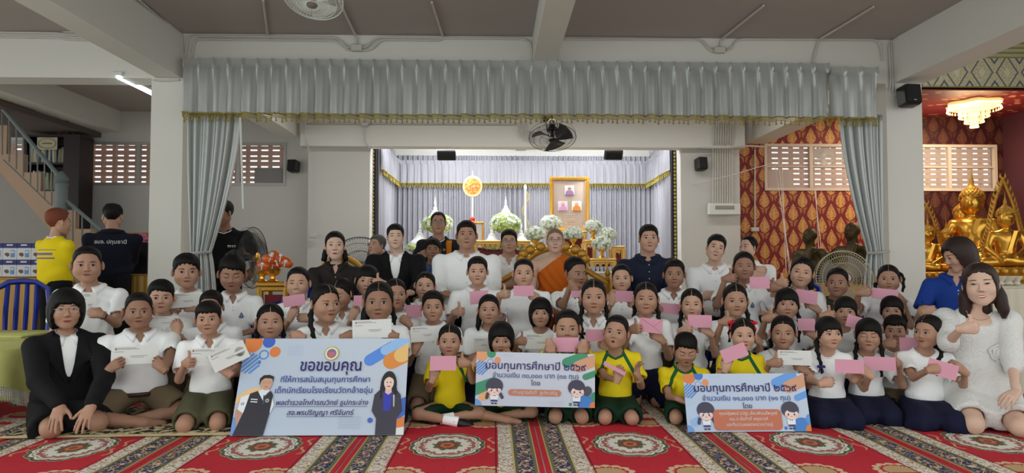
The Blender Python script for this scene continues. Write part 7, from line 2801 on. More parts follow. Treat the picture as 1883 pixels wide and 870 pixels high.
# tiered altar tables
def altar_table(label, px0, px1, py, Y, d=.4, legs_=True):
 x0, x1 = X(px0, Y), X(px1, Y)
 zt_ = Z(py, Y)
 r = thing('altar_table', label, 'table', ((x0 + x1) / 2, Y + d / 2, 0), 0, 'gilded altar tables')
 w = x1 - x0
 MB().rbox((0, 0, zt_ - .015), (w, d, .03), .008).rbox((0, 0, zt_ - .045), (w * .95, d * .95, .03), .006).link('tabletop', M_GOLDL, r)
 ap = MB()
 n = max(3, int(w / .09))
 for k in range(n):
  xc = -w * .45 + (k + .5) * w * .9 / n
  ap.prism([(xc - w * .45 / n, zt_ - .06), (xc + w * .45 / n, zt_ - .06), (xc + w * .2 / n, zt_ - .10), (xc, zt_ - .135), (xc - w * .2 / n, zt_ - .10)], -d * .47, -d * .44)
 ap.link('carved_apron', M_GOLDP, r)
 for sx in (-1, 1):
  for sy in (-1, 1):
   MB().tube([(sx * w * .44, sy * d * .42, zt_ - .05), (sx * w * .40, sy * d * .40, zt_ * .85), (sx * w * .42, sy * d * .42, .03), (sx * w * .45, sy * d * .45, 0)], [.035, .025, .022, .035], 7).link('leg', M_GOLDL, r)
 MB().box((0, d * .3, zt_ * .80), (w * .8, .01, zt_ * .25)).link('back_panel', M_RED_L, r, smooth=False)
altar_table('wide gilded altar table with flower bowls, right of the monk', 1086, 1134, 475, 9.6, .45)
altar_table('taller gilded altar table behind the flower bowls', 1076, 1096, 441, 10.2, .35)
altar_table('gilded altar table directly behind the monk', 1036, 1078, 458, 9.8, .4)
altar_table('gilded altar table under the big framed picture', 1006, 1082, 424, 10.9, .4)
altar_table('gilded altar table behind the large man and the man with glasses', 866, 976, 442, 10.8, .5)
altar_table('gilded altar table at the left end of the altar', 760, 850, 456, 10.8, .5)
altar_table('small gilded table at the right end of the altar', 1128, 1150, 452, 9.9, .3)
r = thing('altar_step', 'pale step with a row of small candle glasses below the altar tables', 'step', (X(1110, 9.1), 9.2, 0))
MB().rbox((0, 0, Z(500, 9.1) / 2), (1.0, .4, Z(500, 9.1)), .01).link('block', mat('marble_pale', (206, 196, 180), .4, vary=.15, vscale=4), r)
g = MB()
for k in range(16):
 g.lathe([(.018, 0), (.026, .07), (.024, .07), (.0, .02)], (-.42 + k * .056, -.12, Z(500, 9.1) + .001), 8)
tag(g.link('candle_glasses', mat('glass_pale', (196, 208, 220), .1, spec=.8), r), kind='stuff')
flowers('white orchid arrangement highest at the left of the framed picture', 1013, 411, 10.9, .17)
fa = flowers('white orchid arrangement at the left behind the monk', 984, 431, 10.3, .155, stand=True)
MB().lathe([(.10, -.23), (.05, -.26), (.035, -.6), (.05, .06 - fa.location.z), (.14, .005 - fa.location.z)], seg=12).link('stand', M_GOLDP, fa)
flowers('white orchid arrangement in front of the framed picture', 1054, 430, 9.75, .14, stand=True)
flowers('white orchid arrangement at the top right of the framed picture', 1091, 417, 10.3, .14, stand=True)
flowers('white orchid arrangement on the far right', 1117, 432, 10.1, .135)
flowers('white orchid arrangement lowest at the right, in a gold bowl', 1107, 449, 9.7, .14, stand=True)
flowers('green and white dome of flowers behind the standing man', 805, 413, 11.2, .24, 'green')
flowers('large green and white dome of flowers under the tall stupa', 930, 413, 11.2, .25, 'green')
flowers('low green flower bed between the large man and the man with glasses', 908, 452, 11.0, .16, 'green', hscale=.5)
flowers('low green flower bed right of the man with glasses', 966, 454, 11.0, .15, 'green', hscale=.6)
flowers('low green flower bed left of the man in the blue shirt', 763, 456, 11.0, .15, 'green', hscale=.5)
chedi('tall white stupa above the large flower dome', 930, 402, 360, 11.3, .36)
chedi('tall white stupa behind the standing man', 800, 408, 361, 11.3, .36)
chedi('small white stupa at the left end of the altar', 772, 448, 404, 11.1, .34)
chedi('small white stupa left of the man with glasses', 905, 450, 404, 11.1, .34)
chedi('small white stupa right of the man with glasses', 958, 450, 404, 11.1, .34)
def framed(name, label, px0, px1, py0, py1, Y, m_in, fw=.05):
 x0, x1, z1, z0 = X(px0, Y), X(px1, Y), Z(py0, Y), Z(py1, Y)
 r = thing(name, label, 'picture frame', ((x0 + x1) / 2, Y, z0))
 w, h = x1 - x0, z1 - z0
 f = MB()
 for (cx, cz, sx, sz) in ((0, fw / 2, w, fw), (0, h - fw / 2, w, fw), (-w / 2 + fw / 2, h / 2, fw, h - 2 * fw), (w / 2 - fw / 2, h / 2, fw, h - 2 * fw)):
  f.rbox((cx, 0, cz), (sx, .06, sz), .012)
 f.link('frame', M_GOLD, r)
 MB().box((0, .01, h / 2), (w - 2 * fw, .02, h - 2 * fw)).link('mount', m_in, r, smooth=False)
 return r, w, h
r, w, h = framed('portrait_frame', 'big gold frame with three portraits on a pale mount above the altar', 1011, 1084, 325, 424, 11.35, mat('mount_taupe', (176, 158, 146), .6), .055)
MB().tube([(x_, -.02, z_) for x_, z_ in ((-w * .40, h * .06), (w * .40, h * .06), (w * .40, h * .94), (-w * .40, h * .94))], .004, 4, closed=True).link('inner_line', M_GOLDL, r)
for (fx_, fz, cloth, bg) in ((.0, .75, (150, 110, 160), (206, 206, 214)), (-.17, .46, (196, 150, 196), (214, 200, 220)), (.18, .46, (214, 130, 50), (222, 222, 214))):
 cx, cz = fx_ * w, fz * h
 p = MB().box((cx, -.006, cz), (w * .24, .012, h * .175), 0)
 p.ball((cx, -.014, cz + h * .030), (.032, .006, .040), 12, 8, 1)
 p.prism([(cx - .07, cz - h * .085), (cx + .07, cz - h * .085), (cx + .06, cz - h * .02), (cx + .02, cz + .0), (cx - .02, cz + .0), (cx - .06, cz - h * .02)], -.016, -.012, 2)
 if fx_ == 0:
  p.box((cx, -.022, cz + h * .035), (.05, .002, .006), 3)
 p.link('portrait', [mat('photo_bg_%d' % int(cx * 100), bg, .4), mat('photo_skin', (206, 160, 140), .5), mat('photo_robe_%d' % int(cx * 100), cloth, .5), M_BLK], r, smooth=False)
tx = MB()
for k in range(6):
 tx.box((0, -.003, h * (.30 - .033 * k)), (w * (.30 - .02 * (k % 3)), .004, .010))
tx.link('inscription', mat('ink_pale', (206, 196, 186), .6), r, smooth=False)
framed('small_frame', 'small gold-framed white picture behind the large man', 872, 890, 408, 450, 11.0, mat('mount_white', (220, 224, 232), .5), .03)
# ceremonial fan on a pole
c = W(869, 343, 11.6)
r = thing('ceremonial_fan', 'round orange embroidered ceremonial fan on a white pole', 'ceremonial fan', c)
m_tal, t = nmat('fan_embroidery', .5)
x, y, z, v = t.coord('Object')
n = t.noise(v, 34, 4)
rr = t.m('SQRT', t.add(t.m('POWER', x, 2.0), t.m('POWER', z, 2.0)))
col = t.mix(t.gt(n, .5), srgb(150, 64, 18), srgb(190, 110, 44))
col = t.mix(t.gt(rr, .135), col, srgb(206, 120, 60))
col = t.mix(t.gt(rr, .148), col, srgb(230, 180, 110))
t.out(col, .5)
MB().lathe([(0, -.012), (.158, -.010), (.165, 0), (.158, .010), (0, .012)], (0, 0, 0), 32, R=Euler((PI / 2, 0, 0)).to_matrix(), sy=1.12).link('disc', m_tal, r)
zb_ = W(869, 420, 11.6).z - c.z
MB().tube([(0, .0, .17), (0, 0, .26)], [.012, .003], 6).link('pole_tip', mat('pole_ivory', (240, 232, 220), .4), r)
MB().tube([(0, .01, -.16), (0, .01, .02 - c.z)], .014, 8).link('pole', mat('pole_ivory', (240, 232, 220), .4), r)
MB().lathe([(.02, zb_ + .20), (.05, zb_ + .17), (.035, zb_ + .13), (.06, zb_ + .10), (.07, zb_)], (0, 0, 0), 12).link('red_tassel', mat('tassel_red', (206, 60, 40), .6), r)
o = MB().tube([(0, 0, 0), (0, 0, -2.42)], .018, 8).ball((0, 0, 0), (.03, .03, .06), 8, 6).link('white_pole', M_WHITEP, None)
o.location = W(966, 345, 12.4)
tag(o, 'thin white pole with gold cord standing behind the altar centre', 'pole')
MB().tube([(.06 * math.sin(k), 0, -.05 - k * .08) for k in range(22)], .014, 5).link('gold_cord', M_FRINGE, o)
# ================================================================== bronze busts, gilded statues
def bust(label, px, py_top, py_base, Y, rz, name='bronze_bust'):
 tp, b = W(px, py_top, Y), W(px, py_base, Y)
 s = (tp.z - b.z) / .74
 f = Field((-.36, -.3, -.02), (.36, .3, .80), .0155)
 f.ell((0, .0, .14), (.22, .16, .20), k=0)
 f.cap((-.20, .02, .34), (.20, .02, .34), .07, k=.06)
 f.cap((-.26, .02, .30), (-.27, .0, .02), .075, .07, k=.05)
 f.cap((.26, .02, .30), (.27, .0, .02), .075, .07, k=.05)
 f.cap((0, .02, .36), (0, .0, .52), .078, .070, k=.04)
 f.ell((0, .015, .630), (.094, .122, .110), k=.02)
 f.ell((0, -.050, .575), (.072, .072, .088), k=.03)
 f.cap((0, -.108, .630), (0, -.146, .588), .011, .019, k=.012)
 f.cap((-.03, -.082, .655), (.03, -.082, .655), .014, k=.012)
 f.ell((0, -.085, .560), (.022, .018, .012), k=.01)
 f.ell((0, -.075, .530), (.024, .02, .018), k=.012)
 for sx in (-1, 1):
  f.ell((sx * .082, .01, .62), (.010, .02, .034), k=.006)
 # sash over the shoulder
 f.cap((.12, -.12, .40), (.02, -.17, .04), .045, .055, k=.012)
 f.wrinkle(.004, 2, 1.2, .9)
 V, Q = f.mesh()
 r = thing(name, label, 'statue', b, rz)
 MB().add(V * s, Q.tolist()).link('figure', M_BRONZE, r, smooth='all')
 MB().rbox((0, 0, -.06), (.56 * s, .40 * s, .12), .02).link('plinth', M_WOODD, r)
 return r
bust('bronze bust of a monk facing left, nearer to the altar', 1490, 419, 505, 9.6, -1.1)
bust('bronze bust of a monk facing left, beside the right curtain', 1568, 409, 505, 9.2, -1.05)
r = skirt_table('statue_table', 'low table under the bronze busts', X(1450, 9.0), X(1620, 9.0), 9.0, 9.9, Z(505, 9.4) - .13, M_GOLDCLOTH, amp=.01)
def buddha(label, px, py_top, py_base, Y, rz, arch=False, base=True, cat='statue'):
 tp, b = W(px, py_top, Y), W(px, py_base, Y)
 s = (tp.z - b.z)
 f = Field((-.42, -.36, -.02), (.42, .26, 1.0), .0155)
 f.cap((-.30, -.10, .065), (.10, -.20, .075), .065, .055, k=0)
 f.cap((.30, -.10, .065), (-.10, -.20, .10), .065, .055, k=.02)
 f.ell((0, .0, .09), (.20, .14, .09), k=.05)
 f.cap((0, .02, .14), (0, .02, .34), .105, .125, k=.05)
 f.ell((0, .01, .41), (.165, .09, .085), k=.05)
 for sx in (-1, 1):
  f.cap((sx * .165, .02, .43), (sx * .225, -.02, .25), .048, .040, k=.03)
 f.cap((-.225, -.02, .25), (-.17, -.20, .13), .040, .026, k=.02)
 f.cap((.225, -.02, .25), (.02, -.20, .14), .040, .026, k=.02)
 f.cap((-.17, -.20, .13), (-.15, -.26, .06), .024, .014, k=.012)
 f.cap((0, .01, .46), (0, .0, .54), .045, .042, k=.02)
 f.ell((0, -.005, .635), (.096, .098, .118), k=.02)
 f.cap((0, -.092, .645), (0, -.114, .612), .010, .016, k=.01)
 f.cap((-.038, -.088, .662), (.038, -.088, .662), .011, k=.010)
 f.ell((0, -.094, .582), (.028, .014, .010), k=.006)
 for sx in (-1, 1):
  f.cap((sx * .098, .0, .66), (sx * .096, .005, .56), .012, .010, k=.006)
 V, Q = f.mesh()
 r = thing('buddha_statue', label, cat, b, rz)
 MB().add(V * s, Q.tolist()).link('figure', M_GOLD, r, smooth='all')
 hm = MB()
 hm.lathe([(.100 * s, .690 * s), (.100 * s, .715 * s), (.080 * s, .750 * s), (.050 * s, .775 * s), (.040 * s, .79 * s), (.02 * s, .82 * s), (.022 * s, .85 * s), (.008 * s, .90 * s), (0, 1.0 * s)], (0, .01 * s, 0), 18)
 for i in range(9):
  zz_ = .668 + i * .0145
  rr_ = .103 * math.cos(max(0, (i - 1.5)) * .19)
  n = 16
  for j in range(n):
   a = 2 * PI * (j + .5 * (i % 2)) / n
   if math.sin(a) < -.35 and i < 3:
    continue
   hm.ball((rr_ * s * math.cos(a), (.01 + rr_ * math.sin(a)) * s, zz_ * s), .0125 * s, 5, 4)
 hm.link('curled_hair', M_GOLDP, r)
 rb = MB()
 rb.grid(np.array([[((.045 + dx - .10 * t) * s, (-.105 - .02 * t + .012 * (t > .8)) * s, (.47 - .30 * t) * s) for dx in (0, .045)] for t in np.linspace(0, 1, 6)]))
 rb.link('shoulder_cloth', M_GOLD, r)
 if base:
  lp = MB().lathe([(.36 * s, -.22 * s), (.38 * s, -.18 * s), (.31 * s, -.15 * s), (.29 * s, -.10 * s), (.34 * s, -.05 * s), (.37 * s, -.02 * s), (.34 * s, .005 * s)], (0, -.04 * s, 0), 26, sy=.8)
  for j in range(22):
   a = 2 * PI * j / 22
   lp.ball((.345 * s * math.cos(a), (-.04 + .276 * math.sin(a)) * s, -.045 * s), (.04 * s, .03 * s, .05 * s), 6, 5)
  lp.link('lotus_base', M_GOLDP, r)
  MB().lathe([(.42 * s, -.40 * s), (.42 * s, -.34 * s), (.36 * s, -.32 * s), (.36 * s, -.24 * s), (.40 * s, -.22 * s)], (0, -.04 * s, 0), 8, sy=.8).link('plinth', M_RED_L, r)
 if arch:
  ar = MB()
  for sx in (-1, 1):
   P = [(sx * .24, .05, .02), (sx * .25, .05, .25), (sx * .19, .05, .42), (sx * .15, .05, .62), (sx * .10, .05, .85), (0, .05, 1.15)]
   C = curve_pts([Vector(p) * s for p in P], 20)
   ar.tube(C, .018 * s, 6)
   for k in range(4, 20):
    d = Vector((sx * .8, 0, .75)).normalized()
    p = Vector(C[k])
    ar.tube([p, p + Vector((sx * .03, 0, .03)) * s, p + Vector((sx * .03, 0, .085)) * s], [.022 * s, .016 * s, .002 * s], 5)
   ar.tube([Vector((sx * .30, .04, .36)) * s, Vector((sx * .38, .04, .46)) * s, Vector((sx * .36, .04, .60)) * s], [.02 * s, .015 * s, .002 * s], 6)
  ar.link('flame_arch', M_GOLDP, r)
 return r
buddha('largest golden Buddha image facing left, with tall flame finial', 1790, 306, 490, 9.7, -.75)
buddha('golden Buddha image behind the largest one', 1772, 345, 490, 9.9, -.9, base=False)
buddha('golden Buddha image in a flame arch at the right edge', 1852, 350, 492, 8.6, -.25, arch=True)
buddha('small golden Buddha image peeping behind the woman in blue', 1742, 400, 500, 9.4, -.5)
buddha('small golden Buddha image at the edge of the right column', 1708, 392, 500, 9.4, -.4, arch=True)
r = thing('altar_shelf', 'gilded stepped shelf under the golden Buddha images', 'shelf', (X(1800, 9.2), 9.3, 0))
sw = X(1960, 9.2) - X(1700, 9.2)
for k, (zz_, d) in enumerate(((.50, 1.9), (.72, 1.5))):
 MB().rbox((0, .2 + .2 * k, zz_ / 2), (sw, d, zz_), .01).link('step', M_GOLDP if k == 0 else M_RED_L, r)
# silver bowls etc. on the cloth-covered table
for k, (px, py, s) in enumerate(((1838, 520, .05), (1852, 522, .06), (1868, 524, .045))):
 o = MB().lathe([(s * .5, 0), (s * .7, .01), (s * .5, .03), (s, .07), (s * .95, .075), (s * .45, .035), (0, .03)], (0, 0, 0), 14).link('glass_bowl', mat('glass_warm', (206, 196, 180), .15, spec=.8), None)
 o.location = (X(px, 5.5), 5.5, Z(531, 5.4) + .02)
 tag(o, ('left', 'middle', 'right')[k] + ' glass bowl on the cream-covered table behind the woman in white', 'bowl', 'bowls on the cream table')
# chandelier
c = W(1790, 170, 9.9)
r = thing('chandelier', 'glowing crystal chandelier under the red shrine ceiling', 'chandelier', (c.x, 9.9, CEIL - .03))
M_CRY = mat('crystal_lit', (255, 226, 170), .1, emit=(255, 200, 120), estr=.75, spec=.9)
MB().lathe([(.32, 0), (.35, -.02), (.33, -.07), (.22, -.11), (.20, -.10)], (0, 0, 0), 28, lob=(.12, 6)).link('canopy', M_CRY, r)
cr = MB()
for (rad, z0, n, l) in ((.34, -.09, 40, .02), (.19, -.12, 34, .09), (.12, -.14, 24, .15), (.05, -.16, 12, .20)):
 for j in range(n):
  a = 2 * PI * j / n
  x_, y_ = rad * math.cos(a), rad * math.sin(a)
  cr.tube([(x_, y_, z0), (x_, y_, z0 - l)], .006, 4)
  cr.ball((x_, y_, z0 - l - .012), .014, 6, 4)
tag(cr.link('crystal_drops', M_CRY, r), kind='stuff')
for j in range(6):
 a = 2 * PI * j / 6
 MB().ball((.24 * math.cos(a), .24 * math.sin(a), -.06), .03, 8, 6).link('bulb', mat('bulb_warm', (255, 240, 210), .3, emit=(255, 226, 176), estr=7), r)
l = bpy.data.lights.new('chandelier_glow', 'POINT')
l.energy = 45
l.color = (1, .8, .5)
l.shadow_soft_size = .3
o = bpy.data.objects.new('chandelier_glow', l)
COL.objects.link(o)
o.parent = r
o.location = (0, 0, -.55)
# gilded branch ornament on the plum wall
br = thing('gilded_branch', 'gold blossoming branch relief on the plum side wall', 'wall ornament', (xw - .01, 9.7, 0))
mb = MB()
C = curve_pts([(0, -.5, 1.6), (-.01, .2, 1.9), (-.01, .05, 2.4), (-.01, .45, 2.75), (-.01, .25, 3.2)], 24)
mb.tube(C, .018, 6)
R_ = random.Random(3)
for k in range(26):
 p = C[R_.randrange(2, 24)] + np.array((0, R_.uniform(-.25, .25), R_.uniform(-.12, .12)))
 for j in range(5):
  a = 2 * PI * j / 5
  mb.ball((p[0] - .005, p[1] + .030 * math.cos(a), p[2] + .030 * math.sin(a)), (.008, .024, .024), 7, 5)
 mb.ball((p[0] - .012, p[1], p[2]), (.01, .014, .014), 6, 5)
mb.link('blossoms', M_GOLDP, br)
# white sacred strings across the red wall
for k, (a, b) in enumerate((((1425, 300), (1455, 500)), ((1432, 296), (1452, 505)), ((1438, 300), (1446, 505)), ((1498, 348), (1515, 500)), ((1500, 350), (1508, 505)), ((1270, 340), (1420, 300)))):
 o = MB().tube([W(a[0], a[1], 10.6), W((a[0] + b[0]) / 2, (a[1] + b[1]) / 2 + 2, 10.2), W(b[0], b[1], 9.8)], .005, 4).link('string', mat('string_white', (220, 214, 206), .7), None)
 tag(o, ['first', 'second', 'third', 'fourth', 'fifth', 'sixth'][k] + ' white string hung before the red brocade wall, counted from the left' if k < 5 else 'white string stretched from the altar post to the red wall', 'string', 'white strings before the red wall')
o = MB().tube([W(442, 216, 7.0), W(446, 350, 7.0), W(447, 384, 7.0)], .010, 7).link('curtain_wand', M_WHITEP, None)
tag(o, 'thin white curtain wand hanging below the pelmet at the left', 'curtain wand')
# small offering items by the busts
for k, (px, py, col, nm) in enumerate(((1482, 470, (236, 96, 110), 'pink'), (1466, 486, (226, 190, 40), 'yellow'))):
 o = MB().lathe([(.03, 0), (.04, .03), (.02, .08)], (0, 0, 0), 10, 1)
 for j in range(14):
  a = j * 2.4
  o.ball((.035 * math.cos(a) * (j / 14 + .3), .035 * math.sin(a), .09 + .008 * (j % 5)), .022, 6, 5)
 o = o.link('offering_flowers', [mat('petal_' + nm, col, .6), M_GOLD], None)
 o.location = W(px, py + 10, 9.1)
 o.location.z = Z(505, 9.4) - .11
 tag(o, nm + ' offering flowers in a small gold cup beside the bronze busts', 'flowers')
# ================================================================== stairs, railing and bookcase at the left
Ys = 9.0
m_st = mat('stair_tan', (176, 148, 124), .7, vary=.06, vscale=3)
steps = [(-60, 235), (6, 287), (39, 320), (71, 354), (104, 388), (137, 422), (170, 456), (203, 490)]
for k in range(len(steps) - 1):
 (xa, ya_), (xb, yb_) = steps[k], steps[k + 1]
 z1 = Z(ya_ + (yb_ - ya_) * .0, Ys)
 x0, x1 = X(xa, Ys), X(xb, Ys)
 mb = MB().prism([(x0, Z(325 + 1.105 * xa, Ys)), (x1, Z(325 + 1.105 * xb, Ys)), (x1, z1), (x0, z1)], Ys, Ys + .08)
 struct('stair_step', mb, m_st)
xa, xb = X(-60, Ys), X(200, Ys)
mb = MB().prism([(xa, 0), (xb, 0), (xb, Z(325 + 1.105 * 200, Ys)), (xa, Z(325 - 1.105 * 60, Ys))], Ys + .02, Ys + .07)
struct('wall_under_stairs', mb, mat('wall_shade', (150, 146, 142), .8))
M_RAIL = mat('rail_green_grey', (112, 124, 124), .5)
r = thing('stair_railing', 'grey-green metal railing of the staircase with a turned newel post', 'railing', (0, Ys, 0))
MB().tube([W(-30, 170, Ys), W(2, 196, Ys), W(112, 328, Ys)], .028, 8).link('handrail', M_RAIL, r).location = (0, -Ys, 0)
o = MB().tube([W(114, 362, Ys), W(168, 408, Ys), W(230, 458, Ys)], .024, 8).link('lower_handrail', M_RAIL, r)
o.location = (0, -Ys, 0)
c = W(112, 384, Ys)
MB().lathe([(.075, -.9), (.075, .0), (.085, .02), (.075, .04), (.075, .36), (.09, .38), (.06, .40), (.085, .43), (.07, .47), (.03, .52), (0, .55)], (c.x, 0, c.z - .05), 12).link('newel_post', M_RAIL, r)
for k in range(9):
 px = 4 + 13 * k
 y0 = 196 + (px - 2) * 1.2
 y1 = 287 + (px - 6) * 1.03
 MB().tube([Vector(W(px, y0, Ys)) - Vector((0, Ys, 0)), Vector(W(px, y1, Ys)) - Vector((0, Ys, 0))], .009, 6).link('baluster', M_RAIL, r)
for k in range(6):
 px = 134 + 17 * k
 y0 = 378 + (px - 134) * .85
 MB().tube([Vector(W(px, y0, Ys)) - Vector((0, Ys, 0)), Vector(W(px, y0 + 80, Ys)) - Vector((0, Ys, 0))], .009, 6).link('baluster', M_RAIL, r)
o = MB().tube([Vector(W(a_, b_, Ys)) - Vector((0, Ys, 0)) for a_, b_ in ((6, 294), (38, 324), (92, 376))], .008, 6).link('lower_rail', M_RAIL, r)
Yk = 10.6
x0, x1 = X(56, Yk), X(140, Yk)
zt_ = Z(255, Yk)
r = thing('bookcase', 'dark wooden bookcase full of books behind the stair railing', 'bookcase', ((x0 + x1) / 2, Yk, 0))
w = x1 - x0
f = MB()
f.box((-w / 2, .0, zt_ / 2), (.04, .36, zt_)).box((w / 2, 0, zt_ / 2), (.24, .36, zt_)).box((0, .17, zt_ / 2), (w, .02, zt_))
f.link('case', M_WOODD, r, smooth=False)
for k in range(6):
 MB().box((-.05, 0, zt_ - .02 - k * .42), (w - .1, .34, .03)).link('shelf', M_WOODD, r, smooth=False)
bk = None
R_ = random.Random(11)
cb_ = [(150, 146, 120), (190, 186, 160), (96, 110, 70), (60, 76, 110), (170, 160, 100), (120, 60, 50), (206, 206, 196)]
for k in range(1, 5):
 xx = -w / 2 + .05
 nb_ = -1
 while xx < w / 2 - .17:
  tw = R_.uniform(.02, .045)
  hh_ = R_.uniform(.20, .30)
  ci = R_.randrange(7)
  nb_ = nb_ + 1
  o = MB().rbox((0, 0, hh_ / 2), (tw - .003, .20, hh_), .004).link('book', mat('book_%d' % ci, cb_[ci], .6), None)
  o.location = ((x0 + x1) / 2 + xx + tw / 2, Yk - .04, zt_ - .005 - k * .42)
  o.rotation_euler = (0, R_.uniform(-.06, .06), 0)
  tag(o, '%s book on the %s shelf of the dark bookcase, %s from the left' % (COLN[ci], ['', 'top', 'second', 'third', 'fourth'][k], ORD[nb_]), 'book', 'books on the %s shelf' % ['', 'top', 'second', 'third', 'fourth'][k])
  xx += tw
c = W(87, 264, Yk - .22)
o = MB().rbox((0, 0, 0), (.30, .012, .19), .003).link('shelf_sign', mat('sign_cream', (196, 188, 160), .6), None)
o.location = c
tag(o, 'cream oval-bordered sign hung on the top shelf of the bookcase', 'sign')
MB().tube([(.13 * math.cos(a), -.009, .075 * math.sin(a)) for a in np.linspace(0, 2 * PI, 24, endpoint=False)], .004, 4, closed=True).box((0, -.008, 0), (.14, .003, .02)).link('sign_border', mat('ink_brown', (130, 110, 84), .7), o)
bust('dark bust on top of the bookcase under the stair beam', 122, 222, 256, 10.55, .2, name='dark_bust')
# pink ribbon rosette hanging behind the left column's edge
r = thing('ribbon_rosette', 'pink ribbon streamers on the dark stand beside the left column', 'ribbon', W(262, 440, 7.9))
rb = MB()
for k in range(5):
 rb.tube([(0, 0, 0), (-.03 + .02 * k, -.01, -.15), (-.06 + .03 * k, 0, -.32 - .03 * (k % 2))], [.008, .014, .010], 5, flat=1)
for k in range(7):
 a = 2 * PI * k / 7
 rb.ball((.05 * math.cos(a), -.02, .04 * math.sin(a)), (.035, .02, .03), 7, 5)
rb.link('streamers', mat('ribbon_pink', (206, 110, 140), .5), r)
o = MB().rbox((0, 0, 0), (.34, .3, .40), .01).tube([(-.2, 0, .28), (.15, 0, .28)], .035, 8, 1).link('dark_stand', [M_BLK, mat('wood_orange', (170, 96, 50), .5)], None)
o.location = W(256, 478, 8.0)
tag(o, 'dark box with an orange wooden roller beside the left column', 'stand')
# ================================================================== the three printed boards
def clip_rect(poly, x0, x1, z0, z1):
 def cl(P, f, inter):
  out = []
  for i in range(len(P)):
   a, b = P[i - 1], P[i]
   if f(b):
    if not f(a):
     out.append(inter(a, b))
    out.append(b)
   elif f(a):
    out.append(inter(a, b))
  return out
 for ax_, v_, s in ((0, x0, 1), (0, x1, -1), (1, z0, 1), (1, z1, -1)):
  if not poly:
   return poly
  f = lambda p: s * p[ax_] >= s * v_
  def inter(a, b):
   t = (v_ - a[ax_]) / (b[ax_] - a[ax_])
   return (a[0] + (b[0] - a[0]) * t, a[1] + (b[1] - a[1]) * t)
  poly = cl(poly, f, inter)
 return poly
SHIFT = 0
class Board:
 def __init__(self, w, h, bg):
  self.w, self.h = w, h
  self.mb = MB()
  self.cols = []
  self.y = -.0035
  self.tx = MB()
  self.tcols = []
  self.bg = bg
 def slot(self, c, lst):
  if c not in lst:
   lst.append(c)
  return lst.index(c)
 def poly(self, P, c):
  Q = [((u + SHIFT - .5) * self.w, (1 - v) * self.h) for u, v in P]
  Q = clip_rect(Q, -self.w / 2, self.w / 2, 0, self.h)
  if len(Q) >= 3:
   self.y -= .00004
   self.mb.add([(x, self.y, z) for x, z in Q], [tuple(range(len(Q)))], self.slot(c, self.cols))
 def ell(self, u, v, ru, rv, c, a0=0, a1=2 * PI, n=28, rot=0):
  k = self.w / self.h
  P = []
  for t in np.linspace(a0, a1, n, endpoint=(a1 - a0) < 6.2):
   x, z = ru * math.cos(t), rv * math.sin(t)
   P.append((u + x * math.cos(rot) - z * math.sin(rot), v + (x * math.sin(rot) + z * math.cos(rot)) * k))
  self.poly(P, c)
 def circ(self, u, v, r, c):
  self.ell(u, v, r, r, c)
 def pill(self, u0, v0, u1, v1, r, c):
  k = self.w / self.h
  a, b = np.array((u0, v0 / k)), np.array((u1, v1 / k))
  d = (b - a) / np.linalg.norm(b - a)
  n = np.array((-d[1], d[0]))
  P = [b + r * (d * math.cos(t) + n * math.sin(t)) for t in np.linspace(-PI / 2, PI / 2, 12)]
  P += [a - r * (d * math.cos(t) + n * math.sin(t)) for t in np.linspace(-PI / 2, PI / 2, 12)]
  self.poly([(p[0], p[1] * k) for p in P], c)
 def text(self, s, u, v, wd, c, slant=0, bold=.0006, hk=1.0, under=False):
  i = self.slot(c, self.tcols)
  V, T = text_mesh(s)
  sc_ = wd * self.w / (V[:, 0].max() - V[:, 0].min())
  cx, cz = (u + SHIFT - .5) * self.w, (1 - v) * self.h
  text_on(self.tx, s, cx, cz, wd * self.w, self.y - .0008, i, slant, sc_ * hk, bold)
  if under:
   self.tx.box((cx, self.y - .0008, cz - .009), (wd * self.w, .0003, .0022), i)
 def dots(self, u0, v0, nu, nv, st, c, r=.0022):
  for i in range(nu):
   for j in range(nv):
    self.ell(u0 + i * st, v0 + j * st * self.w / self.h, r, r, c, n=5)
 def stripes(self, u, v, r, c, n=5, rot=-.75):
  k = self.w / self.h
  for i in range(n):
   o = (i - (n - 1) / 2) * r * 2 / n
   L = math.sqrt(max(r * r - o * o, 0))
   dx, dz = math.cos(rot), math.sin(rot)
   self.pill(u + o * -dz - L * dx, v + (o * dx - L * dz) * k, u + o * -dz + L * dx, v + (o * dx + L * dz) * k, r * .11, c)
 def build(self, label, tl, tr, bl, br):
  m, t = nmat('board_print_%s' % label[:8].replace(' ', '_'), .3, coat=.4)
  x, y, z, v_ = t.coord('Object')
  f = t.add(.5, t.mul(.6, t.add(t.mul(x, .8), z)))
  t.out(t.mix(t.m('MINIMUM', t.m('MAXIMUM', f, 0.0), 1.0), srgb(*self.bg[0]), srgb(*self.bg[1])))
  root = thing('printed_board', label, 'sign board', (0, 0, 0), 0, 'printed boards held by the children')
  MB().box((0, 0, self.h / 2), (self.w, .006, self.h)).link('board', m, root, smooth=False)
  ms = [mat('ink_%d_%d_%d' % c, c, .35) for c in self.cols]
  self.mb.link('printed_design', ms, root, smooth=False)
  self.tx.link('printed_lettering', [mat('ink_%d_%d_%d' % c, c, .4) for c in self.tcols], root, smooth=False)
  tl, tr, bl, br = map(Vector, (tl, tr, bl, br))
  ex = ((tr - tl) + (br - bl)).normalized()
  ez = ((tl - bl) + (tr - br))
  ez = (ez - ex * ez.dot(ex)).normalized()
  ey = ez.cross(ex)
  root.matrix_world = Matrix.Translation((bl + br) / 2) @ Matrix((ex, ey, ez)).transposed().to_4x4()
  return root
INK, INKB = (66, 50, 128), (66, 88, 172)
OR, BL, LB, GR = (222, 130, 70), (64, 104, 196), (112, 160, 222), (64, 146, 112)
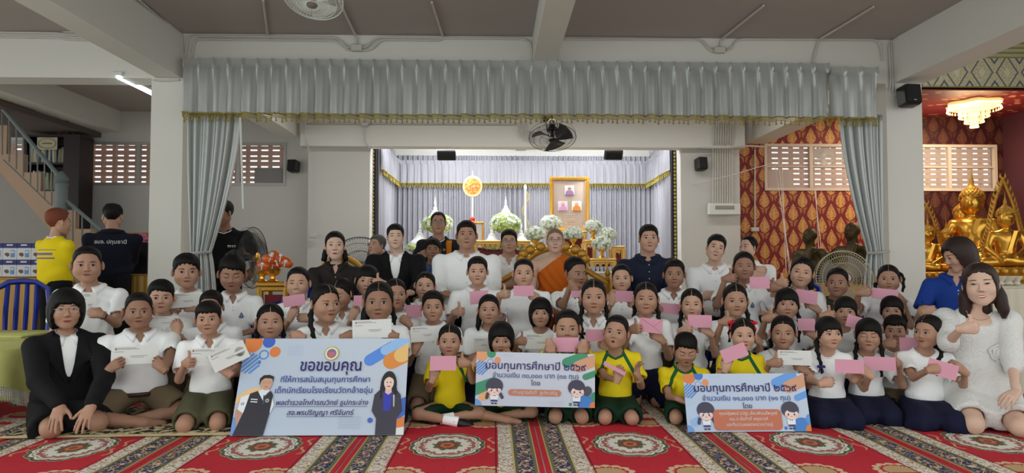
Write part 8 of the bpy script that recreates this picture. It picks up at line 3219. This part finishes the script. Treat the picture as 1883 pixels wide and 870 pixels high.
# ---- large thank-you board
tl, tr, bl, br = W(452, 622, 4.41), W(752, 624, 4.41), W(423, 803, 4.17), W(742, 799, 4.17)
bw_ = ((tr - tl).length + (br - bl).length) / 2
bh_ = ((tl - bl).length + (tr - br).length) / 2
B = Board(bw_, bh_, ((176, 194, 218), (196, 206, 222)))
B.poly([(0, .82), (.055, .80), (.06, 1), (0, 1)], LB)
B.poly([(0, .62), (.06, .54), (.16, .50), (.10, .60), (0, .68)], (236, 196, 140))
B.circ(.045, .045, .062, OR)
B.circ(.145, .035, .038, BL)
B.circ(.19, .145, .033, OR)
B.circ(.125, .175, .030, (80, 140, 214))
B.circ(.125, .175, .022, (186, 204, 226))
B.circ(.103, .255, .011, BL)
B.stripes(.045, .265, .060, (96, 146, 214), 6)
B.pill(.77, .235, .90, .09, .036, (88, 140, 226))
B.pill(.86, .13, 1.0, -.02, .030, (150, 190, 236))
B.pill(.90, .245, 1.02, .14, .050, (222, 140, 66))
B.pill(.96, .18, 1.05, .10, .046, (232, 190, 120))
B.dots(.27, .08, 8, 6, .012, (150, 166, 200))
B.dots(.62, .82, 12, 7, .011, (140, 152, 190))
B.poly([(.95, .66), (1, .62), (1, .80), (.95, .86)], BL)
B.poly([(.93, .86), (1, .82), (1, 1), (.93, 1)], OR)
B.poly([(.93, .94), (1, .92), (1, 1), (.93, 1)], (226, 226, 230))
B.circ(.800, .855, .015, BL)
B.circ(.535, .165, .043, (196, 180, 60))
B.circ(.535, .165, .038, (240, 232, 190))
B.circ(.535, .165, .029, (130, 110, 160))
B.poly([(.515, .15), (.555, .15), (.55, .20), (.52, .20)], (196, 110, 120))
SHIFT = -.045
# printed man
B.poly([(.075, .62), (.115, .60), (.12, .74), (.10, .86), (.085, 1), (.055, .78)], (196, 150, 130))
B.poly([(.065, .74), (.075, .62), (.135, .58), (.13, .74), (.10, .78)], (230, 234, 240))
B.poly([(.255, .60), (.275, .70), (.26, .78), (.245, .76)], (230, 234, 240))
B.poly([(.125, .585), (.17, .555), (.205, .63), (.245, .555), (.262, .60), (.255, .78), (.235, 1.0), (.06, 1.0), (.105, .76)], (46, 44, 56))
B.poly([(.17, .56), (.20, .53), (.24, .55), (.215, .60), (.208, .66)], (226, 230, 238))
B.poly([(.205, .60), (.213, .60), (.216, .68), (.208, .70)], (60, 70, 130))
B.ell(.213, .475, .034, .044, (206, 160, 136))
B.poly([(.172, .50), (.170, .43), (.19, .395), (.225, .39), (.252, .41), (.252, .47), (.245, .43), (.20, .425), (.182, .45)], (40, 38, 44))
for s in (-1, 1):
 B.ell(.214 + s * .014, .470, .010, .006, (70, 60, 66))
 B.ell(.214 + s * .014, .470, .008, .0045, (214, 176, 154))
B.poly([(.203, .512), (.226, .512), (.222, .520), (.207, .520)], (160, 90, 86))
for i in range(2):
 B.poly([(.135, .635 + .025 * i), (.175, .640 + .025 * i), (.175, .650 + .025 * i), (.135, .645 + .025 * i)], (226, 228, 232))
B.circ(.232, .655, .011, (206, 206, 150))
B.circ(.232, .655, .007, (80, 120, 110))
B.text('ST', .092, .70, .020, (40, 60, 50), bold=.0004)
SHIFT = 0
# printed woman
B.ell(.895, .50, .048, .085, (38, 34, 40))
B.poly([(.815, .60), (.85, .54), (.895, .62), (.94, .54), (.97, .60), (.985, .76), (.955, .84), (.955, 1.0), (.835, 1.0), (.835, .84), (.805, .76)], (62, 60, 74))
B.poly([(.868, .575), (.92, .575), (.915, .76), (.872, .76)], (56, 60, 180))
B.poly([(.88, .50), (.912, .50), (.916, .575), (.896, .60), (.876, .575)], (226, 190, 176))
B.poly([(.853, .50), (.862, .62), (.85, .66), (.845, .52)], (34, 30, 36))
B.poly([(.94, .50), (.95, .58), (.935, .64), (.925, .54)], (34, 30, 36))
B.ell(.896, .474, .029, .043, (236, 206, 194))
B.poly([(.862, .47), (.868, .41), (.90, .392), (.93, .42), (.932, .47), (.915, .43), (.895, .415), (.878, .43)], (38, 34, 40))
for s in (-1, 1):
 B.ell(.896 + s * .010, .472, .005, .003, (60, 40, 44))
B.poly([(.884, .508), (.908, .508), (.903, .520), (.889, .520)], (190, 70, 80))
B.poly([(.925, .60), (.935, .60), (.937, .72), (.930, .72)], (190, 192, 200))
B.text('ขอขอบคุณ', .538, .350, .365, INK, bold=.0022, hk=1.15)
B.text('ที่ให้การสนับสนุนทุนการศึกษา', .515, .468, .53, INKB, bold=.0009)
B.text('เด็กนักเรียนโรงเรียนวัดกล้าชอุ่ม', .512, .580, .575, INKB, bold=.0009)
B.text('พลตำรวจโทคำรณวิทย์ ธูปกระจ่าง', .508, .702, .54, INK, slant=.18, bold=.0006, under=True)
B.text('สจ.พรปริญญา ศรีจันทร์', .505, .802, .385, INK, slant=.18, bold=.0006, under=True)
B.build('large blue thank-you board with a printed man and woman, standing on the floor', tl, tr, bl, br)
def small_board(label, tl, tr, bl, br, accent, l2, pill_lines):
 bw_ = ((tr - tl).length + (br - bl).length) / 2
 bh_ = ((tl - bl).length + (tr - br).length) / 2
 B = Board(bw_, bh_, ((184, 192, 212), (204, 208, 222)) if accent == GR else ((170, 192, 222), (196, 208, 228)))
 B.circ(.045, .05, .058, (226, 160, 116) if accent == GR else OR)
 B.circ(.125, .03, .038, accent)
 B.circ(.178, .155, .028, (226, 150, 104))
 B.circ(.118, .185, .026, (120, 150, 210))
 B.circ(.118, .185, .020, (190, 202, 224))
 B.stripes(.04, .30, .055, (92, 140, 210), 6)
 B.pill(.76, .17, .90, .05, .040, accent if accent == GR else (104, 160, 230))
 B.pill(.86, .24, 1.02, .10, .048, (214, 158, 126))
 B.pill(.92, .43, 1.04, .33, .026, accent if accent == GR else (104, 160, 230))
 B.pill(-.02, .72, .15, .58, .048, accent if accent == GR else (186, 206, 234))
 B.pill(.06, .84, .14, .76, .032, (232, 176, 120) if accent == GR else (150, 190, 236))
 B.circ(.0, 1.0, .055, LB)
 B.circ(.93, .93, .075, (66, 130, 206))
 B.circ(1.0, .98, .045, OR)
 B.circ(1.01, .80, .045, accent if accent == GR else (96, 150, 220))
 B.circ(.795, .945, .014, accent)
 B.dots(.62, .90, 12, 4, .010, (130, 136, 160), .0016)
 B.dots(.22, .04, 9, 3, .010, (150, 176, 210), .0016)
 if accent == GR:
  B.stripes(.935, .69, .038, (50, 56, 60), 7, rot=-.3)
 for (cx, girl) in ((.158, True), (.845, False)):
  HA, SK = (66, 62, 84), (240, 212, 204)
  k = .0
  if girl:
   B.pill(cx - .055, .78, cx - .062, .85, .013, HA)
   B.pill(cx + .052, .78, cx + .066, .84, .013, HA)
  B.poly([(cx - .035, .80), (cx + .035, .80), (cx + .03, .90), (cx - .03, .90)], (236, 238, 244))
  B.poly([(cx - .028, .885), (cx + .028, .885), (cx + .028, .92), (cx - .028, .92)], (60, 66, 130))
  B.poly([(cx - .024, .94), (cx - .003, .94), (cx - .003, .965), (cx - .024, .965)], (50, 50, 70))
  B.poly([(cx + .024, .94), (cx + .003, .94), (cx + .003, .965), (cx + .024, .965)], (50, 50, 70))
  B.ell(cx, .63, .072, .064, HA)
  B.ell(cx + (0 if girl else .008), .715, .055, .040, SK)
  if girl:
   B.poly([(cx - .066, .69), (cx - .060, .60), (cx + .060, .60), (cx + .066, .69), (cx + .03, .675), (cx + .02, .695), (cx + .008, .675), (cx - .02, .69), (cx - .03, .675)], HA)
  else:
   B.poly([(cx - .058, .70), (cx - .060, .60), (cx + .065, .60), (cx + .070, .70), (cx + .055, .66), (cx + .03, .685), (cx - .01, .67), (cx - .035, .62), (cx - .045, .68)], HA)
  for s in (-1, 1):
   B.ell(cx + s * .024 + (0 if girl else .006), .715, .0065, .008, (40, 34, 50))
   B.ell(cx + s * .036 + (0 if girl else .006), .742, .010, .005, (236, 150, 140))
  B.ell(cx + (0 if girl else .006), .745, .009, .005, (170, 70, 70), a0=0, a1=PI)
  B.poly([(cx - .012, .80), (cx, .81), (cx + .012, .80), (cx + .012, .82), (cx, .812), (cx - .012, .82)], (50, 50, 80))
 vt, vb = (.685, .80) if len(pill_lines) == 1 else (.635, .95)
 r_ = (vb - vt) / 2 * bh_ / bw_
 if len(pill_lines) == 1:
  B.pill(.30, (vt + vb) / 2, .69, (vt + vb) / 2, r_, (196, 124, 98))
 else:
  P = []
  for (cx, cz, a0) in ((.735, .70, -PI / 2), (.735, .90, 0), (.25, .90, PI / 2), (.25, .70, PI)):
   for t in np.linspace(a0, a0 + PI / 2, 7):
    P.append((cx + .035 * math.cos(t), cz + .035 * math.sin(t) * bw_ / bh_))
  B.poly(P, (196, 112, 84))
 for i, s in enumerate(pill_lines):
  B.text(s[0], .5, s[1], s[2], (240, 236, 232), bold=.0004)
 B.text('มอบทุนการศึกษาปี ๒๕๖๙', .50, .315, .84, INK, bold=.0011)
 B.text(l2, .50, .47, .72, (72, 104, 176), bold=.0005)
 B.text('โดย', .50, .605, .075, (52, 52, 90), bold=.0004)
 B.build(label, tl, tr, bl, br)
small_board('middle board with green and orange shapes and cartoon children, held above the knees', W(873, 646, 4.37), W(1092, 652, 4.37), W(874, 746, 4.33), W(1093, 750, 4.33), GR, 'จำนวนเงิน ๓๐,๐๐๐ บาท (๓๐ ทุน)', [('ท่านยุทธศักดิ์  ชูประเสริฐ', .77, .37)])
small_board('right board with blue and orange shapes and cartoon children, standing on the floor', W(1262, 688, 4.30), W(1486, 687, 4.30), W(1266, 795, 4.20), W(1491, 793, 4.20), (70, 120, 200), 'จำนวนเงิน ๑๑,๐๐๐ บาท (๑๑ ทุน)',
   [('คุณณัฐพงษ์ (ณัฐ) เลี้ยวพัฒนไพบูลย์', .715, .47), ('ผอ.เจ ธีรศักดิ์ พยุงวงศ์', .81, .31), ('และทีมงานคลองหลวงน่าอยู่', .905, .37)])
